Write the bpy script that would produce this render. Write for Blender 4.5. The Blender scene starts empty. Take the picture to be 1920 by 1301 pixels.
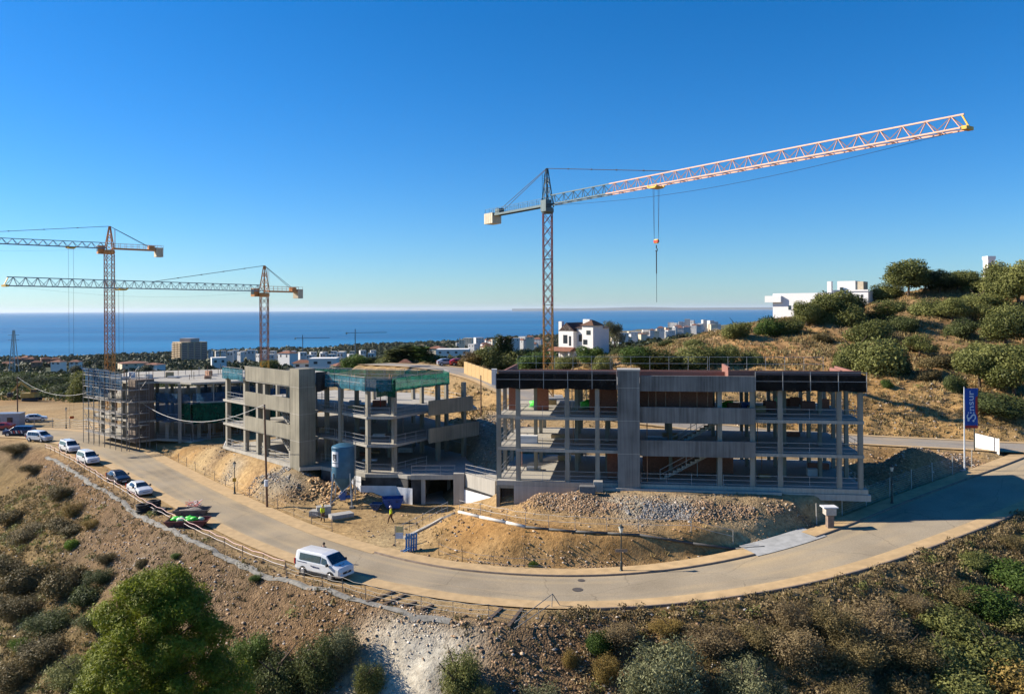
import bpy, bmesh, math, random
import numpy as np
from mathutils import Vector, Matrix
from mathutils.geometry import delaunay_2d_cdt

R = math.radians
random.seed(7)
rng = np.random.default_rng(7)
scene = bpy.context.scene
COL = scene.collection

# ------------------------------------------------------------------ camera
CAMZ, F, HZ, K = 22.0, 1493.0, 580.0, 0.0053      # camera height, focal length (photo px), horizon row, roll
cam_d = bpy.data.cameras.new('camera')
cam = bpy.data.objects.new('camera', cam_d)
COL.objects.link(cam)
cam_d.sensor_width = 36.0
cam_d.lens = 36.0 * F / 1920.0
cam_d.shift_y = -(650.5 - HZ) / 1920.0
cam_d.clip_start = 0.5
cam_d.clip_end = 200000.0
cam.location = (0, 0, CAMZ)
cam.rotation_euler = (Matrix.Rotation(R(90), 3, 'X') @ Matrix.Rotation(-math.atan(K), 3, 'Z')).to_euler()
scene.camera = cam

# ------------------------------------------------------------------ light
SUN_EL, SHADOW_ANG = R(29.0), R(-12.0)             # shadows fall to the right and a little towards the camera
to_sun = Vector((-math.cos(SHADOW_ANG) * math.cos(SUN_EL), -math.sin(SHADOW_ANG) * math.cos(SUN_EL), math.sin(SUN_EL)))
sun_d = bpy.data.lights.new('sun', 'SUN')
sun_d.energy = 5.0
sun_d.angle = R(0.5)
sun_d.color = (1.0, 0.90, 0.76)
sun = bpy.data.objects.new('sun', sun_d)
COL.objects.link(sun)
sun.rotation_euler = to_sun.to_track_quat('Z', 'Y').to_euler()
sun.location = (-60, 60, 120)
world = bpy.data.worlds.new('World')
scene.world = world
world.use_nodes = True
wn = world.node_tree.nodes
wl = world.node_tree.links
wn.clear()
wo = wn.new('ShaderNodeOutputWorld')
wb = wn.new('ShaderNodeBackground')
ws = wn.new('ShaderNodeTexSky')
ws.sky_type = 'NISHITA'
ws.sun_disc = False
ws.sun_elevation = SUN_EL
ws.sun_rotation = math.atan2(to_sun.x, to_sun.y)
ws.altitude = 100
ws.air_density = 1.0
ws.dust_density = 0.2
ws.ozone_density = 3.0
wb.inputs['Strength'].default_value = 0.068
whs = wn.new('ShaderNodeHueSaturation'); whs.inputs['Saturation'].default_value = 1.19      # clear deep-blue Mediterranean air, whole sky alike
wtn = wn.new('ShaderNodeMix'); wtn.data_type = 'RGBA'; wtn.blend_type = 'MULTIPLY'; wtn.inputs['Factor'].default_value = 1.0
wtn.inputs['B'].default_value = (.63, .87, 1.17, 1)
wl.new(ws.outputs[0], wtn.inputs['A']); wl.new(wtn.outputs['Result'], whs.inputs['Color']); wl.new(whs.outputs[0], wb.inputs[0])
wl.new(wb.outputs[0], wo.inputs[0])
vs = scene.view_settings
vs.view_transform = 'Standard'
vs.look = 'None'
vs.gamma = 1.0
vs.exposure = 0.93
vs.use_curve_mapping = False
scene.render.engine = 'CYCLES'
scene.cycles.max_bounces = 6
scene.cycles.diffuse_bounces = 2
scene.cycles.transparent_max_bounces = 12

# ------------------------------------------------------------------ photo pixel -> place
def ray(px, py):
    dx, dy = (px - 960.0) / F, (py - HZ) / F
    return dx - K * dy, dy + K * dx
def G(px, py, z=0.0):                              # point seen at a pixel, standing on ground of height z
    a, b = ray(px, py)
    D = (CAMZ - z) / b
    return Vector((a * D, D, z))
def A(px, py, D):                                  # point seen at a pixel, at distance D
    a, b = ray(px, py)
    return Vector((a * D, D, CAMZ - b * D))

# ------------------------------------------------------------------ helpers
def tag(o, label=None, cat=None, group=None, kind=None):
    if label: o['label'] = label
    if cat: o['category'] = cat
    if group: o['group'] = group
    if kind: o['kind'] = kind
    return o
def empty(name, loc=(0, 0, 0), rz=0.0, label=None, cat=None, group=None):
    o = bpy.data.objects.new(name, None)
    o.empty_display_size = 0.3
    COL.objects.link(o)
    o.location = loc
    o.rotation_euler = (0, 0, rz)
    return tag(o, label, cat, group)
def link(name, me, mat, parent=None, smooth=False):
    o = bpy.data.objects.new(name, me)
    COL.objects.link(o)
    if mat is not None and not me.materials:
        me.materials.append(mat)
    if smooth:
        me.polygons.foreach_set('use_smooth', np.ones(len(me.polygons), dtype=bool))
    if parent is not None:
        o.parent = parent
    return o
def copy_tree(o, parent=None):
    c = o.copy()
    COL.objects.link(c)
    c.parent = parent
    for ch in list(o.children):
        copy_tree(ch, c)
    return c
def np_mesh(name, verts, faces, cols=None, cname='tint'):
    """verts (n,3), faces (m,k) all of one size k; cols (n,4) per vertex"""
    me = bpy.data.meshes.new(name)
    verts = np.asarray(verts, dtype=np.float32)
    faces = np.asarray(faces, dtype=np.int32)
    m, k = faces.shape
    me.vertices.add(len(verts))
    me.vertices.foreach_set('co', verts.ravel())
    me.loops.add(m * k)
    me.loops.foreach_set('vertex_index', faces.ravel())
    me.polygons.add(m)
    me.polygons.foreach_set('loop_start', np.arange(0, m * k, k, dtype=np.int32))
    me.update(calc_edges=True)
    if cols is not None:
        ca = me.color_attributes.new(cname, 'FLOAT_COLOR', 'POINT')
        ca.data.foreach_set('color', np.asarray(cols, dtype=np.float32).ravel())
    return me
class MB:
    """collects simple solids; build() links them as one mesh object"""
    def __init__(s): s.v, s.f = [], []
    def add(s, vs_, fs):
        n = len(s.v)
        s.v += [tuple(p) for p in vs_]
        s.f += [tuple(i + n for i in f) for f in fs]
        return s
    def box(s, x0, y0, z0, x1, y1, z1):
        return s.add([(x0,y0,z0),(x1,y0,z0),(x1,y1,z0),(x0,y1,z0),(x0,y0,z1),(x1,y0,z1),(x1,y1,z1),(x0,y1,z1)],
                     [(3,2,1,0),(4,5,6,7),(0,1,5,4),(1,2,6,5),(2,3,7,6),(3,0,4,7)])
    def bar(s, a, b, w, h=None, up=(0,0,1)):
        a, b = Vector(a), Vector(b)
        h = w if h is None else h
        d = (b - a)
        if d.length < 1e-6: return s
        d.normalize()
        u = Vector(up)
        if abs(d.dot(u)) > .98: u = Vector((1, 0, 0))
        x = d.cross(u).normalized() * w / 2
        y = x.cross(d).normalized() * h / 2
        ps = [a-x-y, a+x-y, a+x+y, a-x+y, b-x-y, b+x-y, b+x+y, b-x+y]
        return s.add(ps, [(3,2,1,0),(4,5,6,7),(0,1,5,4),(1,2,6,5),(2,3,7,6),(3,0,4,7)])
    def tube(s, a, b, r0, r1=None, n=8, cap=True):
        a, b = Vector(a), Vector(b)
        r1 = r0 if r1 is None else r1
        d = (b - a).normalized()
        u = Vector((0,0,1)) if abs(d.z) < .98 else Vector((1,0,0))
        x = d.cross(u).normalized(); y = x.cross(d).normalized()
        ps = []
        for c, r in ((a, r0), (b, r1)):
            ps += [c + (x * math.cos(2*math.pi*i/n) + y * math.sin(2*math.pi*i/n)) * r for i in range(n)]
        fs = [(i, (i+1) % n, n + (i+1) % n, n + i) for i in range(n)]
        if cap: fs += [tuple(range(n-1, -1, -1)), tuple(range(n, 2*n))]
        return s.add(ps, fs)
    def path(s, pts, r, n=6):
        for p, q in zip(pts[:-1], pts[1:]): s.tube(p, q, r, n=n)
        return s
    def lathe(s, prof, n=16, c=(0,0,0)):
        ps = []
        for (r, z) in prof:
            ps += [(c[0] + r*math.cos(2*math.pi*i/n), c[1] + r*math.sin(2*math.pi*i/n), c[2] + z) for i in range(n)]
        fs = []
        for j in range(len(prof)-1):
            fs += [(j*n+i, j*n+(i+1) % n, (j+1)*n+(i+1) % n, (j+1)*n+i) for i in range(n)]
        fs += [tuple(range(n-1, -1, -1)), tuple(range((len(prof)-1)*n, len(prof)*n))]
        return s.add(ps, fs)
    def prism(s, poly, z0, z1):
        n = len(poly)
        ar = sum(poly[i][0]*poly[(i+1) % n][1] - poly[(i+1) % n][0]*poly[i][1] for i in range(n))
        if ar < 0: poly = poly[::-1]
        ps = [(p[0], p[1], z0) for p in poly] + [(p[0], p[1], z1) for p in poly]
        return s.add(ps, [tuple(range(n-1, -1, -1)), tuple(range(n, 2*n))] + [(i, (i+1) % n, n+(i+1) % n, n+i) for i in range(n)])
    def quad(s, a, b, c, d): return s.add([a, b, c, d], [(0,1,2,3)])
    def mesh(s, name):
        me = bpy.data.meshes.new(name)
        me.from_pydata(s.v, [], s.f)
        me.update()
        return me
    def build(s, name, mat, parent=None, smooth=False):
        return link(name, s.mesh(name), mat, parent, smooth)
def bevel(o, w=0.03, seg=2):
    m = o.modifiers.new('bevel', 'BEVEL'); m.width = w; m.segments = seg; m.limit_method = 'ANGLE'
    return o

# value noise on arrays
def vnoise(x, y, seed=0):
    xi, yi = np.floor(x).astype(np.int64), np.floor(y).astype(np.int64)
    fx, fy = x - xi, y - yi
    fx, fy = fx*fx*(3-2*fx), fy*fy*(3-2*fy)
    def h(a, b):
        n = (a * 374761393 + b * 668265263 + seed * 974711) & 0xffffffff
        n = ((n ^ (n >> 13)) * 1274126177) & 0xffffffff
        return ((n ^ (n >> 16)) & 0xffff) / 65535.0
    return (h(xi, yi)*(1-fx) + h(xi+1, yi)*fx)*(1-fy) + (h(xi, yi+1)*(1-fx) + h(xi+1, yi+1)*fx)*fy
def fbm(x, y, seed=0, oct=4, lac=2.1, gain=.5):
    s, a, t = 0, 1.0, 0
    for i in range(oct):
        s = s + a * (vnoise(x, y, seed+i*17) - .5); t += a
        x, y, a = x*lac + 13.1, y*lac + 7.7, a*gain
    return s / t * 2

# ------------------------------------------------------------------ materials
MATS = {}
def nmat(name):
    m = bpy.data.materials.new(name); m.use_nodes = True
    nt = m.node_tree
    return m, nt, nt.nodes, nt.links, nt.nodes['Principled BSDF']
def mat(name, col, rough=.6, metal=0.0, var=.12, scale=3.0, bump=0.0, bscale=30.0, stretch=None, spec=.4, col2=None, coat=0):
    """procedural paint-like or mineral material: noise-varied base colour, optional bump"""
    if name in MATS: return MATS[name]
    m, nt, N, L, b = nmat(name)
    tc = N.new('ShaderNodeTexCoord'); mp = N.new('ShaderNodeMapping')
    L.new(tc.outputs['Object'], mp.inputs['Vector'])
    if stretch: mp.inputs['Scale'].default_value = stretch
    nz = N.new('ShaderNodeTexNoise'); nz.inputs['Scale'].default_value = scale; nz.inputs['Detail'].default_value = 6
    L.new(mp.outputs[0], nz.inputs['Vector'])
    rp = N.new('ShaderNodeValToRGB')
    c2 = col2 or tuple(min(1, c*(1+var)) for c in col)
    c1 = tuple(c*(1-var) for c in col)
    rp.color_ramp.elements[0].position = .3; rp.color_ramp.elements[1].position = .7
    rp.color_ramp.elements[0].color = (*c1, 1); rp.color_ramp.elements[1].color = (*c2, 1)
    L.new(nz.outputs[0], rp.inputs[0])
    L.new(rp.outputs[0], b.inputs['Base Color'])
    b.inputs['Roughness'].default_value = rough
    b.inputs['Metallic'].default_value = metal
    b.inputs['Specular IOR Level'].default_value = spec
    if coat: b.inputs['Coat Weight'].default_value = coat; b.inputs['Coat Roughness'].default_value = .05
    if bump:
        n2 = N.new('ShaderNodeTexNoise'); n2.inputs['Scale'].default_value = bscale; n2.inputs['Detail'].default_value = 5
        bp = N.new('ShaderNodeBump'); bp.inputs['Strength'].default_value = bump; bp.inputs['Distance'].default_value = .05
        L.new(tc.outputs['Object'], n2.inputs['Vector']); L.new(n2.outputs[0], bp.inputs['Height']); L.new(bp.outputs[0], b.inputs['Normal'])
    MATS[name] = m
    return m
def concrete(name, col, streak=.25):
    """board-marked concrete: vertical streaks over broad stains"""
    if name in MATS: return MATS[name]
    m, nt, N, L, b = nmat(name)
    g = N.new('ShaderNodeNewGeometry')
    mp = N.new('ShaderNodeMapping'); mp.inputs['Scale'].default_value = (3.2, 3.2, .12)
    L.new(g.outputs['Position'], mp.inputs['Vector'])
    n1 = N.new('ShaderNodeTexNoise'); n1.inputs['Scale'].default_value = 1.6; n1.inputs['Detail'].default_value = 5
    L.new(mp.outputs[0], n1.inputs['Vector'])
    n2 = N.new('ShaderNodeTexNoise'); n2.inputs['Scale'].default_value = .35; n2.inputs['Detail'].default_value = 7
    L.new(g.outputs['Position'], n2.inputs['Vector'])
    mx = N.new('ShaderNodeMix'); mx.data_type = 'FLOAT'; mx.inputs['Factor'].default_value = .5
    L.new(n1.outputs[0], mx.inputs['A']); L.new(n2.outputs[0], mx.inputs['B'])
    rp = N.new('ShaderNodeValToRGB')
    rp.color_ramp.elements[0].position = .36; rp.color_ramp.elements[1].position = .62
    rp.color_ramp.elements[0].color = (*[c*(1-streak) for c in col], 1)
    rp.color_ramp.elements[1].color = (*[c*(1+streak*.7) for c in col], 1)
    L.new(mx.outputs['Result'], rp.inputs[0]); L.new(rp.outputs[0], b.inputs['Base Color'])
    b.inputs['Roughness'].default_value = .85; b.inputs['Specular IOR Level'].default_value = .25
    bp = N.new('ShaderNodeBump'); bp.inputs['Strength'].default_value = .25; bp.inputs['Distance'].default_value = .03
    L.new(n1.outputs[0], bp.inputs['Height']); L.new(bp.outputs[0], b.inputs['Normal'])
    MATS[name] = m
    return m
def leafmat(name, c_dark, c_light, transl=.25, rough=.6):
    """foliage: colour drawn per leaf from a vertex colour, shifted a little per plant"""
    m, nt, N, L, b = nmat(name)
    at = N.new('ShaderNodeAttribute'); at.attribute_name = 'tint'
    oi = N.new('ShaderNodeObjectInfo')
    ad = N.new('ShaderNodeMath'); ad.operation = 'MULTIPLY_ADD'; ad.inputs[1].default_value = .35; ad.inputs[2].default_value = -.17
    L.new(oi.outputs['Random'], ad.inputs[0])
    a2 = N.new('ShaderNodeMath'); a2.operation = 'ADD'
    L.new(at.outputs['Fac'], a2.inputs[0]); L.new(ad.outputs[0], a2.inputs[1])
    rp = N.new('ShaderNodeValToRGB')
    rp.color_ramp.elements[0].position = .1; rp.color_ramp.elements[1].position = .9
    rp.color_ramp.elements[0].color = (*c_dark, 1); rp.color_ramp.elements[1].color = (*c_light, 1)
    L.new(a2.outputs[0], rp.inputs[0])
    L.new(rp.outputs[0], b.inputs['Base Color'])
    b.inputs['Roughness'].default_value = rough; b.inputs['Specular IOR Level'].default_value = .2
    tr = N.new('ShaderNodeBsdfTranslucent'); L.new(rp.outputs[0], tr.inputs[0])
    ms = N.new('ShaderNodeMixShader'); ms.inputs[0].default_value = transl
    L.new(b.outputs[0], ms.inputs[1]); L.new(tr.outputs[0], ms.inputs[2])
    L.new(ms.outputs[0], N['Material Output'].inputs['Surface'])
    MATS[name] = m
    return m
def netmat(name, col, alpha):
    m, nt, N, L, b = nmat(name)
    b.inputs['Roughness'].default_value = .8; b.inputs['Specular IOR Level'].default_value = .1
    tc = N.new('ShaderNodeTexCoord'); nz = N.new('ShaderNodeTexNoise'); nz.inputs['Scale'].default_value = 1.3; nz.inputs['Detail'].default_value = 6
    L.new(tc.outputs['Object'], nz.inputs['Vector'])
    rp = N.new('ShaderNodeValToRGB'); rp.color_ramp.elements[0].position = .3; rp.color_ramp.elements[1].position = .7
    rp.color_ramp.elements[0].color = (*[c*.6 for c in col], 1); rp.color_ramp.elements[1].color = (*[min(1, c*1.35) for c in col], 1)
    L.new(nz.outputs[0], rp.inputs[0]); L.new(rp.outputs[0], b.inputs['Base Color'])
    tr = N.new('ShaderNodeBsdfTransparent'); ms = N.new('ShaderNodeMixShader'); ms.inputs[0].default_value = alpha
    tl = N.new('ShaderNodeBsdfTranslucent'); L.new(rp.outputs[0], tl.inputs[0])
    m2 = N.new('ShaderNodeMixShader'); m2.inputs[0].default_value = .35
    L.new(b.outputs[0], m2.inputs[1]); L.new(tl.outputs[0], m2.inputs[2])
    L.new(tr.outputs[0], ms.inputs[1]); L.new(m2.outputs[0], ms.inputs[2])
    L.new(ms.outputs[0], N['Material Output'].inputs['Surface'])
    MATS[name] = m
    return m
def glass(name='window_glass', col=(.02, .03, .04)):
    if name in MATS: return MATS[name]
    return mat(name, col, rough=.06, var=.3, spec=.8)
# ================================================================== SETTING: ground, roads, sea
def smooth_poly(pts, step=1.0, it=3):
    P = np.array([tuple(p) for p in pts], dtype=float)
    d = np.r_[0, np.cumsum(np.linalg.norm(np.diff(P[:, :2], axis=0), axis=1))]
    n = max(4, int(d[-1] / step))
    t = np.linspace(0, d[-1], n)
    Q = np.stack([np.interp(t, d, P[:, i]) for i in range(3)], 1)
    for _ in range(it * 6):
        Q[1:-1] = (Q[:-2] + 2*Q[1:-1] + Q[2:]) / 4
    return Q
INN = [(-260,797,0),(-120,799,0),(0,800,0),(80,802,0),(150,806,0),(200,814,0),(240,830,0),(290,858,0),(330,880,0),(400,917,0),(480,955,0),(560,992,0),
       (640,1020,0),(700,1041,0),(760,1058,0),(830,1070,0),(900,1077,0),(1000,1083,0),(1100,1085,.1),(1165,1083,.2),(1250,1076,.5),(1350,1059,1.0),
       (1470,1031,1.6),(1560,1000,2.05),(1640,968,2.5),(1720,935,3.0),(1800,904,3.6),(1860,882,4.1),(1900,866,4.5),(1930,853,4.8)]
OUT = [(-260,815,0),(-120,817,0),(0,819,0),(60,821,0),(97,824,0),(150,838,0),(190,858,0),(233,880,0),(293,914,0),(334,942,0),(378,962,0),(410,980,0),(450,1002,0),
       (500,1022,0),(560,1045,0),(640,1070,0),(707,1087,0),(780,1106,0),(860,1120,0),(950,1131,0),(1040,1135,0),(1141,1132,.1),(1250,1125,.4),
       (1400,1105,.9),(1500,1087,1.3),(1600,1060,1.7),(1711,1020,2.2),(1800,987,2.8),(1920,938,3.5),(2000,905,4.0),(2080,873,4.6)]
PI_, PO_ = smooth_poly([G(*p) for p in INN]), smooth_poly([G(*p) for p in OUT])
mid, hw = [], []
for p in PI_:
    j = np.argmin(((PO_[:, :2] - p[:2])**2).sum(1)); mid.append((p + PO_[j]) / 2); hw.append(np.linalg.norm(PO_[j][:2] - p[:2]) / 2)
mid, hw = np.array(mid), np.array(hw)
for _ in range(30):
    mid[1:-1] = (mid[:-2] + 2*mid[1:-1] + mid[2:]) / 4; hw[1:-1] = (hw[:-2] + 2*hw[1:-1] + hw[2:]) / 4
hw = np.clip(hw, 2.5, 4.0)
class Strip:                                       # a road: centre line, half widths, inner side = left of travel
    def __init__(s, mid, hw):
        s.mid, s.hw = mid, hw
        t = np.gradient(mid[:, :2], axis=0); t /= np.linalg.norm(t, axis=1)[:, None]
        s.t = t; s.n = np.stack([-t[:, 1], t[:, 0]], 1)
    def at(s, i, off, dz=0): return (s.mid[i, 0] + s.n[i, 0]*off, s.mid[i, 1] + s.n[i, 1]*off, s.mid[i, 2] + dz)
    def query(s, x, y):
        d2 = np.full(x.shape, 1e18); idx = np.zeros(x.shape, dtype=int)
        for i in range(len(s.mid)):
            d = (x - s.mid[i, 0])**2 + (y - s.mid[i, 1])**2
            m = d < d2; d2[m] = d[m]; idx[m] = i
        off = (x - s.mid[idx, 0])*s.n[idx, 0] + (y - s.mid[idx, 1])*s.n[idx, 1]
        return idx, off, np.sqrt(d2)
    def strip(s, offs, dz, i0=0, i1=None, name='road', m=None, wob=0):
        """sheet along the road; offs = list of functions/constants of station index"""
        i1 = len(s.mid) if i1 is None else i1
        V, Fc, k = [], [], len(offs)
        for i in range(i0, i1):
            for j, o in enumerate(offs):
                ov = o(i) if callable(o) else o
                V.append(s.at(i, ov, dz[j] if isinstance(dz, (list, tuple)) else dz))
        for i in range(i1 - i0 - 1):
            for j in range(k - 1):
                a = i*k + j; Fc.append((a, a+1, a+k+1, a+k))
        me = bpy.data.meshes.new(name); me.from_pydata(V, [], [f[::-1] for f in Fc]); me.update()
        return link(name, me, m)
road1 = Strip(mid, hw)
UP = [(2250,838,4.9),(2080,842,4.9),(1920,840,4.9),(1760,831,5.0),(1620,825,5.2),(1430,812,5.8),(1200,787,7.0),(1040,762,8.1),(960,727,9.2),(930,713,9.6),(880,700,10.0),(850,692,10.2),(790,686,10.2),(700,682,9.5)]
upm = smooth_poly([G(*p) for p in UP])
road2 = Strip(upm, np.full(len(upm), 3.2))
NS = len(mid)

# zones: colour, relief amplitude, dry grass density, stone density, shrub density
ZN = {'dirt':  ((.34,.235,.125), .07, .03, .06, 0), 'sand': ((.38,.265,.14), .03, 0, .02, 0), 'ochre': ((.30,.175,.072), .2, .10, .22, 0),
      'rubble': ((.25,.165,.095), .38, .02, 1.0, 0), 'grey': ((.27,.25,.22), .34, 0, 1.0, 0), 'white': ((.47,.425,.36), .5, 0, .12, 0),
      'scrub': ((.175,.125,.062), .35, 1.0, .2, 1.0), 'stony': ((.172,.112,.066), .34, .25, .9, .22), 'hill': ((.31,.185,.088), .6, .9, .12, .35),
      'cut':   ((.33,.205,.088), .6, .45, .25, .05), 'dark': ((.15,.112,.06), .5, .9, .2, 1.0), 'plain': ((.075,.085,.045), 1.2, 0, 0, 0),
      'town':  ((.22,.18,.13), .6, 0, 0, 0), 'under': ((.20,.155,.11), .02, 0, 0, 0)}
CP = []
def cp(p, zone): CP.append((p[0], p[1], p[2], zone))
def cps(lst, zone):
    for a in lst: cp(G(*a), zone)
def cpa(lst, zone):
    for a in lst: cp(A(*a), zone)
# outside of the bend: shoulder, then a bank falling into the gully
def shoulder(x): return float(np.interp(x, [-80, -50, -26, -14, 0.5, 2.5, 4.5, 80], [5.5, 5.6, 4.6, 4.2, 5.3, 5.0, 1.5, 1.5]))
for i in range(0, NS, 3):
    x = mid[i, 0]; h = hw[i]; sh = shoulder(road1.at(i, -h)[0])
    left = x < 3.5
    cp(road1.at(i, -h - .9, -.03), 'sand')
    if left and sh > 3: cp(road1.at(i, -h - sh*.7, -.02), 'dirt')
    cp(road1.at(i, -h - sh, -.05), 'stony' if left else 'scrub')
    prof = ((1.2,-.9),(4,-3.0),(9,-6.3),(16,-10.2),(27,-13.5)) if left else ((.8,-.35),(4,-1.7),(9,-4.6),(16,-8.8),(27,-12.5))
    for o, dz in prof[:3] if i % 6 else prof:
        px_ = road1.at(i, -h - sh - o, 0)
        if left:
            zone = 'stony' if o < (6 if x < -22 else 13) else 'scrub'
            if x < -40 and o > 3: zone = 'scrub'
            if -9 < x < .5: zone = 'white' if -5.6 < x < -1.9 else 'stony'
        else:
            zone = 'scrub' if o < 6 else 'dark'
            if x < 9: zone = 'stony'
        cp((px_[0], px_[1], mid[i, 2] + dz), zone)
    cp(road1.at(i, h + .7, .05), 'sand')
    cp(road1.at(i, h + 1.7, .10), 'sand')
for q in ((-160,-60),(0,-60),(160,-60),(-60,10),(0,12),(60,10),(-25,28),(25,28),(0,34)): cp((q[0], q[1], -15), 'scrub')
for q in ((110,60,-4),(110,100,6),(90,75,0)): cp(q, 'scrub')
for q in ((-170,60,-22),(-170,110,-14),(-110,70,-19)): cp(q, 'scrub')
# embankment in front of the right-hand building
cps([(865,960,2.4),(900,974,2.5),(950,984,2.6),(1000,992,2.6),(1060,998,2.6),(1120,1001,2.6),(1200,1004,2.6),(1300,1005,2.6),(1380,1008,2.4),(1430,1016,2.1)], 'ochre')
cps([(830,985,1.3),(880,1010,1.3),(950,1030,1.3),(1050,1036,1.4),(1150,1040,1.4),(1250,1036,1.5),(1350,1026,1.7)], 'ochre')
cps([(890,956,2.55),(960,962,2.8),(1000,968,2.9),(1100,983,2.85),(1250,990,2.85),(1350,990,2.8),(1450,1000,2.2),(1500,985,2.4)], 'sand')
cps([(985,960,2.9),(1050,966,3.0),(1150,977,3.0),(1250,980,3.0),(1350,979,2.95),(1450,976,2.8),(1520,972,2.7)], 'dirt')
cps([(1010,915,4.8),(1060,921,4.6),(1100,926,4.4)], 'rubble')
cps([(1140,937,4.3),(1200,940,4.3),(1270,941,4.3)], 'grey')
cps([(1340,942,4.25),(1420,943,4.2),(1500,945,4.1)], 'rubble')
cps([(985,938,3.6),(1030,942,3.8),(1090,948,3.8),(1145,958,3.6)], 'rubble')
cps([(1190,961,3.6),(1260,962,3.6)], 'grey'); cps([(1310,961,3.6),(1400,960,3.6),(1480,958,3.5)], 'rubble')
for t in np.linspace(8, 35, 8): cp((-1.6 + .9897*t - .1434*.7, 79.6 - .1434*t - .99*.7, 4.45), 'dirt')
for t in (0, 3.5, 7): cp((-1.6 + .9897*t, 79.6 - .1434*t - .7, 1.85 + t*.15), 'dirt')
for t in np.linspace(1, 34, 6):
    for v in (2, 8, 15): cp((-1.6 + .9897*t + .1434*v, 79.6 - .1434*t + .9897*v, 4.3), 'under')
cps([(1560,958,3.4),(1600,945,3.6),(1560,985,2.5),(1620,960,2.75),(1640,925,3.6)], 'dirt')
cps([(1650,905,3.8),(1700,905,3.7),(1750,893,3.8),(1790,880,4.0),(1835,868,4.3)], 'rubble')
cpa([(1690,846,86),(1740,846,87),(1665,862,86),(1780,858,90),(1715,838,87)], 'rubble')
cps([(1640,880,3.6),(1700,862,4.2)], 'ochre'); cps([(1660,848,4.6),(1740,848,4.6),(1810,852,4.6)], 'ochre')
# behind the right-hand building, down to the ramp between the buildings
for q in ((-2,97,5.2),(8,97,5.4),(18,95,5.2),(28,93,4.8),(36,90,4.3),(14,101,6.0),(26,99,5.4),(3,104,6.4),(-5,104,5.0)): cp(q, 'dirt')
cpa([(890,800,104),(900,830,99),(915,845,95)], 'grey')
cps([(905,948,1.9),(870,948,.5),(850,944,.4),(800,944,.3),(790,985,.1),(733,982,0),(700,960,.2),(640,945,.3),(600,958,.1),(570,965,.05),(690,1000,0),(750,1020,0)], 'dirt')
cps([(620,928,.5),(690,934,.5),(760,940,.4),(590,935,.5)], 'dirt')
cpa([(600,905,91.5),(660,905,91.5),(690,912,91.0),(645,897,92.0)], 'rubble')
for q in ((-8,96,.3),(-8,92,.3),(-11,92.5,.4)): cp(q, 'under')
cps([(405,836,2.9),(440,846,3.1),(480,858,3.2),(520,869,3.2),(560,881,3.2),(600,886,3.2)], 'dirt')
cps([(440,872,2.2),(500,892,2.2),(545,905,2.0)], 'grey'); cps([(400,862,1.8),(470,905,1.2),(530,928,1.0),(580,918,1.4)], 'rubble')
cps([(360,850,1.4),(320,850,.8),(380,836,2.0)], 'ochre')
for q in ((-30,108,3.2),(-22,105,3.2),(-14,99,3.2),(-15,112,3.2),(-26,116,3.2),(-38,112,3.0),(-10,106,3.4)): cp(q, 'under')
for q in ((-50,124,1.2),(-42,122,1.8),(-60,128,1.0),(-70,134,.6),(-55,140,1.2),(-40,138,2.0),(-70,148,.4)): cp(q, 'dirt')
for q in ((-20,130,4.5),(-8,122,5.5),(-35,150,2.5),(-15,150,6.5)): cp(q, 'dirt')
# bank and hillside right of the upper road
for i in range(0, len(upm), 4):
    cp(road2.at(i, 3.4, 0), 'sand'); cp(road2.at(i, -3.4, 0), 'sand')
    cp(road2.at(i, -4.5, .15), 'cut'); cp(road2.at(i, 4.4, -.05), 'dirt')
cpa([(2100,735,112),(1900,745,113),(1820,745,112),(1740,738,114),(1660,722,118),(1560,706,122),(1450,700,124),(1350,700,126)], 'cut')
cpa([(2100,700,122),(1900,705,124),(1740,700,126),(1640,690,128),(1500,680,132),(1350,678,134),(1240,682,134)], 'hill')
cpa([(1900,640,148),(1760,650,148),(1640,640,148),(1520,640,148),(1400,650,148),(1300,655,148),(1180,672,150)], 'hill')
cpa([(2100,560,165),(1900,575,168),(1780,585,166),(1680,590,164),(1560,600,162),(1460,610,160),(1380,622,158),(1320,636,156)], 'hill')
cpa([(2150,490,200),(1920,512,192),(1860,522,190),(1790,528,188),(1700,545,184),(1640,566,182),(1560,584,178),(1480,592,174),(1420,606,170),(1360,624,166),(1260,646,166),(1190,662,168)], 'hill')
for q in ((40,300,6),(80,300,14),(120,300,18),(170,260,24),(170,180,24),(150,120,14)): cp(q, 'hill')
cpa([(1085,668,186),(1020,676,180),(960,686,172),(930,698,160),(1130,668,190)], 'hill')
cpa([(905,735,126),(860,730,132),(880,772,114),(850,760,122),(920,760,114)], 'cut')
for q in ((6,240,2),(-20,230,4),(30,240,6),(-30,190,7.5),(-50,190,4),(-60,230,2)): cp(q, 'plain')
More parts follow.
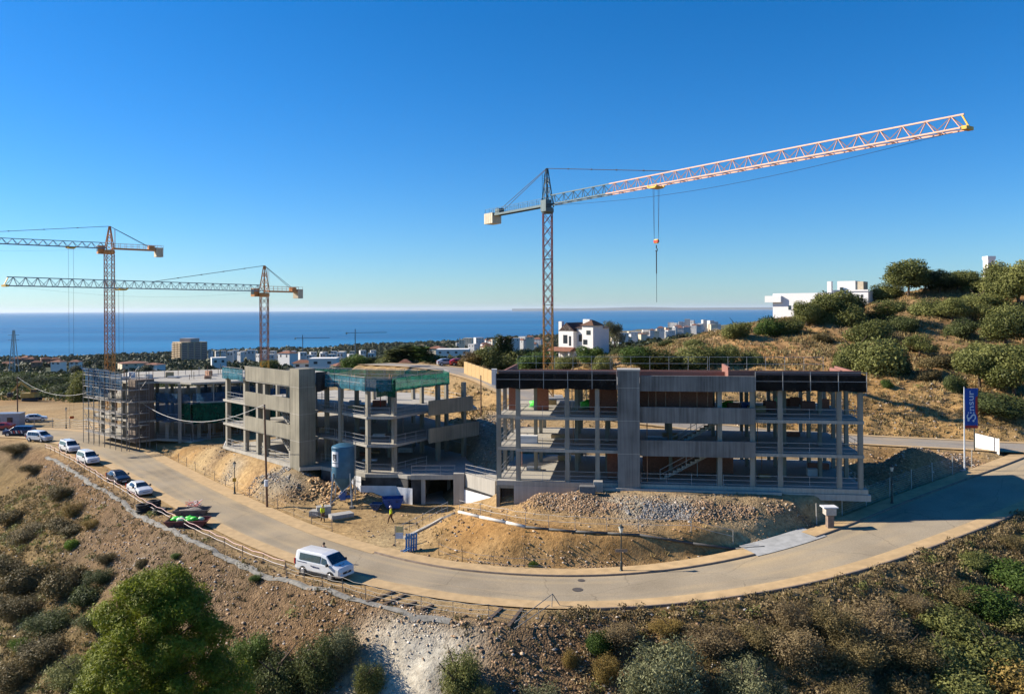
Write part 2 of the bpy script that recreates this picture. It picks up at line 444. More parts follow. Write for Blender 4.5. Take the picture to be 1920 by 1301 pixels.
# left background: works, dark scrub hill
cpa([(0,790,155),(60,785,160),(130,780,165),(100,768,180),(40,760,190),(150,765,180),(0,770,180)], 'dirt')
cpa([(20,745,225),(70,748,222),(120,752,215),(-60,745,225)], 'ochre')
cpa([(0,725,260),(60,722,265),(110,730,255),(150,740,245)], 'dark')
cpa([(-60,690,320),(0,700,310),(60,704,305),(110,708,300),(160,712,290),(200,716,280)], 'dark')
for q in ((-120,420,-12),(-60,400,-8),(0,420,-10),(60,450,-8),(-200,420,-14),(140,420,-2),(-300,300,-6),(-300,150,-14)): cp(q, 'plain')
for X in (-900,-600,-300,0,300): cp((X, 750, -32), 'plain'); cp((X, 1150, -53), 'plain')
cp((600,700,0),'hill'); cp((1200,900,-10),'hill'); cp((900,1300,-40),'plain'); cp((-1500,900,-48),'plain'); cp((-1500,1500,-68),'plain')
coast = [(-900,695),(-300,676),(0,667),(200,668),(480,655),(620,648),(800,640),(1000,628),(1170,618),(1400,603),(1700,592),(2100,583)]
CO = [G(x, y, -75) for x, y in coast]
for c in CO: cp((c.x, c.y, -75), 'plain'); cp((c.x - .02*c.y, c.y*1.06, -86), 'plain'); cp((c.x, c.y*.9, -69), 'town')
for q in ((1500,2500,-62),(700,2000,-62),(2500,3500,-60),(4200,5000,-40),(6500,3000,40),(6500,-200,40),(-6500,-200,-60),(-6500,2500,-90),(-6500,14000,-90),(8000,14000,-90),(3000,200,30),(9000,14000,-90)): cp(q, 'plain')

def axis(a0, a1, st, lo, hi, gr=1.075):
    c = list(np.arange(a0, a1 + st*.5, st)); s = st; v = c[-1]
    while v < hi: s *= gr; v += s; c.append(v)
    s, v = st, c[0]; l = []
    while v > lo: s *= gr; v -= s; l.append(v)
    return np.array(l[::-1] + c)
GX = axis(-82, 62, .42, -6400, 7900); GY = axis(44, 122, .42, -50, 13500)
XX, YY = np.meshgrid(GX, GY, indexing='ij')
pts = np.array([c[:3] for c in CP]); 
zi = [ZN[c[3]] for c in CP]
ATT = np.array([[c[2], *z[0], z[1], z[2], z[3], z[4]] for c, z in zip(CP, zi)])
dv, de, df, ov, oe, of = delaunay_2d_cdt([Vector((p[0], p[1])) for p in pts], [], [], 0, 1e-4)
src = [o[0] if o else 0 for o in ov]
OUTA = np.zeros(XX.shape + (8,)); OUTA[..., 0] = -90; OUTA[..., 1:4] = ZN['plain'][0]
dv = np.array([tuple(v) for v in dv])
for f in df:
    a, b, c = dv[list(f[:3])]
    i0, i1 = np.searchsorted(GX, [min(a[0], b[0], c[0]), max(a[0], b[0], c[0])]); j0, j1 = np.searchsorted(GY, [min(a[1], b[1], c[1]), max(a[1], b[1], c[1])])
    if i1 <= i0 or j1 <= j0: continue
    x, y = XX[i0:i1, j0:j1], YY[i0:i1, j0:j1]
    den = (b[1]-c[1])*(a[0]-c[0]) + (c[0]-b[0])*(a[1]-c[1])
    if abs(den) < 1e-9: continue
    l1 = ((b[1]-c[1])*(x-c[0]) + (c[0]-b[0])*(y-c[1]))/den; l2 = ((c[1]-a[1])*(x-c[0]) + (a[0]-c[0])*(y-c[1]))/den; l3 = 1-l1-l2
    m = (l1 >= -1e-6) & (l2 >= -1e-6) & (l3 >= -1e-6)
    val = l1[..., None]*ATT[src[f[0]]] + l2[..., None]*ATT[src[f[1]]] + l3[..., None]*ATT[src[f[2]]]
    OUTA[i0:i1, j0:j1][m] = val[m]
# soften creases and zone borders
def blur(Z, n):
    for _ in range(n):
        P = np.pad(Z, ((1, 1), (1, 1)) + ((0, 0),)*(Z.ndim-2), mode='edge')
        Z = (P[:-2, 1:-1] + P[2:, 1:-1] + P[1:-1, :-2] + P[1:-1, 2:] + 2*Z) / 6
    return Z
OUTA[..., 0] = blur(OUTA[..., 0], 3); OUTA[..., 1:] = blur(OUTA[..., 1:], 6)
AMP = OUTA[..., 4]
fine = (np.abs(XX) < 160) & (YY < 330)
nz1 = fbm(XX/3.1, YY/3.1, 3, 5, gain=.62); nz2 = fbm(XX/14, YY/14, 9, 4); gully = -np.abs(fbm(XX/5.0 + YY/9.0, YY/16.0 - XX/16, 21, 4)) + .25
ZZ = OUTA[..., 0] + np.where(fine, AMP*(nz1*1.5 + nz2*.9 + np.clip(AMP-.2, 0, 1)*gully*3.0), np.clip(AMP, 0, 2)*fbm(XX/60, YY/60, 5, 3)*3)
# roads are pressed into the ground
IDX = None
for rd, inn, outw in ((road2, 1.2, 1.2), (road1, 2.0, 1.1)):
    near = (XX > rd.mid[:, 0].min()-12) & (XX < rd.mid[:, 0].max()+12) & (YY > rd.mid[:, 1].min()-12) & (YY < rd.mid[:, 1].max()+12)
    xi, yi = XX[near], YY[near]
    idx, off, dist = rd.query(xi, yi)
    h = rd.hw[idx]; over = np.where(off > 0, off - h - inn, -off - h - outw)
    over = np.maximum(over, dist - np.abs(off) - .8)
    w = np.clip(1 - over/1.6, 0, 1); w = w*w*(3-2*w)
    w = np.where(over < 0, 1, w)
    ZZ[near] = ZZ[near]*(1-w) + (rd.mid[idx, 2] - .09)*w
XXf, YYf = GX, GY
def zt(x, y):
    i = int(np.clip(np.searchsorted(GX, x) - 1, 0, len(GX)-2)); j = int(np.clip(np.searchsorted(GY, y) - 1, 0, len(GY)-2))
    fx = (x - GX[i])/(GX[i+1]-GX[i]); fy = (y - GY[j])/(GY[j+1]-GY[j])
    return float((ZZ[i, j]*(1-fx) + ZZ[i+1, j]*fx)*(1-fy) + (ZZ[i, j+1]*(1-fx) + ZZ[i+1, j+1]*fx)*fy)
def ztv(x, y, Arr=None):
    Arr = ZZ if Arr is None else Arr
    i = np.clip(np.searchsorted(GX, x) - 1, 0, len(GX)-2); j = np.clip(np.searchsorted(GY, y) - 1, 0, len(GY)-2)
    fx = (x - GX[i])/(GX[i+1]-GX[i]); fy = (y - GY[j])/(GY[j+1]-GY[j])
    return (Arr[i, j]*(1-fx) + Arr[i+1, j]*fx)*(1-fy) + (Arr[i, j+1]*(1-fx) + Arr[i+1, j+1]*fx)*fy
def on(x, y, dz=0): return Vector((x, y, zt(x, y) + dz))
def hit(px, py, d0=45, d1=900):                     # where the pixel's ray meets the ground
    a, b = ray(px, py); D = d0
    while D < d1:
        if CAMZ - b*D <= zt(a*D, D): return Vector((a*D, D, zt(a*D, D)))
        D += .4 if D < 250 else 3
    return Vector((a*D, D, CAMZ - b*D))
# colour: zone colour broken up by patches of soil
pat = fbm(XX/7, YY/7, 33, 4); fin = fbm(XX/1.3, YY/1.3, 55, 3)
TC = OUTA[..., 1:4]*(1 + .28*pat + .22*fin)[..., None]
warm = np.clip(fbm(XX/11, YY/11, 77, 3)*.6, -.3, .3)
TC = TC*np.stack([1+warm*.25, 1+0*warm, 1-warm*.35], -1)
TC = np.clip(TC*np.array([1.0, 1.005, .93]), .015, .8)
nx, ny = XX.shape
ii = np.arange(nx*ny).reshape(nx, ny)
FQ = np.stack([ii[:-1, :-1], ii[1:, :-1], ii[1:, 1:], ii[:-1, 1:]], -1).reshape(-1, 4)
gm, nt, N, L, b = nmat('ground_soil')
at_ = N.new('ShaderNodeAttribute'); at_.attribute_name = 'tint'
gp = N.new('ShaderNodeNewGeometry')
n1 = N.new('ShaderNodeTexNoise'); n1.inputs['Scale'].default_value = 2.2; n1.inputs['Detail'].default_value = 9; n1.inputs['Roughness'].default_value = .7
n2 = N.new('ShaderNodeTexVoronoi'); n2.inputs['Scale'].default_value = 6.5; n2.inputs['Randomness'].default_value = 1.0
L.new(gp.outputs['Position'], n1.inputs['Vector']); L.new(gp.outputs['Position'], n2.inputs['Vector'])
rp = N.new('ShaderNodeValToRGB'); rp.color_ramp.elements[0].position = .3; rp.color_ramp.elements[1].position = .72
rp.color_ramp.elements[0].color = (.55, .52, .5, 1); rp.color_ramp.elements[1].color = (1.35, 1.35, 1.35, 1)
L.new(n1.outputs[0], rp.inputs[0])
mx = N.new('ShaderNodeMix'); mx.data_type = 'RGBA'; mx.blend_type = 'MULTIPLY'; mx.inputs['Factor'].default_value = 1
L.new(at_.outputs['Color'], mx.inputs['A']); L.new(rp.outputs[0], mx.inputs['B'])
sx_ = N.new('ShaderNodeSeparateColor'); L.new(n2.outputs['Color'], sx_.inputs[0])
mr_ = N.new('ShaderNodeMapRange'); mr_.inputs[3].default_value = .68; mr_.inputs[4].default_value = 1.34; L.new(sx_.outputs[0], mr_.inputs[0])
mx3 = N.new('ShaderNodeMix'); mx3.data_type = 'RGBA'; mx3.blend_type = 'MULTIPLY'; fa_ = N.new('ShaderNodeMath'); fa_.operation = 'MULTIPLY'; fa_.inputs[1].default_value = .75; L.new(at_.outputs['Alpha'], fa_.inputs[0]); L.new(fa_.outputs[0], mx3.inputs['Factor'])
L.new(mx.outputs['Result'], mx3.inputs['A']); L.new(mr_.outputs[0], mx3.inputs['B'])
L.new(mx3.outputs['Result'], b.inputs['Base Color'])
b.inputs['Roughness'].default_value = .95; b.inputs['Specular IOR Level'].default_value = .1
hs_ = N.new('ShaderNodeMath'); hs_.operation = 'SUBTRACT'; L.new(n1.outputs[0], hs_.inputs[0]); hm_ = N.new('ShaderNodeMath'); hm_.operation = 'MULTIPLY'; L.new(n2.outputs['Distance'], hm_.inputs[0]); L.new(at_.outputs['Alpha'], hm_.inputs[1]); L.new(hm_.outputs[0], hs_.inputs[1])
bp = N.new('ShaderNodeBump'); bp.inputs['Strength'].default_value = .9; bp.inputs['Distance'].default_value = .13
L.new(hs_.outputs[0], bp.inputs['Height']); L.new(bp.outputs[0], b.inputs['Normal'])
me = np_mesh('ground', np.stack([XX, YY, ZZ], -1).reshape(-1, 3), FQ, np.concatenate([TC, np.clip(OUTA[..., 6:7], 0, 1)], -1).reshape(-1, 4))
tag(link('ground', me, gm, smooth=True), kind='structure')

# sea
sm, nt, N, L, b = nmat('sea_water')
gp = N.new('ShaderNodeNewGeometry'); mp = N.new('ShaderNodeMapping'); mp.inputs['Scale'].default_value = (.004, .012, 1)
L.new(gp.outputs['Position'], mp.inputs['Vector'])
n1 = N.new('ShaderNodeTexNoise'); n1.inputs['Scale'].default_value = 8; n1.inputs['Detail'].default_value = 8
L.new(mp.outputs[0], n1.inputs['Vector'])
mp2 = N.new('ShaderNodeMapping'); mp2.inputs['Scale'].default_value = (.00007, .0009, 1); mp2.inputs['Rotation'].default_value = (0, 0, .1)
L.new(gp.outputs['Position'], mp2.inputs['Vector'])
n2 = N.new('ShaderNodeTexNoise'); n2.inputs['Scale'].default_value = 2.2; n2.inputs['Detail'].default_value = 5
L.new(mp2.outputs[0], n2.inputs['Vector'])
rp = N.new('ShaderNodeValToRGB'); rp.color_ramp.elements[0].position = .35; rp.color_ramp.elements[1].position = .65
rp.color_ramp.elements[0].color = (.004, .072, .175, 1); rp.color_ramp.elements[1].color = (.022, .175, .34, 1)
L.new(n2.outputs[0], rp.inputs[0]); L.new(rp.outputs[0], b.inputs['Base Color'])
rr = N.new('ShaderNodeMapRange'); rr.inputs[1].default_value = .3; rr.inputs[2].default_value = .7; rr.inputs[3].default_value = .32; rr.inputs[4].default_value = .5
L.new(n2.outputs[0], rr.inputs[0]); L.new(rr.outputs[0], b.inputs['Roughness'])
b.inputs['Specular IOR Level'].default_value = .28
bp = N.new('ShaderNodeBump'); bp.inputs['Strength'].default_value = .35; bp.inputs['Distance'].default_value = 3.0
L.new(n1.outputs[0], bp.inputs['Height']); L.new(bp.outputs[0], b.inputs['Normal'])
s_ = MB(); s_.quad((-90000, 500, -75), (90000, 500, -75), (90000, 120000, -75), (-90000, 120000, -75))
tag(s_.build('sea', sm), kind='structure')

# roads
def roadmat(name, c1, c2, dust):
    m, nt, N, L, b = nmat(name)
    g = N.new('ShaderNodeNewGeometry')
    a = N.new('ShaderNodeTexNoise'); a.inputs['Scale'].default_value = .16; a.inputs['Detail'].default_value = 8
    c = N.new('ShaderNodeTexNoise'); c.inputs['Scale'].default_value = 9; c.inputs['Detail'].default_value = 6
    L.new(g.outputs['Position'], a.inputs['Vector']); L.new(g.outputs['Position'], c.inputs['Vector'])
    r = N.new('ShaderNodeValToRGB'); r.color_ramp.elements[0].position = .34; r.color_ramp.elements[1].position = .66
    r.color_ramp.elements[0].color = (*c1, 1); r.color_ramp.elements[1].color = (*c2, 1)
    e = r.color_ramp.elements.new(.5); e.color = (*[(p+q)/2*1.03 for p, q in zip(c1, c2)], 1)
    L.new(a.outputs[0], r.inputs[0])
    at = N.new('ShaderNodeAttribute'); at.attribute_name = 'tint'
    md = N.new('ShaderNodeMix'); md.data_type = 'RGBA'; md.inputs['B'].default_value = (*dust, 1)
    L.new(at.outputs['Fac'], md.inputs['Factor']); L.new(r.outputs[0], md.inputs['A'])
    mr = N.new('ShaderNodeMapRange'); mr.inputs[1].default_value = .3; mr.inputs[2].default_value = .7; mr.inputs[3].default_value = .86; mr.inputs[4].default_value = 1.12
    L.new(c.outputs[0], mr.inputs[0])
    mm = N.new('ShaderNodeMix'); mm.data_type = 'RGBA'; mm.blend_type = 'MULTIPLY'; mm.inputs['Factor'].default_value = 1
    vo = N.new('ShaderNodeTexVoronoi'); vo.feature = 'DISTANCE_TO_EDGE'; vo.inputs['Scale'].default_value = .11
    wz = N.new('ShaderNodeTexNoise'); wz.inputs['Scale'].default_value = .7; wz.inputs['Detail'].default_value = 5
    wa_ = N.new('ShaderNodeMix'); wa_.data_type = 'RGBA'; wa_.blend_type = 'ADD'; wa_.inputs['Factor'].default_value = 2.2
    L.new(g.outputs['Position'], wz.inputs['Vector']); L.new(g.outputs['Position'], wa_.inputs['A']); L.new(wz.outputs['Color'], wa_.inputs['B']); L.new(wa_.outputs['Result'], vo.inputs['Vector'])
    ck = N.new('ShaderNodeMapRange'); ck.inputs[1].default_value = .0; ck.inputs[2].default_value = .006; ck.inputs[3].default_value = .72; ck.inputs[4].default_value = 1.0
    L.new(vo.outputs['Distance'], ck.inputs[0])
    mk = N.new('ShaderNodeMath'); mk.operation = 'MULTIPLY'; L.new(mr.outputs[0], mk.inputs[0]); L.new(ck.outputs[0], mk.inputs[1])
    L.new(md.outputs['Result'], mm.inputs['A']); L.new(mk.outputs[0], mm.inputs['B'])
    L.new(mm.outputs['Result'], b.inputs['Base Color'])
    b.inputs['Roughness'].default_value = .9; b.inputs['Specular IOR Level'].default_value = .15
    bp = N.new('ShaderNodeBump'); bp.inputs['Strength'].default_value = .3; bp.inputs['Distance'].default_value = .02
    L.new(c.outputs[0], bp.inputs['Height']); L.new(bp.outputs[0], b.inputs['Normal'])
    return m
M_road = roadmat('dusty_asphalt', (.235,.195,.138), (.325,.272,.195), (.41,.315,.19))
M_road2 = roadmat('upper_asphalt', (.22,.20,.175), (.29,.265,.23), (.38,.30,.20))
M_pave = mat('sandy_pavement', (.43,.30,.155), .95, var=.16, scale=1.2, bump=.3, bscale=14)
M_kerb = mat('kerb_stone', (.20,.155,.12), .9, var=.2, scale=2, bump=.3)
def road_sheet(rd, name, m, seed):
    n = 25; V, Fc, T = [], [], []
    for i in range(len(rd.mid)):
        for j in range(n):
            o = -rd.hw[i] + 2*rd.hw[i]*j/(n-1); V.append(rd.at(i, o, .02*math.sin(math.pi*j/(n-1))))
    V = np.array(V)
    e = np.abs(np.tile(np.linspace(-1, 1, n), len(rd.mid)))
    t = np.clip((e - .72)*2.6, 0, 1)*.8 + np.clip(fbm(V[:, 0]/4, V[:, 1]/4, seed, 4)*.9 + .12, 0, .6) + np.clip(.35 - np.abs(e-.45)*2, 0, .3)
    sarr = np.repeat(np.arange(len(rd.mid)), n).astype(float); lane = np.tile(np.linspace(-1, 1, n), len(rd.mid))
    t = t + .28*fbm(sarr/16, lane*5.5, seed+40, 3) + .16*fbm(sarr/40, lane*11, seed+41, 2)          # wheel-drawn dust streaks
    if name == 'road': t = t - .22*np.clip((V[:, 0] - 2.2 - .35*(V[:, 1]-62))*.8, 0, 1)               # newer paving past the joint
    for i in range(len(rd.mid)-1):
        for j in range(n-1):
            a = i*n + j; Fc.append((a, a+n, a+n+1, a+1))
    t = np.clip(t, 0, 1)
    me = np_mesh(name, V, np.array(Fc), np.stack([t, t, t, np.ones_like(t)], 1))
    return tag(link(name, me, m, smooth=True), kind='structure')
road_sheet(road1, 'road', M_road, 5)
road_sheet(road2, 'upper_road', M_road2, 8)
# pavements: inner one is kerbed right of the site gate, flush and sandy left of it
ig = int(np.argmin((mid[:, 0] + 13)**2 + (mid[:, 1] - 70)**2))
i_ap0 = int(np.argmin(np.abs(mid[:, 0] - G(1455,1035,1.6).x) + 1000*(mid[:, 1] > 80))); i_ap1 = int(np.argmin(np.abs(mid[:, 0] - G(1565,1000,2.1).x) + 1000*(mid[:, 1] > 80)))
H_ = lambda i: hw[i]
tag(road1.strip([lambda i: hw[i]-.25, lambda i: hw[i]+.6, lambda i: hw[i]+1.6], .035, 0, ig, 'pavement_inner_west', M_pave), kind='structure')
for k, (a, b_) in enumerate(((ig-1, i_ap0), (i_ap1, NS))):
    o = tag(road1.strip([lambda i: hw[i]+.1, lambda i: hw[i]+.9, lambda i: hw[i]+1.75], .135, a, b_, ('pavement_inner_middle', 'pavement_inner_east')[k], M_pave), kind='structure')
    o = tag(road1.strip([lambda i: hw[i]-.02, lambda i: hw[i], lambda i: hw[i]+.12, lambda i: hw[i]+.122], [-.02, .14, .145, .0], a, b_, ('kerb_middle', 'kerb_east')[k], M_kerb), kind='structure')
tag(road1.strip([lambda i: -hw[i]-1.35, lambda i: -hw[i]-.6, lambda i: -hw[i]+.1], [.03, .045, .04], 0, NS, 'pavement_outer', M_pave), kind='structure')
i_e = int(np.argmin(np.abs(mid[:, 0] - 5) + 1000*(mid[:, 1] > 75)))
tag(road1.strip([lambda i: -hw[i]-1.50, lambda i: -hw[i]-1.48, lambda i: -hw[i]-1.34, lambda i: -hw[i]-1.33], [-.6, .09, .095, -.05], i_e, NS, 'kerb_outer', M_kerb), kind='structure')
tag(road2.strip([-4.3, -3.1], .05, 0, None, 'upper_pavement_far', M_pave), kind='structure')
tag(road2.strip([3.1, 4.2], .05, 0, None, 'upper_pavement_near', M_pave), kind='structure')
# ================================================================== BUILDINGS UNDER CONSTRUCTION
C_frame = concrete('concrete_frame', (.275,.255,.21), .24)  # even base tone of the columns in every building
C_wall = concrete('concrete_boards', (.235,.215,.165), .32)
C_slab = concrete('concrete_slab', (.37,.345,.295), .2)
C_pale = concrete('concrete_pale', (.37,.35,.31), .18)
M_steel = mat('galvanised_steel', (.38,.39,.40), .4, .7, var=.15)
M_rail = mat('rail_paint', (.34,.34,.34), .55, .1, var=.1)
M_brick = mat('brick_red', (.30,.115,.070), .9, var=.3, scale=5, bump=.3, stretch=(1,1,4))
M_brickpk = mat('brick_pink', (.235,.105,.08), .9, var=.18, scale=4, bump=.3, stretch=(1,1,4))
M_wood = mat('formwork_timber', (.42,.30,.16), .8, var=.25, scale=2, stretch=(1,6,6))
M_prop = mat('prop_rust', (.32,.17,.10), .7, var=.3)
M_black = mat('black_membrane', (.018,.018,.020), .55, var=.5, scale=1.2, bump=.3, bscale=5)
M_white = mat('white_sheet', (.62,.63,.65), .7, var=.12, scale=1.2, bump=.4, bscale=3)
N_black = netmat('net_black', (.024,.022,.021), .92)
N_green = netmat('net_green', (.035,.20,.14), .66)
N_teal = netmat('net_teal', (.05,.20,.26), .66)
N_blue = netmat('net_blue', (.045,.12,.22), .55)
N_dkgreen = netmat('net_dark_green', (.012,.10,.06), .85)
M_greenbag = mat('green_plastic', (.07,.62,.06), .5, var=.25, scale=4, bump=.3, bscale=6)
M_blueplastic = mat('blue_plastic', (.04,.10,.30), .45, var=.2)

def P2(o, u, v, s, t): return (o[0] + u[0]*s + v[0]*t, o[1] + u[1]*s + v[1]*t)
class Frame:
    """local axes of a building: s along the front, t into the depth"""
    def __init__(s, o, u, v): s.o, s.u, s.v = o, u, v
    def p(s, a, b, z): q = P2(s.o, s.u, s.v, a, b); return Vector((q[0], q[1], z))
    def poly(s, l): return [P2(s.o, s.u, s.v, a, b) for a, b in l]
    def box(s, mb, a0, a1, b0, b1, z0, z1): return mb.prism(s.poly([(a0,b0),(a1,b0),(a1,b1),(a0,b1)]), z0, z1)
    def s_at(s, px, t=0):                          # position along the front seen at photo column px
        k = (px - 960.0)/F; o = P2(s.o, s.u, s.v, 0, t)
        return (k*o[1] - o[0]) / (s.u[0] - k*s.u[1])
def rail(parent, a, b, h=1.0, n=None, rails=(1.0, .55, .15), m=None, r=.024):
    a, b = Vector(a), Vector(b); L_ = (b - a).length
    n = n or max(1, int(round(L_/2.2)))
    mb = MB()
    for i in range(n+1):
        q = a.lerp(b, i/n); mb.bar(q, q + Vector((0, 0, h + .08)), r*1.3)
    for k in rails: mb.bar(a + Vector((0,0,h*k)), b + Vector((0,0,h*k)), r, r*1.6)
    return mb.build('guard_rail', m or M_rail, parent)
def sheet(a, b, z0, z1, amp, nx=24, nz=6, seed=0, thick=.02, sag=0.0):
    """hanging net between two plan points, wavy, with thickness"""
    a, b = Vector((a[0], a[1], 0)), Vector((b[0], b[1], 0)); d = (b-a); n_ = Vector((-d.y, d.x, 0)).normalized()
    rr_ = random.Random(seed); ph = [rr_.uniform(0, 6.3) for _ in range(6)]; V = []
    for off in (0, thick):
        for j in range(nz+1):
            w = j/nz
            for i in range(nx+1):
                t = i/nx; x = t*d.length
                wave = amp*(math.sin(x*1.7+ph[0]) + .6*math.sin(x*3.9+ph[1]+w*2) + .4*math.sin(x*7.3+ph[2]))*(.3+w)*.6
                zz = z1 + (z0 - z1)*w - (sag*abs(math.sin(x*1.1+ph[3]))*(w) )
                V.append(a + d*t + n_*(wave+off) + Vector((0,0,zz)))
    k = (nx+1); m = k*(nz+1); Fc = []
    for j in range(nz):
        for i in range(nx):
            q = j*k+i; Fc += [(q, q+1, q+k+1, q+k), (m+q, m+q+k, m+q+k+1, m+q+1)]
    mb = MB(); mb.add(V, Fc); return mb
def stair(parent, a, b, width, wdir, n=10, m=None):
    """flight from a (low) to b (high), with steps and waist"""
    a, b = Vector(a), Vector(b); w = Vector((wdir[0], wdir[1], 0))*width
    mb = MB(); d = b - a; hx = Vector((d.x, d.y, 0)); dz = d.z
    mb.add([a-Vector((0,0,.18)), b-Vector((0,0,.22)), b-Vector((0,0,.02)), a, a+w-Vector((0,0,.18)), b+w-Vector((0,0,.22)), b+w-Vector((0,0,.02)), a+w],
           [(3,2,1,0),(4,5,6,7),(0,1,5,4),(2,3,7,6),(1,2,6,5),(3,0,4,7)])
    for i in range(n):
        p = a + hx*(i/n) + Vector((0,0,dz*i/n - .02)); q = a + hx*((i+1)/n) + Vector((0,0,dz*i/n - .02)); t = Vector((0,0,dz/n))
        mb.add([p, q, q+w, p+w, p+t, q+t, q+w+t, p+w+t], [(3,2,1,0),(4,5,6,7),(0,1,5,4),(1,2,6,5),(2,3,7,6),(3,0,4,7)])
    o = mb.build('stair_flight', m or C_slab, parent)
    r = MB(); u = Vector((0,0,1))
    for k in (0, .5, 1): q = a.lerp(b, k); r.bar(q, q+u*1.05, .05)
    r.bar(a+u, b+u, .05); r.bar(a+u*.5, b+u*.5, .04)
    r.build('stair_rail', M_rail, o)
    return o
def columns(parent, fr, pts, z0, z1, w=.42, d=.42, m=None):
    for (s, t) in pts:
        mb = MB(); fr.box(mb, s-w/2, s+w/2, t-d/2, t+d/2, z0, z1); mb.build('column', m or C_frame, parent)

# ------------------------------------------------------------------ right-hand building
C_b1 = concrete('concrete_boards_grey', (.185,.178,.165), .42)
LV1 = [4.95, 8.15, 11.35, 14.55]
B1 = Frame((-1.6, 79.6), (.9897, -.1434), (.1434, .9897))
LEN1, DEP1 = 34.9, 14.6
b1 = empty('concrete_frame_building', (0,0,0), label='large unfinished three-storey concrete frame with black netting under the tall single crane', cat='building')
sT0, sT1 = B1.s_at(1157, -.5), B1.s_at(1198.5, -.5)
sM1 = B1.s_at(1414, -.1)
mb = MB()
for k, z in enumerate(LV1):
    mb = MB(); th = .30
    if k == 0: mb.prism(B1.poly([(.0,-.1),(LEN1+.3,-.1),(LEN1+.3,DEP1),(0,DEP1)]), z-.45, z)
    else: mb.prism(B1.poly([(0,.75),(1.9,.75),(1.9,0),(LEN1,0),(LEN1,DEP1),(0,DEP1)]), z-th, z)
    mb.build('roof_slab' if k == 3 else 'floor_slab', C_slab, b1)
fs = [B1.s_at(x, .3) for x in (932, 970.5, 1062.5, 1119, 1348, 1409, 1461, 1571.5, 1611.5)]
columns(b1, B1, [(fs[0], 1.0)] + [(s, .26) for s in fs[1:]], 4.6, 14.30)
for row in (5.2, 10.2, 14.2):
    ss = [fs[0], fs[1]+1.2, fs[2]+.6, fs[3]+.8, sT1+3.2, fs[4]+.4, fs[5]+.9, fs[6]+1.3, fs[7]-.6, fs[8]]
    columns(b1, B1, [(s, row) for s in ss], 4.6, 14.30, .36, .40)
mb = MB(); B1.box(mb, sT0, sT1, -.55, 1.6, 4.35, 15.95); mb.build('stair_tower', C_b1, b1)
mb = MB(); B1.box(mb, sT0-.06, sT1+.06, -.6, 1.65, 15.952, 16.1); mb.build('tower_coping', C_pale, b1)
for zj in (7.9, 11.1, 14.3):                       # day joints of the pour
    mb = MB(); B1.box(mb, sT0-.012, sT1+.012, -.562, -.3, zj, zj+.05); mb.build('pour_joint', C_slab, b1)
mb = MB(); B1.box(mb, sT1+.02, sM1, -.32, -.02, 14.0, 15.5); mb.build('spandrel_band', C_b1, b1)
for z in (LV1[2], LV1[1]):
    mb = MB(); B1.box(mb, sT1+.02, sM1, -.34, -.02, z-.42, z+1.12); mb.build('spandrel_band', C_b1, b1)
# stairs behind the bands
for (px0, py0, px1, py1, z0, z1) in ((1236, 914, 1323, 866, LV1[0], LV1[1]), (1258, 843, 1340, 795, LV1[1], LV1[2])):
    s0, s1 = B1.s_at(px0, 2.0), B1.s_at(px1, 2.0)
    stair(b1, B1.p(s0, 2.0, z0+.02), B1.p(s1+.6, 2.0, z1-.32), 1.2, B1.v, 12)
# brick partitions
def bwall(s0, s1, t0, t1, z, h=2.85, m=None):
    mb = MB(); B1.box(mb, s0, s1, t0, t1, z+.01, z+h); mb.build('brick_partition', m or M_brick, b1)
bwall(sT1+.1, fs[4]-.3, 3.4, 3.55, LV1[2]); bwall(sT1+.4, fs[4]+2.0, 6.0, 6.15, LV1[0]); bwall(sT1+.4, fs[4]-1.0, 9.0, 9.15, LV1[0])
bwall(fs[0]+.5, fs[0]+1.2, 4.6, 4.75, LV1[2]); bwall(fs[1]+1.4, fs[1]+2.6, 5.0, 5.15, LV1[2]); bwall(fs[3]-1.0, fs[3]+.6, 4.6, 4.75, LV1[2]); bwall(sT0-1.1, sT0-.05, 2.0, 2.15, LV1[0]); bwall(sT0-1.6, sT0-.1, 4.0, 4.15, LV1[2])
bwall(fs[7]+.3, fs[7]+1.4, 9.6, 9.75, LV1[2], 1.0); bwall(fs[6]+3.0, fs[6]+4.2, 11.0, 11.15, LV1[2], 1.0); bwall(sT1+.1, fs[4]+.6, 11.6, 11.75, LV1[2])
for px in (1215, 1229, 1247, 1274, 1306, 1326): # vertical props in the dark bay
    s = B1.s_at(px, 1.2); mb = MB(); mb.tube(B1.p(s, 1.2, LV1[2]+.02), B1.p(s, 1.2, 14.24), .05, n=6); mb.build('steel_prop', M_prop, b1)
s = B1.s_at(1212, .5)
for z in LV1[:2]: mb = MB(); mb.tube(B1.p(s, .5, z+.02), B1.p(s, .5, z+2.88), .05, n=6); mb.build('steel_prop', M_prop, b1)
# guard rails at the open edges
for z in LV1[:3]:
    for a, c in ((0, 1), (1, 2), (2, 3), (6, 7), (7, 8)):
        t = .95 if a == 0 else .18
        rail(b1, B1.p(fs[a]+.25, t, z+.01), B1.p(fs[c]-.25, t if c != 1 else .95, z+.01))
    rail(b1, B1.p(fs[3]+.25, .18, z+.01), B1.p(sT0-.05, .18, z+.01)); rail(b1, B1.p(fs[5]+.3, .18, z+.01), B1.p(fs[6]-.25, .18, z+.01))
    rail(b1, B1.p(.12, 1.4, z+.01), B1.p(.12, 9.8, z+.01)); rail(b1, B1.p(LEN1-.1, .6, z+.01), B1.p(LEN1-.1, 13.8, z+.01))
rail(b1, B1.p(sT1+.1, .05, LV1[0]+.01), B1.p(fs[4]-.3, .05, LV1[0]+.01)); rail(b1, B1.p(fs[4]+.3, .05, LV1[0]+.01), B1.p(fs[5]-.25, .05, LV1[0]+.01))
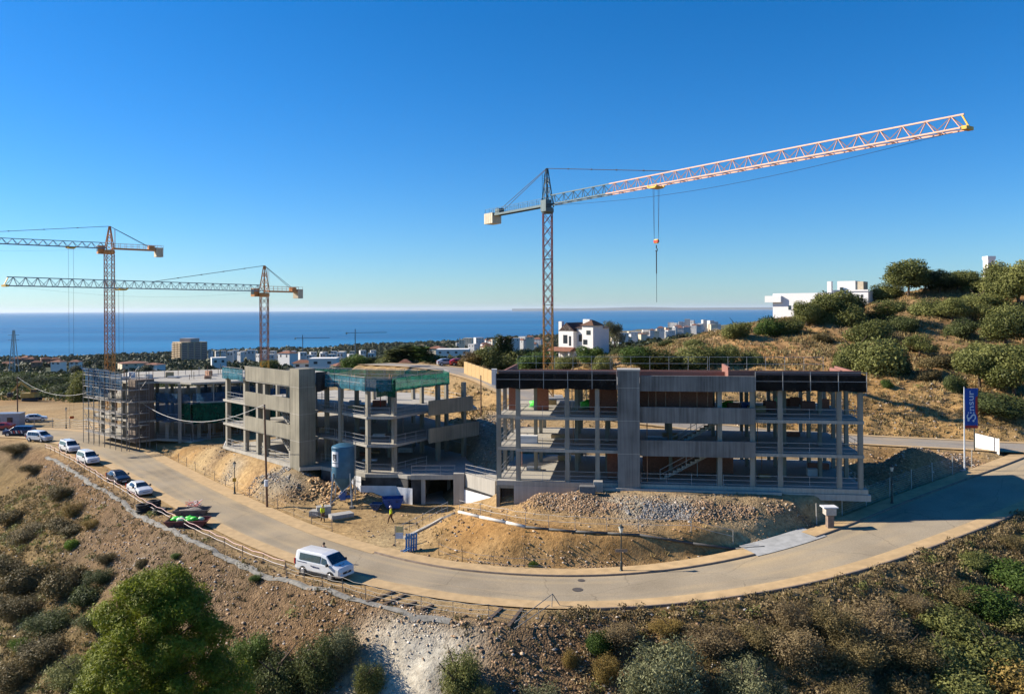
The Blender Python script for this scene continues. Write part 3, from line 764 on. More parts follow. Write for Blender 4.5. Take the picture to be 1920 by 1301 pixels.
for (s0, s1, t) in ((.2, 11, 14.4), (11.2, 22, 14.4), (22.2, 34.6, 14.4)): rail(b1, B1.p(s0, t, 14.56), B1.p(s1, t, 14.56), 1.9, rails=(1, .6))
# roof parapets of brick, and the black net hung outside them
for (s0, s1, t0, t1, h) in ((.15, sT0-.05, .35, .55, 1.35), (.15, .35, .57, 13.0, 1.1), (.15, LEN1-.2, 9.5, 9.7, .75), (fs[5]-2.2, LEN1-.15, .35, .55, 1.45), (LEN1-.35, LEN1-.15, .57, 9.4, 1.3), (sT1+.1, fs[5]-2.25, 2.6, 2.8, 1.15), (fs[5]-2.2, fs[5]-2.0, .57, 5.5, 1.75), (fs[7]+.2, fs[7]+.4, .57, 4.5, 1.5)):
    mb = MB(); B1.box(mb, s0, s1, t0, t1, 14.555, 14.555+h); mb.build('brick_parapet', M_brickpk, b1)
for (s0, s1, sd) in ((0, sT0-.08, 1), (sM1+.05, LEN1+.15, 2)):
    q0, q1 = P2(B1.o, B1.u, B1.v, s0, -.22), P2(B1.o, B1.u, B1.v, s1, -.22)
    o = sheet(q0, q1, 14.2, 15.62, .09, 60, 5, sd, sag=.13).build('safety_net', N_black, b1)
    o2 = sheet(P2(B1.o, B1.u, B1.v, s0, -.16), P2(B1.o, B1.u, B1.v, s1, -.16), 14.42, 15.45, .03, 30, 4, sd+9, sag=.05).build('safety_net', N_black, b1)
    n = int((s1-s0)/2.1)
    for i in range(n+1):
        s = s0 + (s1-s0)*i/n; mb = MB(); mb.bar(B1.p(s, -.32, 14.15), B1.p(s, -.32, 15.95), .05); mb.build('net_post', M_rail, b1)
    mb = MB()
    for z in (15.9, 15.05): mb.bar(B1.p(s0, -.32, z), B1.p(s1, -.32, z), .035)
    mb.build('net_rail', M_rail, b1)
o = sheet(P2(B1.o, B1.u, B1.v, LEN1+.15, -.2), P2(B1.o, B1.u, B1.v, LEN1+.15, 9), 14.2, 15.62, .05, 20, 5, 5).build('safety_net', N_black, b1)
# footing, garage opening at the left end, ledge at the right
mb = MB(); B1.box(mb, 8.2, LEN1+.5, -.25, .3, 3.9, 4.48); mb.build('footing_beam', C_pale, b1)
mb = MB(); B1.box(mb, 9.5, 27.3, -.75, -.2, 4.2, 4.62); mb.build('footing_ledge', C_pale, b1)
s_g = B1.s_at(962, 0)
mb = MB(); B1.box(mb, s_g, 8.2, -.12, .2, 1.8, 4.49); mb.build('basement_wall', C_pale, b1)
mb = MB(); B1.box(mb, -.05, .3, -.12, .2, 1.8, 4.49); mb.build('basement_wall', C_wall, b1)
mb = MB(); B1.box(mb, .31, s_g-.01, -.1, .18, 4.2, 4.49); mb.build('lintel', C_wall, b1)
mb = MB(); B1.box(mb, .31, s_g-.01, .9, 1.0, 1.9, 4.19); mb.build('louvre_panel', M_black, b1)
for i in range(9):
    s = .45 + (s_g-.6)*i/8; mb = MB(); B1.box(mb, s-.03, s+.03, .78, .88, 1.9, 4.18); mb.build('louvre_slat', mat('louvre_paint', (.05,.05,.055), .5), b1)
mb = MB(); B1.box(mb, -.05, .2, .25, 14, 1.8, 4.48); mb.build('basement_wall', C_pale, b1)
# corner offcut block and step unit at the foot of the tower
def crate(name, p, rz, dims, m, label, cat, group=None):
    o = MB(); o.box(-dims[0]/2, -dims[1]/2, 0, dims[0]/2, dims[1]/2, dims[2]); ob = bevel(o.build(name, m), .03); ob.location = p; ob.rotation_euler = (0,0,rz)
    return tag(ob, label, cat, group)

# ------------------------------------------------------------------ middle building (turned 45 degrees)
LV2 = [3.5, 6.7, 9.9, 13.1]
B2 = Frame((-25.2, 94.0), (-.685, .728), (.728, .685))
b2 = empty('concrete_frame_building', (0,0,0), label='sunlit concrete building with striped bands behind the blue silo, green net round its roof', cat='building')
IDF = Frame((0,0), (1,0), (0,1))
PB = [(-39.8,109.5),(-25.15,94.1),(-23.8,95.4),(-23.6,97.4),(-21.3,95.6),(-16.6,90.5),(-13.7,90.0),(-10.2,95.5),(-9.75,92.9),(-4.4,98.6),(-5.4,102.5),(-14,116),(-27,121)]
PR = [(-39.8,109.5),(-25.15,94.1),(-23.8,95.4),(-23.6,97.4),(-21.3,95.6),(-16.6,90.5),(-13.7,90.0),(-8.0,98.4),(-8.9,101.6),(-19,103.2),(-27,106.5),(-36,113)]
PG = [(-39.9,109.6),(-25.1,93.9),(-22.8,94.6),(-16.7,90.0),(-13.0,89.8),(-11.8,89.0),(-6.4,89.2),(-2.6,96),(-3,102),(-14,117),(-27,122)]
for k, z in enumerate(LV2):
    mb = MB(); mb.prism((PG, PB, PB, PR)[k], z - (.4 if k == 0 else .28), z); mb.build('roof_slab' if k == 3 else 'floor_slab', C_slab, b2)
def colw(parent, pts, z0, z1, w, m=None, rz=.78):
    for (x, y) in pts:
        fr = Frame((x, y), (math.cos(rz), math.sin(rz)), (-math.sin(rz), math.cos(rz)))
        mb = MB(); fr.box(mb, -w/2, w/2, -w/2, w/2, z0, z1); mb.build('column', m or C_frame, parent)
def Xp(px, D): return ((px-960.0)/F*D, D)
colw(b2, [Xp(612,98.4), Xp(638,94.6), Xp(689,90.9), Xp(738,91.3), Xp(820,97.5), Xp(868.5,100.5)], 3.2, 12.85, .46)
colw(b2, [Xp(668,100), Xp(790,103), Xp(836,104), Xp(774,108), Xp(700,108), Xp(640,110), Xp(590,104), Xp(560,112), Xp(520,116), Xp(730,100)], 3.2, 12.85, .42)
colw(b2, [P2(B2.o, B2.u, B2.v, s, .5) for s in (20.8, 15.2, 9.5, 11.5)] + [P2(B2.o, B2.u, B2.v, s, t) for s, t in ((20.5, 5), (14, 6), (8, 6), (20, 10), (6, 2.2), (12.6, 2.2))], 3.2, 12.85, .55, rz=math.atan2(B2.v[1], B2.v[0]))
mb = MB(); B2.box(mb, 0, 2.25, 0, 2.15, 3.0, 15.05); mb.build('stair_tower', C_wall, b2)
for zj in (6.45, 9.65, 12.85):
    mb = MB(); B2.box(mb, -.012, 2.262, -.012, 2.0, zj, zj+.05); mb.build('pour_joint', C_slab, b2)
for z0, z1 in ((12.95, 14.75), (9.72, 11.42), (6.52, 8.22)):
    mb = MB(); B2.box(mb, 2.27, 14.5, -.02, .28, z0, z1); mb.build('spandrel_band', C_wall, b2)
for z in (3.5, 6.7):                               # stairs seen between the bands
    stair(b2, B2.p(3.2, 1.2, z+.02), B2.p(7.2, 1.2, z+2.9), 1.2, B2.v, 12)
for a, c, z in ((14.6, 20.6, 0), (14.6, 20.6, 1), (14.6, 20.6, 2)):
    rail(b2, B2.p(a, .25, LV2[z]+.01), B2.p(c, .25, LV2[z]+.01))
rail(b2, B2.p(2.4, .5, LV2[0]+.01), B2.p(14, .5, LV2[0]+.01))
for z in LV2[:3]:
    for p, q in (((-23.4,97.2),(-21.4,95.8)), ((-21.1,95.3),(-16.9,90.8)), ((-16.4,90.6),(-13.9,90.2)), ((-13.5,90.5),(-10.3,95.2))):
        rail(b2, (*p, z+.01), (*q, z+.01))
    rail(b2, (-13.9,115.6,z+.01), (-5.5,102.8,z+.01))
for (p, q, z0, z1) in (((-9.8,92.72),(-4.3,98.72),6.5,8.2), ((-9.8,92.72),(-5.0,97.9),9.7,11.4)): # cantilevered balcony fronts
    d = Vector((q[0]-p[0], q[1]-p[1])); n_ = Vector((d.y, -d.x)).normalized()*.2
    mb = MB(); mb.prism([p, q, (q[0]+n_.x, q[1]+n_.y), (p[0]+n_.x, p[1]+n_.y)], z0, z1); mb.build('balcony_front', C_wall, b2)
# roof edge netting
nets = [((-23.9,97.2),(-21.3,95.3),N_teal),((-21.3,95.3),(-16.7,90.2),N_teal),((-16.7,90.2),(-13.6,89.7),N_teal),((-13.6,89.7),(-7.8,98.3),N_green),((-7.8,98.3),(-8.8,101.7),N_green),((-8.8,101.7),(-19,103.3),N_green),((-19,103.3),(-27,106.6),N_green),((-39.8,109.3),(-35.4,104.5),N_teal)]
for i, (p, q, m) in enumerate(nets):
    sheet(p, q, 12.85, 14.25, .06, 22, 5, i+20, sag=.1).build('safety_net', m, b2)
    n = max(1, int((Vector(q)-Vector(p)).length/2.4)); mb = MB()
    for k in range(n+1):
        x, y = p[0]+(q[0]-p[0])*k/n, p[1]+(q[1]-p[1])*k/n; mb.bar((x, y, 12.85), (x, y, 14.45), .045)
    for z in (14.4, 13.7): mb.bar((*p, z), (*q, z), .04)
    mb.build('net_frame', M_rail, b2)
sheet((-15.4,90.05),(-13.2,89.95), 12.3, 14.1, .08, 10, 5, 77, sag=.2).build('safety_net', N_dkgreen, b2)
sheet(P2(B2.o,B2.u,B2.v,-.05,2.2), (-22.4,96.5), 12.5, 14.6, .12, 10, 6, 78, sag=.3).build('black_sheeting', M_black, b2)
mb = MB(); B2.box(mb, 2.4, 9.0, 1.2, 5.5, 13.11, 14.3); mb.build('roof_upstand', C_pale, b2)
rail(b2, (-30,106,13.11), (-12,101,13.11), 1.2); mb = MB(); mb.tube((-16.5,99.5,9.91),(-16.5,99.5,12.8), .06); mb.build('red_prop', mat('red_paint', (.45,.04,.02), .5), b2)
# basement face towards the yard: black tanking above white sheeting
PGf = [(-22.8,94.6),(-16.7,90.0),(-13.0,89.8),(-11.8,89.0)]
for p, q in zip(PGf[:-1], PGf[1:]):
    d = Vector((q[0]-p[0], q[1]-p[1])).normalized(); n_ = Vector((d.y, -d.x))
    s0 = [(p[0]-n_.x*.3, p[1]-n_.y*.3), (q[0]-n_.x*.3, q[1]-n_.y*.3), (q[0]-n_.x*.06, q[1]-n_.y*.06), (p[0]-n_.x*.06, p[1]-n_.y*.06)]
    mb = MB(); mb.prism(s0, 1.2, 3.08); mb.build('tanked_wall', mat('tanking', (.055,.052,.05), .8, var=.7, scale=.7), b2)
sheet((-17.2,89.75),(-13.1,89.45), .0, 2.25, .06, 20, 5, 41).build('white_sheeting', M_white, b2)
sheet((-13.1,89.45),(-11.2,88.6), .0, 2.15, .06, 12, 5, 42).build('white_sheeting', M_white, b2)
sheet((-21.4,93.6),(-17.15,89.9), .6, 3.2, .1, 20, 5, 43).build('white_sheeting', M_white, b2)
# garage mouth
gx0, gx1 = Xp(796, 89.2)[0], Xp(850, 89.2)[0]
mb = MB(); mb.box(gx0-.45, 88.95, .1, gx0, 89.4, 3.09); mb.build('garage_pier', C_pale, b2)
mb = MB(); mb.box(gx0-1.6, 89.2, .1, gx0-.46, 89.5, 3.09); mb.build('garage_wall', mat('tanking', (.05,.05,.05)), b2)
mb = MB(); mb.box(gx0-1.6, 88.7, 3.091, gx1+.2, 89.1, 3.62); mb.build('garage_lintel', C_pale, b2)
mb = MB(); mb.box(gx0-.4, 89.5, .2, gx0-.2, 99, 3.09).box(gx1+.2, 89.5, .2, gx1+.4, 99, 3.09).box(gx0-.4, 99.01, .2, gx1+.4, 99.2, 3.09); mb.build('garage_wall', C_wall, b2)
mb = MB(); mb.box(gx0-.2, 89.0, .36, gx1+.2, 99, .40); mb.build('garage_floor', C_slab, b2)
colw(b2, [(gx0+2.2, 94.5)], .4, 3.09, .4, rz=0)
rail(b2, (gx0-1.5, 88.85, 3.62), (gx1+.1, 88.85, 3.62), 1.0, 3)
# ramp wall between the two buildings
rw = empty('ramp_wall', (0,0,0), label='pale concrete ramp wall with sloping top beside the dark garage mouth', cat='wall')
pA, pB = Vector((*Xp(869, 88.0), 0)), Vector((*Xp(926, 82.2), 0))
mb = MB(); mb.box(gx1+.02, 87.7, .1, pA.x, 88.6, 3.95); mb.build('pier', C_pale, rw)
d = (pB-pA).normalized(); n_ = Vector((-d.y, d.x, 0))*.3
mb = MB(); q = [(pA, .1, 4.0), (pB, 1.5, 4.45)]
mb.add([pA+Vector((0,0,.1)), pB+Vector((0,0,1.2)), pB+Vector((0,0,4.3)), pA+Vector((0,0,3.9)), pA+n_+Vector((0,0,.1)), pB+n_+Vector((0,0,1.2)), pB+n_+Vector((0,0,4.3)), pA+n_+Vector((0,0,3.9))],
       [(0,1,2,3),(7,6,5,4),(3,2,6,7),(1,0,4,5),(0,3,7,4),(2,1,5,6)]); mb.build('wall_panel', C_pale, rw)
mb = MB(); o2 = Vector((-n_.x, -n_.y, 0))*.5
mb.add([pA+o2+Vector((0,0,.1)), pB+o2+Vector((0,0,1.2)), pB+o2+Vector((0,0,2.6)), pA+o2+Vector((0,0,2.2)), pA-n_*.02+Vector((0,0,.1)), pB-n_*.02+Vector((0,0,1.2)), pB-n_*.02+Vector((0,0,2.6)), pA-n_*.02+Vector((0,0,2.2))],
       [(0,1,2,3),(7,6,5,4),(3,2,6,7),(1,0,4,5),(0,3,7,4),(2,1,5,6)]); mb.build('white_sheeting', M_white, rw)
mb = MB(); e = Vector((0,0,.12))
mb.add([pA+o2*1.05+Vector((0,0,2.2)), pB+o2*1.05+Vector((0,0,2.6)), pB+o2*1.05+Vector((0,0,2.75)), pA+o2*1.05+Vector((0,0,2.5)), pA-n_*.03+Vector((0,0,2.2)), pB-n_*.03+Vector((0,0,2.6)), pB-n_*.03+Vector((0,0,2.75)), pA-n_*.03+Vector((0,0,2.5))],
       [(0,1,2,3),(7,6,5,4),(3,2,6,7),(1,0,4,5),(0,3,7,4),(2,1,5,6)]); mb.build('bitumen_strip', M_black, rw)
rail(rw, pA+n_*.5+Vector((0,0,3.9)), pB+n_*.5+Vector((0,0,4.3)), 1.0, 3)
mb = MB(); mb.prism([(pA.x,88.3),(pB.x+.1,82.6),(pB.x+1.0,92),(-3,96)], 3.4, 3.85); mb.build('ramp_slab', C_slab, rw)

# props, stacks and starter bars left on the floors
rq = random.Random(21)
for z in LV1[:3]:
    for i in range(7):
        s_, t_ = rq.uniform(1.5, 33), rq.uniform(3.5, 13); mb = MB(); mb.tube(B1.p(s_, t_, z+.01), B1.p(s_, t_, z+2.88), .045, n=6); mb.build('steel_prop', M_prop if i % 2 else M_steel, b1)
    for i in range(5):
        s_, t_ = rq.uniform(2, 33), rq.uniform(2.5, 12); mb = MB(); w_ = rq.uniform(.4, 1.1); B1.box(mb, s_-w_, s_+w_, t_-.4, t_+.4, z+.01, z+rq.uniform(.25, .8)); mb.build('material_stack', (M_wood, M_brick, M_steel, M_white)[i % 4], b1)
for z in LV2[:3]:
    for i in range(7):
        x_, y_ = rq.uniform(-30, -12), rq.uniform(98, 110); mb = MB(); mb.tube((x_, y_, z+.01), (x_, y_, z+(2.9 if y_ < 102 else 1.2)), .045, n=6); mb.build('steel_prop', M_prop if i % 2 else M_steel, b2)
    for i in range(4):
        x_, y_ = rq.uniform(-24, -12), rq.uniform(95, 106); mb = MB(); w_ = rq.uniform(.4, 1.0); mb.box(x_-w_, y_-.4, z+.01, x_+w_, y_+.4, z+rq.uniform(.2, .7)); mb.build('material_stack', (M_wood, M_steel, M_brick, M_white)[i % 4], b2)
for (x_, y_) in [Xp(689,90.9), Xp(738,91.3), Xp(638,94.6), Xp(820,97.5)] + [(-20,100), (-27,104), (-33,107), (-15,98)]:
    mb = MB()
    for dx, dy in ((-.15,-.15),(.15,-.15),(.15,.15),(-.15,.15)): mb.tube((x_+dx, y_+dy, 13.1), (x_+dx, y_+dy, 13.1+rq.uniform(.7, 1.1)), .025, n=4)
    mb.build('starter_bars', M_prop, b2)
# ------------------------------------------------------------------ left building inside scaffolding
LV3 = [1.3, 4.4, 7.5, 10.6]
b3 = empty('concrete_frame_building', (0,0,0), label='farthest unfinished concrete building, dark blue and green nets hanging in its storeys', cat='building')
P3 = [(-71.8,137),(-60.2,127.2),(-57.9,129.4),(-53.5,128.2),(-51.0,126.4),(-45.5,129),(-38,135),(-40,146),(-56,156),(-72,150)]
for k, z in enumerate(LV3):
    mb = MB(); mb.prism(P3, z-.3, z); mb.build('roof_slab' if k == 3 else 'floor_slab', C_slab, b3)
B3 = Frame((-60.2,127.2), (-.77,.638), (.638,.77))
mb = MB(); B3.box(mb, -.05, 2.4, -.1, 3.0, 1.0, 11.0); mb.build('stair_tower', concrete('concrete_shade_brown', (.16,.125,.10), .3), b3)  # tower's shade put into a darker brown concrete
colw(b3, [Xp(312,129.5), Xp(336,126.9), Xp(372,130), Xp(400,134), Xp(322,133), Xp(352,135), Xp(385,137), Xp(412,139)], 1.0, 10.4, .5, rz=.4)
colw(b3, [P2(B3.o, B3.u, B3.v, s, t) for s in (5, 9, 13.0) for t in (.4, 6)], 1.0, 10.4, .5, rz=.69)
for i, (p, q, z0, z1, m) in enumerate((((-57.9,129.1),(-53.5,127.9),4.3,7.3,N_blue), ((-53.5,127.9),(-51.2,126.3),4.5,7.3,N_dkgreen), ((-50.7,126.3),(-45.5,128.8),4.3,7.3,N_dkgreen), ((-45.5,128.8),(-38,134.8),4.3,7.2,N_dkgreen),
        ((-57.9,129.2),(-51.2,126.4),7.4,8.8,N_blue), ((-50.8,126.4),(-38,134.8),7.2,8.9,N_blue), ((-38.2,136),(-53,134),7.6,10.2,N_blue), ((-38.2,138),(-55,136),4.6,7.2,N_dkgreen))):
    sheet(p, q, z0, z1, .15, 22, 6, i+60, sag=.25).build('hanging_net', m, b3)
for k, z in enumerate(LV3[:3]):
    rail(b3, (-57.7,129.3,z+.01), (-51.2,126.6,z+.01)); rail(b3, (-50.8,126.7,z+.01), (-38.2,134.9,z+.01))
    for x, y in ((-56,131),(-54.5,130.4),(-52,129.5),(-49.5,129.6),(-47.5,131),(-45,131.5),(-43,133),(-41,134.5),(-55,133.5),(-50,133),(-46.5,134.5),(-48.6,127.9),(-43.8,130.6)):
        mb = MB(); mb.tube((x+.3*k, y, z+.01), (x+.3*k, y, z+2.78), .06, n=6); mb.build('steel_prop', M_steel, b3)
for i in range(26):                                 # starter bars and stacked formwork on the top deck
    x, y = random.uniform(-70,-40), random.uniform(131,148)
    mb = MB(); mb.tube((x, y, 10.6), (x, y, 10.6+random.uniform(.8,1.9)), .05, n=5); mb.build('deck_post', random.choice((M_prop, M_steel, M_wood)), b3)
for i in range(10):
    x, y = random.uniform(-66,-42), random.uniform(132,146); w, d_, h = random.uniform(.8,2.2), random.uniform(.6,1.4), random.uniform(.3,.9)
    c = crate('formwork_stack', (x, y, 10.605), random.uniform(0,3), (w, d_, h), (M_wood, M_steel, M_white, M_prop)[i % 4], ('timber', 'grey steel', 'white', 'rusty brown')[i % 4] + ' formwork stack on the deck of the scaffolded building, ' + ('large' if w*d_*h > .9 else 'small') + ' and ' + ('high' if h > .6 else 'low'), 'formwork', 'formwork stacks on the far deck')
M_scaf = mat('scaffold_tube', (.17,.165,.16), .5, .4, var=.3)
sc = empty('scaffold', (0,0,0), label='dense tube scaffold with pale decks wrapped round the left end of the farthest building', cat='scaffold')
for (o_, u_, n, st, w_) in ((Vector((-60.8,126.0,0)), Vector((-.77,.638,0)), 7, 2.0, 0), (Vector((-61.0,125.6,0)), Vector((.62,.785,0)), 2, 1.6, 0)):
    v_ = Vector((-u_.y, u_.x, 0)); v_ = v_ if v_.y < 0 else -v_
    for i in range(n+1):
        for k in (0, 1):
            p = o_ + u_*(i*st) + v_*(.2 + .9*k); z0 = zt(p.x, p.y)
            mb = MB(); mb.tube((p.x, p.y, z0-.05), (p.x, p.y, 12.4), .05, n=6); mb.build('standard', M_scaf, sc)
    for lvl in range(6):
        z = 1.9 + lvl*1.9; a_ = o_ + v_*.2; b_ = a_ + u_*(n*st)
        mb = MB(); mb.prism([(a_.x, a_.y), (b_.x, b_.y), ((b_+v_*.9).x, (b_+v_*.9).y), ((a_+v_*.9).x, (a_+v_*.9).y)], z, z+.09); mb.build('deck_board', mat('deck_pale', (.30,.28,.25), .7, var=.3), sc)
        mb = MB()
        for dz in (.5, 1.0):
            mb.bar(a_+v_*.95+Vector((0,0,z+dz)), b_+v_*.95+Vector((0,0,z+dz)), .055)
        for i in range(n):
            p = o_ + u_*(i*st) + v_*1.1
            if (i + lvl) % 2: mb.bar(p+Vector((0,0,z)), p+u_*st+Vector((0,0,z+1.9)), .04)
        mb.build('ledger', M_scaf, sc)
for i, (p, q, z0, z1) in enumerate((((-71.6,133.6),(-65,128.1),8.2,12.6), ((-71.8,133.8),(-61.2,125.0),9.8,12.2))):
    sheet(p, q, z0, z1, .12, 24, 6, 90+i, sag=.2).build('scaffold_net', N_blue, sc)
ta, tb_, tc_ = A(148,687,136.5), A(203,694,133.0), A(206,748,132.0)
mb = MB(); n = 14; V = []
for i in range(n+1):
    for j in range(n+1-i):
        a_, b_ = i/n, j/n; q = ta*(1-a_-b_) + tb_*a_ + tc_*b_; V.append(q + Vector((0, .25*math.sin(a_*9+b_*5), -.5*math.sin(math.pi*a_)*(1-b_)*.6)))
idx = {}; k = 0
for i in range(n+1):
    for j in range(n+1-i): idx[i, j] = k; k += 1
Fc = []
for i in range(n):
    for j in range(n-i):
        Fc.append((idx[i, j], idx[i+1, j], idx[i, j+1]))
        if i+j < n-1: Fc.append((idx[i+1, j], idx[i+1, j+1], idx[i, j+1]))
mb.add(V, Fc); mb.build('scaffold_net', netmat('net_sky_blue', (.06,.20,.40), .6), sc)
# ================================================================== CRANES
M_yel = mat('crane_yellow', (.62,.36,.05), .5, .1, var=.15)
M_org = mat('crane_orange', (.55,.24,.08), .5, .1, var=.2)
M_foot = mat('crane_foot_orange', (.42,.20,.045), .5, .1, var=.2)
M_redm = mat('crane_red_brown', (.30,.085,.06), .55, .1, var=.25)
M_pink = mat('crane_cream', (.56,.33,.24), .5, .1, var=.12)
M_teal = mat('crane_grey_green', (.10,.14,.15), .55, .2, var=.2)
M_stl = mat('crane_steel_blue', (.20,.24,.27), .5, .3, var=.15)
M_cw = mat('counterweight', (.55,.48,.36), .85, var=.12)
M_rope = mat('wire_rope', (.05,.05,.055), .5, .5)
M_pale = mat('crane_rose', (.40,.185,.11), .5, .1, var=.2)
def lattice_mast(parent, x, y, z0, z1, w, m, sec=1.6, chord=.13, lace=.075, name='mast_section', rz=0.0, per=4):
    nsec = max(1, int(round((z1-z0)/(sec*per)))); hs = (z1-z0)/nsec
    cs, sn = math.cos(rz), math.sin(rz)
    def P(a, b, z): return Vector((x + a*cs - b*sn, y + a*sn + b*cs, z))
    h = w/2; cor = [(-h,-h),(h,-h),(h,h),(-h,h)]
    for k in range(nsec):
        mb = MB(); a0 = z0 + k*hs; st = hs/per
        for c in cor: mb.bar(P(*c, a0), P(*c, a0+hs), chord)
        for j in range(per):
            for q in range(4):
                c, d = cor[q], cor[(q+1) % 4]
                za, zb = a0 + j*st, a0 + (j+1)*st
                mb.bar(P(*c, za), P(*d, zb), lace); mb.bar(P(*d, za), P(*c, zb), lace)
                if j == 0: mb.bar(P(*c, za), P(*d, za), lace)
        mb.build(name, m(a0) if callable(m) else m, parent)
def jib_truss(parent, o, d, L, h0, h1, w, m, name='jib_section', nsec=8, nb=3, chord=.14, lace=.075, z=0):
    """triangular jib: one top chord, two bottom chords"""
    u = Vector((d[0], d[1], 0)).normalized(); v = Vector((-u.y, u.x, 0)); o = Vector(o); up = Vector((0,0,1))
    st = L/(nsec*nb)
    for k in range(nsec):
        mb = MB()
        for j in range(nb):
            i = k*nb + j; s0, s1 = i*st, (i+1)*st; hh0 = h0 + (h1-h0)*s0/L; hh1 = h0 + (h1-h0)*s1/L; sm_ = (s0+s1)/2; hm = (hh0+hh1)/2
            t0, t1, tm = o+u*s0+up*hh0, o+u*s1+up*hh1, o+u*sm_+up*hm
            mb.bar(t0, t1, chord)
            for sg in (-1, 1):
                b0, b1_ = o+u*s0+v*sg*w/2, o+u*s1+v*sg*w/2
                mb.bar(b0, b1_, chord); mb.bar(b0, tm, lace); mb.bar(b1_, tm, lace)
            mb.bar(o+u*s0-v*w/2, o+u*s0+v*w/2, lace); mb.bar(o+u*s0-v*w/2, o+u*s1+v*w/2, lace*.8)
        mb.build(name, m(k) if callable(m) else m, parent)
def crane(name, label, x, y, z0, zj, jd, Lj, Lc, top, w, mmast, mjib, mhead, trolley, drop, hooklen, jh=(1.1,1.1), cw=(2.2,1.4,1.6), jw=1.2, pend_j=(.35,), cwm=None, mast_kw=None, cj_dir=None):
    c = empty(name, (0,0,0), label=label, cat='tower crane')
    u = Vector((jd[0], jd[1], 0)).normalized(); v = Vector((-u.y, u.x, 0)); rz = math.atan2(u.y, u.x); up = Vector((0,0,1))
    uc = -u if cj_dir is None else Vector((cj_dir[0], cj_dir[1], 0)).normalized()
    vc = Vector((-uc.y, uc.x, 0))
    base = MB(); base.box(x-2.2, y-2.2, z0-.6, x+2.2, y+2.2, z0+.35); base.build('foundation_block', C_pale, c)
    lattice_mast(c, x, y, z0+.352, zj-1.2, w, mmast, rz=.1, **(mast_kw or {}))
    P0 = Vector((x, y, zj))
    mb = MB(); mb.lathe([(w*.62,0),(w*.72,.25),(w*.72,.7),(w*.6,.9)], 16, (x, y, zj-1.2)); mb.build('slewing_ring', mhead, c)
    mb = MB(); h = w*.5
    for sx, sy in ((-h,-h),(h,-h),(h,h),(-h,h)):
        a = P0 + u*sx + v*sy - up*.3; t = P0 + up*top + u*sx*.15 + v*sy*.15 - u*.1
        mb.bar(a, t, .15)
    for k in range(4):
        f0, f1 = k/4, (k+1)/4
        for (sx, sy), (tx, ty) in (((-h,-h),(h,-h)), ((h,-h),(h,h)), ((h,h),(-h,h)), ((-h,h),(-h,-h))):
            a = P0+u*sx+v*sy-up*.3; at_ = P0+up*top+u*sx*.15+v*sy*.15-u*.1; b_ = P0+u*tx+v*ty-up*.3; bt = P0+up*top+u*tx*.15+v*ty*.15-u*.1
            mb.bar(a.lerp(at_, f0), b_.lerp(bt, f1), .08); mb.bar(a.lerp(at_, f1), b_.lerp(bt, f1), .07)
    mb.build('tower_head', mhead, c)
    mb = MB(); lp = P0 - u*(h+.35)
    for k in (-.2, .2): mb.bar(lp + v*k - up*.2, lp + v*k + up*(top-.6), .05)
    for k in range(int((top-.6)/.35)): mb.bar(lp - v*.2 + up*k*.35, lp + v*.2 + up*k*.35, .04)
    mb.build('head_ladder', mhead, c)
    cab = MB(); q = P0 + u*(w*.5+.5) - v*(w*.5+.5) - up*1.1
    fr = Frame((q.x, q.y), (u.x, u.y), (v.x, v.y)); fr.box(cab, -.6, .7, -.55, .55, q.z, q.z+1.7); cb = cab.build('cabin', mhead, c)
    gl = MB(); fr.box(gl, .71, .74, -.45, .45, q.z+.5, q.z+1.55); gl.build('cabin_window', glass(), cb)
    jo = P0 + u*(w*.5)
    jib_truss(c, jo, u, Lj, jh[0], jh[1], jw, mjib, nsec=9)
    tp = jo + u*Lj; mb = MB(); fr2 = Frame((tp.x, tp.y), (u.x, u.y), (v.x, v.y)); fr2.box(mb, 0, .5, -jw/2, jw/2, tp.z-.15, tp.z+.15); mb.bar(tp+up*jh[1]-u*.2, tp+u*.45, .12); mb.build('jib_tip', M_yel, c)
    # counter jib with walkway rails
    mb = MB()
    for k in (-.55, .55): mb.bar(P0 + uc*(w*.4) + vc*k, P0 + uc*Lc + vc*k, .22, .32)
    frc = Frame((x, y), (uc.x, uc.y), (vc.x, vc.y)); frc.box(mb, w*.5, Lc, -.45, .45, zj+.02, zj+.08)
    mb.build('counter_jib', mhead, c)
    mb = MB(); n = int(Lc/1.2)
    for k in (-.62, .62):
        for i in range(n+1): p = P0 + uc*(w*.5 + (Lc-w*.5)*i/n) + vc*k; mb.bar(p, p+up*1.1, .05)
        mb.bar(P0+uc*w*.5+vc*k+up*1.05, P0+uc*Lc+vc*k+up*1.05, .045); mb.bar(P0+uc*w*.5+vc*k+up*.55, P0+uc*Lc+vc*k+up*.55, .035)
    mb.build('walkway_rail', mhead, c)
    nb = 4
    for i in range(nb):
        s = Lc - cw[0] + i*cw[0]/nb; mb = MB(); frc.box(mb, s+.03, s+cw[0]/nb-.03, -cw[1]/2, cw[1]/2, zj-cw[2]+.5, zj+.35 if cwm else zj+.6); bevel(mb.build('counterweight_block', M_cw, c), .04)
    mb = MB(); frc.box(mb, Lc-cw[0]-1.4, Lc-cw[0]-.2, -.5, .5, zj+.09, zj+.95); mb.build('winch', mhead, c)
    # pendants
    tpp = P0 + up*top - u*.1
    for f in pend_j:
        hh = jh[0] + (jh[1]-jh[0])*f; mb = MB(); e = jo + u*Lj*f + up*hh
        n = 5
        for i in range(n): mb.tube(tpp.lerp(e, i/n), tpp.lerp(e, (i+1)/n), .05, n=5)
        for i in range(1, n): mb.tube(tpp.lerp(e, i/n-.004), tpp.lerp(e, i/n+.004), .11, n=6)
        mb.build('jib_pendant', M_rope, c)
    mb = MB()
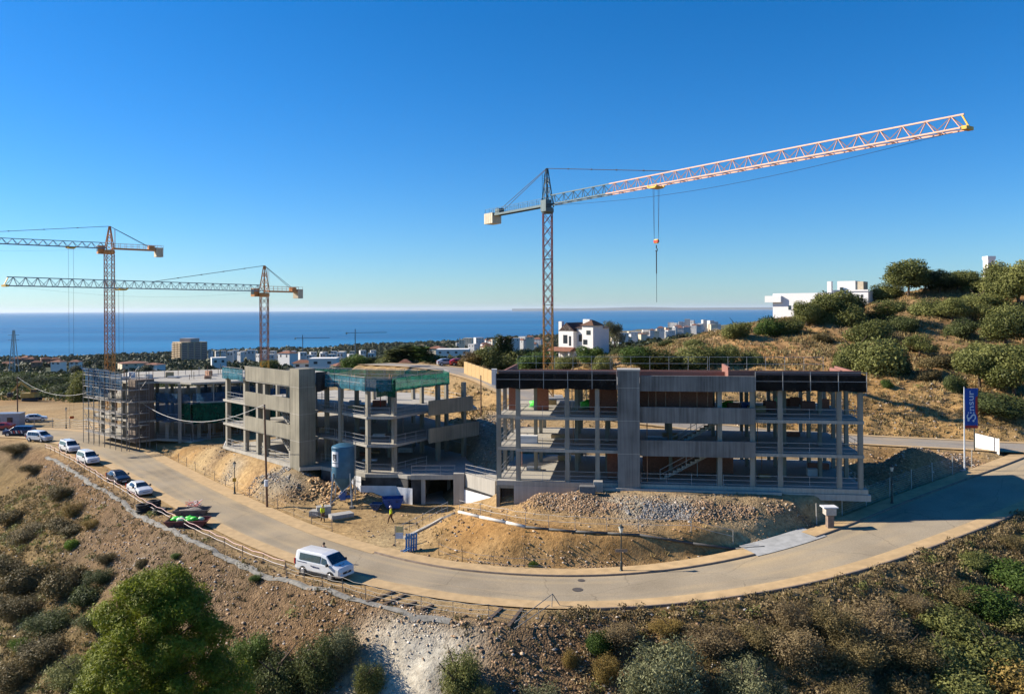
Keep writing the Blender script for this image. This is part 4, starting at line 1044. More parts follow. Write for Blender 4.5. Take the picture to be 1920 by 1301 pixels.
    for k in (-.4, .4): mb.tube(tpp + vc*k*.2, P0 + uc*(Lc-cw[0]-.3) + vc*k + up*.2, .045, n=5)
    mb.build('counter_pendant', M_rope, c)
    # trolley, ropes, hook
    t = jo + u*trolley; frt = Frame((t.x, t.y), (u.x, u.y), (v.x, v.y))
    mb = MB(); frt.box(mb, -.6, .6, -jw/2-.12, jw/2+.12, zj-.38, zj-.14)
    for sx in (-.7, .7): 
        for sy in (-1, 1): mb.tube(t+u*sx+v*sy*(jw/2-.05)-up*.1, t+u*sx+v*sy*(jw/2+.15)-up*.1, .16, n=8)
    mb.build('trolley', M_yel, c)
    mb = MB()
    rr_ = .011 if drop > 20 else .02
    for sx in (-.38, .38): mb.tube(t+u*sx*1.2-up*.3+v*.1, t+u*sx-up*drop, rr_, n=5); mb.tube(t+u*sx*1.2-up*.3-v*.1, t+u*sx-up*drop, rr_, n=5)
    mb.build('hoist_rope', M_rope, c)
    hb = MB(); p = t - up*drop
    frh = Frame((p.x, p.y), (u.x, u.y), (v.x, v.y)); frh.box(hb, -.38, .38, -.12, .12, p.z-.55, p.z); hbo = bevel(hb.build('hook_block', M_yel, c), .1)
    for sx in (-.25, .25): mb = MB(); mb.tube(p+u*sx*.8-v*.14-up*.28, p+u*sx*.8+v*.14-up*.28, .19, n=14); mb.build('sheave', mat('hook_red', (.5,.03,.02), .5), hbo)
    mb = MB(); mb.tube(p-up*.75, p-up*1.15, .07); pts = [p-up*1.15 + u*(.18*math.sin(a))-up*(.2-.2*math.cos(a)) for a in np.linspace(0, 4.2, 9)]; mb.path(pts, .05); mb.build('hook', M_rope, hbo)
    if hooklen:
        mb = MB(); mb.tube(p-up*1.4, p-up*(1.4+hooklen*.45), .07, n=6); mb.tube(p-up*(1.4+hooklen*.45), p-up*(1.4+hooklen), .03, n=5); mb.build('lifting_chain', M_rope, c)
    # travel ropes sagging under the jib
    mb = MB(); a, b_ = jo+u*1-up*.15, jo+u*(Lj-1)-up*.15; pts = [a.lerp(b_, i/20)-up*1.3*math.sin(math.pi*i/20)**1 for i in range(21)]; mb.path(pts, .02 if drop < 20 else .009, 4); mb.build('travel_rope', M_rope, c)
    return c
# tall crane by the right-hand building
q = Xp(1027.5, 120.0); zj1 = 22 + 120*(580 - 386)/F
tipD = 120.0*(193.0/333.0)
tip = Vector((*Xp(1815, tipD), 0))
jd1 = (tip.x - q[0], tip.y - q[1])
zb1 = zt(q[0], q[1])
crane('tower_crane', 'tallest crane, long cream jib pointing right, yellow foot of its mast behind the black-netted building', q[0], q[1], zb1+.1, zj1, jd1, math.hypot(*jd1)-.9, 16.5, 5.6, 1.32,
      lambda z: M_foot if z < 17 else M_redm, lambda k: M_teal if k < 2 else M_pink, M_teal, 22.3, 6.8, 6.6, jh=(1.45,1.28), cw=(2.6,1.8,1.9), jw=1.25, pend_j=(.42,), cwm=1)
# two cranes on the left
q = Xp(205.5, 165.0); z_ = 22 + 165*(584 - 466)/F
crane('tower_crane', 'left crane of the pair, higher jib leaving the frame, mast behind the scaffold', q[0], q[1], zt(*q)+.1, z_, (-.74,-.67), 47, 10.6, 4.6, 1.5,
      lambda z: M_foot if z < 9 else M_pale, M_stl, M_org, 6.4, 34, 0, jh=(1.15,1.0), cw=(1.5,1.6,1.9), pend_j=(.62,))
q = Xp(495.5, 165.0); z_ = 22 + 165*(582.3 - 546)/F; t_ = Vector((*Xp(10, 121.5), 0))
jd = (t_.x-q[0], t_.y-q[1])
crane('tower_crane', 'right crane of the pair, lower jib crossing the other mast, yellow mast', q[0], q[1], zt(*q)+.1, z_, jd, math.hypot(*jd)-1, 10.2, 5.3, 1.5,
      lambda z: M_yel if z < 9 else M_pale, M_stl, M_org, 31.0, 22, 0, jh=(1.25,1.35), cw=(1.5,1.6,1.9), pend_j=(.5,))
# two very distant cranes by the shore
for (px, py0, py1, D, L_, lab) in ((666, 617, 662, 1100, -12, 'hair-thin distant crane standing against the sea above the white terrace'), (567.5, 628, 655, 1300, 10, 'smallest hair-thin distant crane against the sea, just right of the yellow mast')):
    p = A(px, py1, D); t = A(px, py0, D); c = empty('distant_crane', (0,0,0), label=lab, cat='tower crane')
    mb = MB(); mb.bar(p-Vector((0,0,12)), t, 1.1); mb.build('mast', M_stl, c)
    s = -1 if L_ < 0 else 1; mb = MB(); h = t - Vector((0,0,5)); mb.bar(h+Vector((-12,0,-.2)), h+Vector((42,10,0)), .8); mb.build('jib', M_stl, c)
    mb = MB(); mb.box(h.x-13, h.y-1, h.z-2, h.x-11, h.y+1, h.z+.5); mb.build('counterweight_block', M_cw, c)
# ================================================================== VEHICLES
def paint(name, col, rough=.3): return mat(name, col, rough, 0, var=.04, spec=.5, coat=.6)
M_wp = paint('white_car_paint', (.64,.65,.66)); M_bp = paint('black_car_paint', (.012,.016,.028)); M_sp = paint('silver_car_paint', (.30,.33,.38)); M_rp = paint('red_car_paint', (.35,.02,.02)); M_dbp = paint('navy_car_paint', (.02,.035,.10))
M_tyre = mat('tyre_rubber', (.02,.02,.021), .85, var=.3); M_rim = mat('alloy_rim', (.5,.5,.52), .35, .7); M_trim = mat('black_trim', (.025,.026,.028), .6); M_lampg = mat('headlamp_glass', (.55,.57,.6), .1, spec=.8); M_tail = mat('tail_lamp', (.35,.02,.02), .2)
KIND = {
 # stations from nose to tail: x, floor, belt height, roof height, half width at belt, half width at roof
 'van':   dict(st=[(2.50,.38,.72,.78,.74,.66),(2.40,.28,.98,1.04,.92,.84),(1.72,.24,1.14,1.24,.965,.88),(.92,.24,1.17,1.88,.97,.79),(.4,.24,1.17,1.965,.97,.80),(-2.2,.24,1.17,1.95,.97,.79),(-2.44,.27,1.17,1.88,.95,.77),(-2.5,.32,1.15,1.72,.92,.76)], ws=(2,3), win=[(1.25,.55,.08,.74),(.40,-1.95,.08,.80)], wb=(1.55,-1.52), r=.34),
 'mpv':   dict(st=[(2.2,.38,.66,.72,.68,.60),(2.1,.26,.88,.94,.86,.78),(1.35,.22,1.02,1.12,.90,.80),(.62,.22,1.05,1.72,.90,.70),(.1,.22,1.05,1.80,.90,.70),(-1.9,.22,1.05,1.79,.90,.69),(-2.12,.25,1.05,1.70,.89,.68),(-2.2,.32,1.0,1.5,.85,.68)], ws=(2,3), win=[(.85,.05,.08,.78),(-.02,-.95,.08,.80),(-1.05,-1.85,.08,.78)], wb=(1.33,-1.38), r=.32),
 'hatch': dict(st=[(2.1,.36,.60,.64,.64,.56),(2.0,.24,.76,.80,.84,.76),(1.05,.20,.92,1.0,.87,.78),(.28,.20,.95,1.40,.88,.60),(-.2,.20,.95,1.46,.88,.60),(-1.2,.20,.97,1.42,.88,.58),(-1.85,.22,.98,1.12,.86,.62),(-2.08,.28,.94,1.0,.82,.66)], ws=(2,3), win=[(.62,-.1,.08,.82),(-.18,-1.0,.08,.84)], wb=(1.28,-1.30), r=.31),
 'pickup': dict(st=[(2.5,.42,.74,.80,.70,.62),(2.4,.34,.98,1.04,.88,.80),(1.3,.32,1.1,1.18,.92,.82),(.6,.32,1.12,1.72,.92,.68),(.1,.32,1.12,1.78,.92,.68),(-1.1,.32,1.12,1.76,.92,.67),(-2.3,.34,1.12,1.70,.91,.66),(-2.45,.40,1.08,1.5,.86,.66)], ws=(2,3), win=[(.8,0,.08,.78),(-.08,-1.0,.08,.8),(-1.1,-2.1,.08,.78)], wb=(1.5,-1.5), r=.38)}
def vehicle(name, kind, m, label, cat, loc, rz, group=None, extra=None, rails=False, lm=None):
    K_ = KIND[kind]; st = K_['st']; c = empty(name, loc, rz, label, cat, group)
    def ring(s):
        x, zb, zt_, zr, wb, wr = s
        return [(x,-wb*.86,zb),(x,-wb,zb+.22),(x,-wb*1.0,zt_-.06),(x,-wb*.985,zt_),(x,-wr,zr-.05),(x,-wr*.9,zr),(x,0,zr+.025),(x,wr*.9,zr),(x,wr,zr-.05),(x,wb*.985,zt_),(x,wb,zt_-.06),(x,wb,zb+.22),(x,wb*.86,zb)]
    mb = MB(); V = []; n = 13
    for s in st: V += ring(s)
    Fc = [(i*n+j, i*n+(j+1) % n, (i+1)*n+(j+1) % n, (i+1)*n+j) for i in range(len(st)-1) for j in range(n)]
    Fc += [tuple(range(n-1, -1, -1)), tuple(range((len(st)-1)*n, len(st)*n))]
    mb.add(V, Fc); body = mb.build('body', m, c); bevel(body, .035, 2)
    def lerp_st(x):
        for a, b_ in zip(st[:-1], st[1:]):
            if a[0] >= x >= b_[0]:
                t = (a[0]-x)/(a[0]-b_[0]); return [p+(q-p)*t for p, q in zip(a, b_)]
        return st[-1]
    def sp(x, f, sg, off=.022):
        s = lerp_st(x); w = s[4]*.985 + (s[5]-s[4]*.985)*f; z = s[2] + (s[3]-.05-s[2])*f
        return (x, sg*(w+off), z+off*.3)
    def plate(pts, off, nm, mm):
        nn = (Vector(pts[1])-Vector(pts[0])).cross(Vector(pts[2])-Vector(pts[0])).normalized()*off; k = len(pts)
        mb = MB(); mb.add([Vector(p) for p in pts] + [Vector(p)-nn for p in pts], [tuple(range(k)), tuple(range(2*k-1, k-1, -1))] + [(k+i, k+(i+1) % k, (i+1) % k, i) for i in range(k)])
        return mb.build(nm, mm, c)
    for sg in (-1, 1):
        for (x0, x1, f0, f1) in K_['win']:
            pts = [sp(x0, f0, sg), sp(x1, f0, sg), sp(x1, f1, sg), sp(x0-(x0-x1)*.0 - (.28 if x0 == K_['win'][0][0] else 0), f1, sg)]
            plate(pts if sg < 0 else pts[::-1], .02, 'side_window', glass())
    a, b_ = st[K_['ws'][0]], st[K_['ws'][1]]
    A_, B_ = Vector((a[0],0,a[3])), Vector((b_[0],0,b_[3])); up = Vector((-(B_.z-A_.z)*-1, 0, (A_.x-B_.x))).normalized()*.03
    p0, p1 = A_.lerp(B_, .06)+up, A_.lerp(B_, .94)+up
    plate([(p0.x,-a[5]*.95,p0.z),(p0.x,a[5]*.95,p0.z),(p1.x,b_[5]*.93,p1.z),(p1.x,-b_[5]*.93,p1.z)], .02, 'windscreen', glass())
    e, f = st[-2], st[-1]
    plate([(f[0]-.03,f[5]*.9,f[2]+.12),(f[0]-.03,-f[5]*.9,f[2]+.12),(e[0]-.05,-e[5]*.85,e[3]-.12),(e[0]-.05,e[5]*.85,e[3]-.12)], .02, 'rear_window', glass())
    nz = st[0]; n1_ = st[1]
    mb = MB(); mb.box(nz[0]-.12, -nz[4]*1.08, nz[1]-.06, nz[0]+.06, nz[4]*1.08, nz[1]+.16); bevel(mb.build('front_bumper', lm or m, c), .05)
    mb = MB(); mb.box(nz[0]-.05, -nz[4]*.62, nz[1]+.17, nz[0]+.035, nz[4]*.62, nz[2]-.02); mb.build('grille', M_trim, c)
    mb = MB(); mb.box(nz[0]+.06, -.26, nz[1]-.02, nz[0]+.075, .26, nz[1]+.09); mb.build('number_plate', M_white, c)
    for sg in (-1, 1):
        mb = MB(); y0 = sg*nz[4]*.64; y1 = sg*n1_[4]*.93
        mb.add([(nz[0]+.03,y0,nz[2]-.14),(n1_[0]+.0,y1,n1_[2]-.24),(n1_[0]-.02,y1,n1_[2]-.04),(nz[0]+.0,y0,nz[2]+.03),(nz[0]-.2,y0,nz[2]-.14),(n1_[0]-.3,y1*.98,n1_[2]-.24),(n1_[0]-.3,y1*.98,n1_[2]-.04),(nz[0]-.2,y0,nz[2]+.03)],
               [(0,1,2,3),(7,6,5,4),(0,4,5,1),(1,5,6,2),(2,6,7,3),(3,7,4,0)] if sg > 0 else [(3,2,1,0),(4,5,6,7),(1,5,4,0),(2,6,5,1),(3,7,6,2),(0,4,7,3)]); mb.build('headlight', M_lampg, c)
        mb = MB(); mb.box(f[0]-.04, sg*f[4]*.97-.1, f[2]-.35, f[0]+.1, sg*f[4]*.97+.06, f[2]+.1); mb.build('tail_light', M_tail, c)
        ms = lerp_st(K_['win'][0][0]+.05); mb = MB(); y = sg*(ms[4]+.12); mb.box(K_['win'][0][0]-.02, y-.11, ms[2]-.02, K_['win'][0][0]+.16, y+.11, ms[2]+.2); bevel(mb.build('mirror', M_trim, c), .04)
        for x in K_['wb']:
            s = lerp_st(x); r = K_['r']; y = sg*(s[4]-.09)
            mb = MB(); mb.tube((x, y-sg*.1, r), (x, y+sg*.115, r), r+.075, n=24); mb.build('wheel_arch', M_trim, c)
            w = MB(); w.tube((x, y-.11, r), (x, y+.11, r), r, n=24); wo_ = w.build('wheel', M_tyre, c); wo_.location = (0, sg*.025, 0)
            w = MB(); w.tube((x, y+sg*.112, r), (x, y+sg*.125, r), r*.64, r*.58, n=16); ro = w.build('rim', M_rim, wo_)
    mb = MB(); L0, L1 = st[0][0]-.4, st[-1][0]+.3
    for sg in (-1, 1):
        y = sg*(lerp_st(0)[4]); mb.box(L1+.5, min(y, y*1.012), .25, L0-.6, max(y, y*1.012), .42)
    mb.build('sill', M_trim, c)
    if rails:
        for sg in (-1, 1):
            s = lerp_st(-.6); mb = MB(); mb.bar((-1.7, sg*s[5]*.9, s[3]+.07), (.1, sg*s[5]*.9, s[3]+.07), .05); mb.build('roof_rail', M_trim, c)
    if extra: extra(c)
    return c
def road_heading(p):
    i, o, d = road1.query(np.array([p.x]), np.array([p.y])); t = road1.t[i[0]]; return math.atan2(t[1], t[0])
def stand(px0, py0, px1, py1, z=0.0):                # rear and front near-side wheel contacts
    a, b_ = G(px0, py0, z), G(px1, py1, z); return a, b_
def van_marks(c):
    y = -.985
    for (x0, x1, z0, z1) in ((.32,.12,.80,.90),(.05,-.12,.80,.90),(-.18,-.42,.80,.92),(-.50,-.62,.86,.94),(-1.1,-2.2,1.06,1.10)):
        mb = MB(); mb.box(x1, y-.012, z0, x0, y+.005, z1); mb.build('side_lettering', mat('navy_print', (.02,.03,.09), .5), c)
    mb = MB(); mb.box(2.55, -.09, .62, 2.575, .09, .74); mb.build('nose_badge', M_rim, c)
    for x, y0 in ((2.02,-.42),(2.0,-.05)): mb = MB(); mb.box(x-.06, y0, 1.165, x+.04, y0+.25, 1.19); mb.build('bonnet_lettering', mat('navy_print', (.02,.03,.09), .5), c)
a = G(594, 1083, 0.0); rz = math.atan2(G(617,1087,0).y-G(570,1076,0).y, G(617,1087,0).x-G(570,1076,0).x); lat = Vector((-math.sin(rz), math.cos(rz), 0))
vp = a + lat*.9; vp.z = .03
vehicle('passenger_van', 'van', M_wp, 'white passenger van parked nearest the camera on the outside of the bend', 'van', vp, rz, extra=van_marks, lm=M_wp)
def shoulder_z(p): return zt(p.x, p.y)
for (px, py, kind, m, nm, lab, cat, rails, drz) in (
        (248,927.5,'hatch',M_wp,'hatchback_car','white hatchback at the front of the parked row, beside the black tyres','car',False,.0),
        (209,904.5,'hatch',M_bp,'hatchback_car','black hatchback parked in the row, tucked behind the white hatchback','car',False,.0),
        (153.5,869.5,'mpv',M_wp,'small_van','white small van with plain roof, directly behind the black car','van',False,.05),
        (119.5,847,'mpv',M_wp,'small_van','white people carrier with grey roof rails, second from the far end of the row','van',True,.05),
        (66.5,828,'mpv',M_wp,'small_van','white small van farthest back in the parked row, beside the striped navy car','van',False,.1)):
    p = G(px, py, 0.0); h_ = road_heading(p) + drz
    if px > 100: h_ = math.atan2(-.777, .63) + .10 + drz
    else: h_ = -.35
    p = p + Vector((-math.sin(h_), math.cos(h_), 0))*.85; p.z = zt(p.x, p.y) + .02
    vehicle(nm, kind, m, lab, cat, p, h_, 'vehicles parked along the outer shoulder', rails=rails)
def stripes(c):
    for k in range(5):
        for sg in (-1, 1):
            y = sg*.94; mb = MB(); x = -1.0+k*.42
            mb.add([(x,y-.01,.55),(x+.2,y-.01,.55),(x+.38,y-.01,1.05),(x+.18,y-.01,1.05),(x,y+.01,.55),(x+.2,y+.01,.55),(x+.38,y+.01,1.05),(x+.18,y+.01,1.05)],[(0,1,2,3),(7,6,5,4),(0,4,5,1),(1,5,6,2),(2,6,7,3),(3,7,4,0)])
            mb.build('hazard_stripe', mat('stripe_red', (.45,.06,.04), .5) if k % 2 else M_wp, c)
p = G(36, 816, 0.0); vehicle('utility_car', 'pickup', M_dbp, 'navy car with red and white slanted stripes at the far left', 'car', (p.x, p.y, zt(p.x, p.y)+.03), math.pi+.12, extra=stripes)
p = G(2, 806, 0.0); vehicle('hatchback_car', 'hatch', M_rp, 'red car cut by the left edge behind the striped navy car', 'car', (p.x, p.y, zt(p.x, p.y)+.03), math.pi+.1)
p = hit(66, 790); vehicle('hatchback_car', 'hatch', M_wp, 'white car standing behind the site fence at far left', 'car', (p.x, p.y, p.z+.02), .5)
for px, py, m, lab in ((838, 686, M_sp, 'pale silver car parked on the upper road beyond the green netting'), (861, 686, M_rp, 'red car parked on the upper road by the ochre wall')):
    p = hit(px, py, 120); vehicle('hatchback_car', 'hatch', m, lab, 'car', (p.x, p.y, p.z+.12), .3, 'cars on the upper road')

# ================================================================== SITE EQUIPMENT
# silo
sp_ = G(644, 947, .3); sp_.z = zt(sp_.x, sp_.y)
si = empty('cement_silo', sp_, label='blue cement silo on thin legs with a white logo panel', cat='silo')
M_silo = mat('silo_blue', (.036,.115,.185), .45, .1, var=.22, scale=1.2)
mb = MB(); mb.lathe([(.22,1.35),(.3,1.6),(1.25,3.05),(1.27,3.2),(1.27,6.35),(1.2,6.5),(.6,6.72),(.25,6.78)], 32); si_b = mb.build('tank', M_silo, si, True)
m_ = si_b.modifiers.new('split', 'EDGE_SPLIT'); m_.split_angle = R(25)
for z in (3.2, 4.75, 6.33): mb = MB(); mb.lathe([(1.27,z-.04),(1.305,z-.04),(1.305,z+.04),(1.27,z+.04)], 32); mb.build('tank_hoop', M_silo, si_b)
for ang in (45, 135, 225, 315):
    x, y = 1.32*math.cos(R(ang)), 1.32*math.sin(R(ang)); mb = MB(); mb.tube((x*1.28, y*1.28, -.1), (x*.98, y*.98, 3.6), .085, n=8); mb.build('leg', M_steel, si)
    x2, y2 = 1.32*math.cos(R(ang+90)), 1.32*math.sin(R(ang+90)); mb = MB(); mb.tube((x*1.26,y*1.26,.3),(x2*1.05,y2*1.05,2.4), .045, n=6); mb.build('brace', M_steel, si)
    mb = MB(); mb.box(x*1.28-.25, y*1.28-.25, -.12, x*1.28+.25, y*1.28+.25, .06); mb.build('foot_plate', M_steel, si)
mb = MB(); mb.box(-.3,-.35,.5,.3,.35,1.35); mb.tube((-.5,0,.8),(.9,0,.8),.2,n=10); mb.build('mixing_pump', M_blueplastic, si)
def curved_panel(a0, a1, z0, z1, r, th, nm, m, par, n=10):
    V = []
    for rr_ in (r, r+th):
        for i in range(n+1):
            t = a0+(a1-a0)*i/n
            for z in (z0, z1): V.append((rr_*math.cos(t), rr_*math.sin(t), z))
    k = 2*(n+1); Fc = []
    for i in range(n):
        q = 2*i; Fc += [(k+q, k+q+2, k+q+3, k+q+1), (q+1, q+3, q+2, q), (q+1, k+q+1, k+q+3, q+3), (q, q+2, k+q+2, k+q)]
    Fc += [(0, k, k+1, 1), (2*n+1, k+2*n+1, k+2*n, 2*n)]
    mb = MB(); mb.add(V, Fc); return mb.build(nm, m, par)
lp = curved_panel(R(213), R(257), 4.35, 6.0, 1.275, .02, 'logo_panel', M_white, si)
M_ink = mat('black_ink', (.02,.02,.03), .6)
for a0, a1, z0, z1 in ((222, 230, 5.05, 5.7),(226, 240, 5.58, 5.72),(234,242,5.2,5.7),(244,248,5.0,5.72),(230,244,4.98,5.08),(228,246,4.72,4.80)):
    curved_panel(R(a0), R(a1), z0, z1, 1.298, .01, 'logo_mark', M_ink, lp, 4)
mb = MB()
for k in (-.18,.18): mb.bar((1.36,k,.4),(1.36,k,6.9),.04)
for k in range(18): mb.bar((1.36,-.18,.6+k*.35),(1.36,.18,.6+k*.35),.03)
mb.build('ladder', M_steel, si)
# skips
def skip(name, p, rz, L_, W_, H_, m, label, group=None):
    c = empty(name, p, rz, label, 'skip', group); a, b_ = L_/2, L_/2-.45; w = W_/2; t = .07
    mb = MB()
    def shell(k, z0): return [(-b_+k,-w+.1+k,z0),(b_-k,-w+.1+k,z0),(b_-k,w-.1-k,z0),(-b_+k,w-.1-k,z0),(-a+k,-w+k,H_),(a-k,-w+k,H_),(a-k,w-k,H_),(-a+k,w-k,H_)]
    mb.add(shell(0, .05)+shell(t, .12), [(3,2,1,0),(0,1,5,4),(1,2,6,5),(2,3,7,6),(3,0,4,7),(8,9,10,11),(12,13,9,8),(13,14,10,9),(14,15,11,10),(15,12,8,11),(4,5,13,12),(5,6,14,13),(6,7,15,14),(7,4,12,15)])
    mb.build('tub', m, c)
    for sg in (-1, 1):
        for x in (-b_*.6, b_*.6): mb = MB(); mb.bar((x, sg*(w+.03), H_-.25), (x, sg*(w+.16), H_-.25), .1); mb.build('lug', M_trim, c)
        mb = MB(); mb.bar((-a, sg*w, H_+.03), (a, sg*w, H_+.03), .09); mb.build('rim_tube', m, c)
    return c
M_skr = mat('skip_maroon', (.16,.045,.04), .6, var=.3, scale=2); M_skb = mat('skip_blue', (.02,.07,.26), .5, var=.25, scale=2)
def blob(name, p, dims, m, label=None, cat=None, group=None, parent=None, seed=0, res=2, rough=.18):
    bm = bmesh.new(); bmesh.ops.create_icosphere(bm, subdivisions=res, radius=1.0); r_ = random.Random(seed); ph = [r_.uniform(0, 9) for _ in range(6)]
    for v in bm.verts:
        c = v.co; k = 1 + rough*(math.sin(c.x*4+ph[0])*math.sin(c.y*5+ph[1]) + .7*math.sin(c.z*6+ph[2]+c.x*3)) ; v.co = Vector((c.x*dims[0]*k, c.y*dims[1]*k, max(-.35, c.z)*dims[2]*k))
    me = bpy.data.meshes.new(name); bm.to_mesh(me); bm.free(); o = link(name, me, m, parent, True); o.location = p
    if label: tag(o, label, cat, group)
    return o
rz_s = math.atan2(-.70, .71)
s1 = on(*G(352, 986, 0).xy, .02); s2 = on(*G(338, 970, 0).xy, .02)
skip('waste_skip', s1, .08, 4.2, 1.9, .62, M_skr, 'maroon skip heaped with bright green sacks on the shoulder')
skip('waste_skip', s2 + Vector((.8,1.2,0)), .08, 3.6, 1.7, .62, mat('skip_grey', (.13,.11,.10), .7, var=.3), 'dull grey skip of rubble behind the green sacks')
for i, (dx, dy, dz, s) in enumerate(((-1.1,.2,.95,.5),(-.5,-.2,1.0,.48),(.1,.25,1.0,.5),(.6,-.1,1.02,.42),(1.1,.2,.95,.38),(-.8,.5,.95,.4),(.3,-.45,.95,.4))):
    blob('green_sack', s1+Vector((dx*1.15,dy,dz-.32)), (s,s*.7,s*.6), M_greenbag if i != 1 and i != 4 else mat('pale_green_plastic', (.42,.66,.40), .5), ('leftmost green sack on the maroon skip','pale sack among green ones on the maroon skip','green sack at the middle of the maroon skip','green sack right of the middle on the maroon skip','small pale sack at the right end of the maroon skip','green sack at the back left of the maroon skip','green sack at the front of the maroon skip')[i], 'sack', 'sacks on the maroon skip', None, i)
blob('rubble_load', s2+Vector((.8,1.2,.36)), (1.3,.6,.36), mat('rubble_fill', (.22,.19,.16), .95, var=.35, scale=5, bump=.6, bscale=6), 'heap of grey rubble filling the grey skip', 'rubble', None, None, 9, 3)
for i, (px, py, n, lab) in enumerate(((268,957,3,'left stack of big black tyres beside the white hatchback'),(288,952,3,'middle stack of big black tyres behind the skips'),(300,962,2,'right low stack of black tyres against the grey skip'))):
    c = empty('tyre_stack', on(*G(px, py, 0).xy), label=lab, cat='tyres', group='tyre stacks on the shoulder')
    for k in range(n):
        mb = MB(); pr = [(.42,-.11),(.62,-.14),(.74,-.08),(.74,.08),(.62,.14),(.42,.11)]; nn = 20
        V = [(r_*math.cos(2*math.pi*j/nn), r_*math.sin(2*math.pi*j/nn), z) for r_, z in pr for j in range(nn)]
        mb.add(V, [(q*nn+j, q*nn+(j+1) % nn, ((q+1) % 6)*nn+(j+1) % nn, ((q+1) % 6)*nn+j) for q in range(6) for j in range(nn)]); o = mb.build('tyre', M_tyre, c, True); o.location = (random.uniform(-.06,.06), random.uniform(-.06,.06), .16+.28*k); o.rotation_euler = (random.uniform(-.05,.05), random.uniform(-.05,.05), 0)
M_rw = mat('barrier_red', (.62,.10,.07), .6, var=.2); 
c = empty('tangled_barrier', on(*G(362, 950, 0).xy), label='tangled red and white barrier tape heaped at the roadside', cat='barrier')
for i in range(16):
    pts = [Vector((random.uniform(-.9,.9), random.uniform(-.7,.7), random.uniform(.02,.8))) for _ in range(3)]; mb = MB(); mb.bar(pts[0], pts[1], .07, .03); mb.bar(pts[1], pts[2], .07, .03); mb.build('tape_strip', M_rw if i % 2 else M_white, c)
bs = on(*G(737, 952, .3).xy, .02)
skip('waste_skip', bs, .15, 2.3, 1.5, 1.05, M_skb, 'bright blue skip in front of the white sheeting')
skip('waste_skip', on(*G(706, 957, .3).xy, .02), -.2, 1.3, 1.0, .7, mat('skip_dark_blue', (.02,.05,.13), .5, var=.3), 'smaller dark blue skip left of the bright blue one')
# pallets of blocks
def pallet(p, rz, nx, ny, nz, bs_, m, label, group):
    c = empty('block_pallet', p, rz, label, 'pallet', group)
    mb = MB(); mb.box(-nx*bs_[0]/2, -ny*bs_[1]/2, .0, nx*bs_[0]/2, ny*bs_[1]/2, .13); mb.build('pallet_base', M_wood, c)
    me = None
    for k in range(nz):
        for i in range(nx):
            for j in range(ny):
                if me is None: mb = MB(); mb.box(-bs_[0]/2+.01, -bs_[1]/2+.01, .005, bs_[0]/2-.01, bs_[1]/2-.01, bs_[2]); me = mb.mesh('block')
                o = link('block', me, m, c); o.location = ((i-(nx-1)/2)*bs_[0], (j-(ny-1)/2)*bs_[1], .13+k*bs_[2])
M_blk = mat('grey_block', (.33,.32,.30), .9, var=.15)
for px, py, rz, dims, bsz, lab in ((607,966,.3,(3,2,3),(.5,.5,.28),'pallet of grey blocks stacked left of the silo legs'),(591,968,-.2,(2,2,2),(.5,.5,.25),'low pallet of grey blocks by the roadside fence left of the silo'),(640,972,.6,(4,2,2),(.6,.6,.18),'pallet of flat paving slabs in front of the silo')):
    pallet(on(*G(px, py, .1).xy, .03), rz, *dims, bsz, M_blk, lab, 'pallets by the silo')
crate('leaning_board', on(*G(424,838,3.0).xy, .0), .4, (.9,.25,1.3), M_white, 'white board leaning at the left foot of the sunlit building', 'board').rotation_euler = (.0,.35,.5)
crate('concrete_block', on(*B1.p(sT0-2.9,-1.9,0).xy, -.05), -.14, (1.5,.9,.75), mat('block_dark', (.14,.14,.14), .8), 'dark concrete block half buried in the rubble bank before the tower', 'block')
crate('concrete_steps', on(*B1.p(sT0-1.9,-.9,0).xy, .0), -.14, (.9,.8,1.0), C_pale, 'pale concrete step unit standing left of the tower foot', 'block')
# materials standing on the upper floors of the right-hand building
for i, (s, t, z, dims, m, nm, lab, cat) in enumerate((
        (fs[1]+1.1, 7.2, 11.37, (.8,.6,.6), M_greenbag, 'green_sack', 'bright green heap on the top floor, left bay of the black-netted building', 'sack'),
        (fs[2]+1.6, 7.2, 11.37, (.8,.6,.6), M_greenbag, 'green_sack', 'bright green heap on the top floor, middle bay left of the tower', 'sack'),
        (fs[3]+1.3, 7.0, 11.37, (.7,.5,.4), M_greenbag, 'green_sack', 'bright green heap on the top floor just left of the tower', 'sack'),
        (fs[4]+1.6, 7.4, 11.37, (.9,.6,.6), M_greenbag, 'green_sack', 'bright green heap on the top floor right of the dark bay', 'sack'),
        (fs[7]-4.0, 8.6, 11.37, (.4,.4,1.2), mat('pale_green_tarp', (.30,.62,.32), .6), 'green_wrap', 'tall pale green wrapped bundle on the top floor, right bay', 'bundle'))):
    blob(nm, B1.p(s, t, z+.3), dims, m, lab, cat, 'materials on the top floor', None, i+40)
for i, (s, t, dims, m, lab) in enumerate(((fs[4]+2.1, 6.6, (1.2,.9,.8), M_brick, 'dark brick pallet beside the green heap on the top floor'), (fs[6]-1.9, 7.6, (1.5,1.0,.8), M_blueplastic, 'blue wrapped pallet on the top floor left of the right bays'), (fs[6]-.9, 7.2, (.8,.8,.7), M_white, 'white wrapped pallet next to the blue one on the top floor'), (fs[7]-5.0, 7.9, (1.2,1.0,.9), M_brickpk, 'pink brick pallet on the top floor before the green bundle'), (fs[7]-1.2, 7.9, (1.4,1.0,.9), M_brickpk, 'pink brick pallet on the top floor near the right end'))):
    q = B1.p(s, t, 11.36); c = crate('wrapped_pallet', q, -.14, dims, m, lab, 'pallet', 'materials on the top floor')

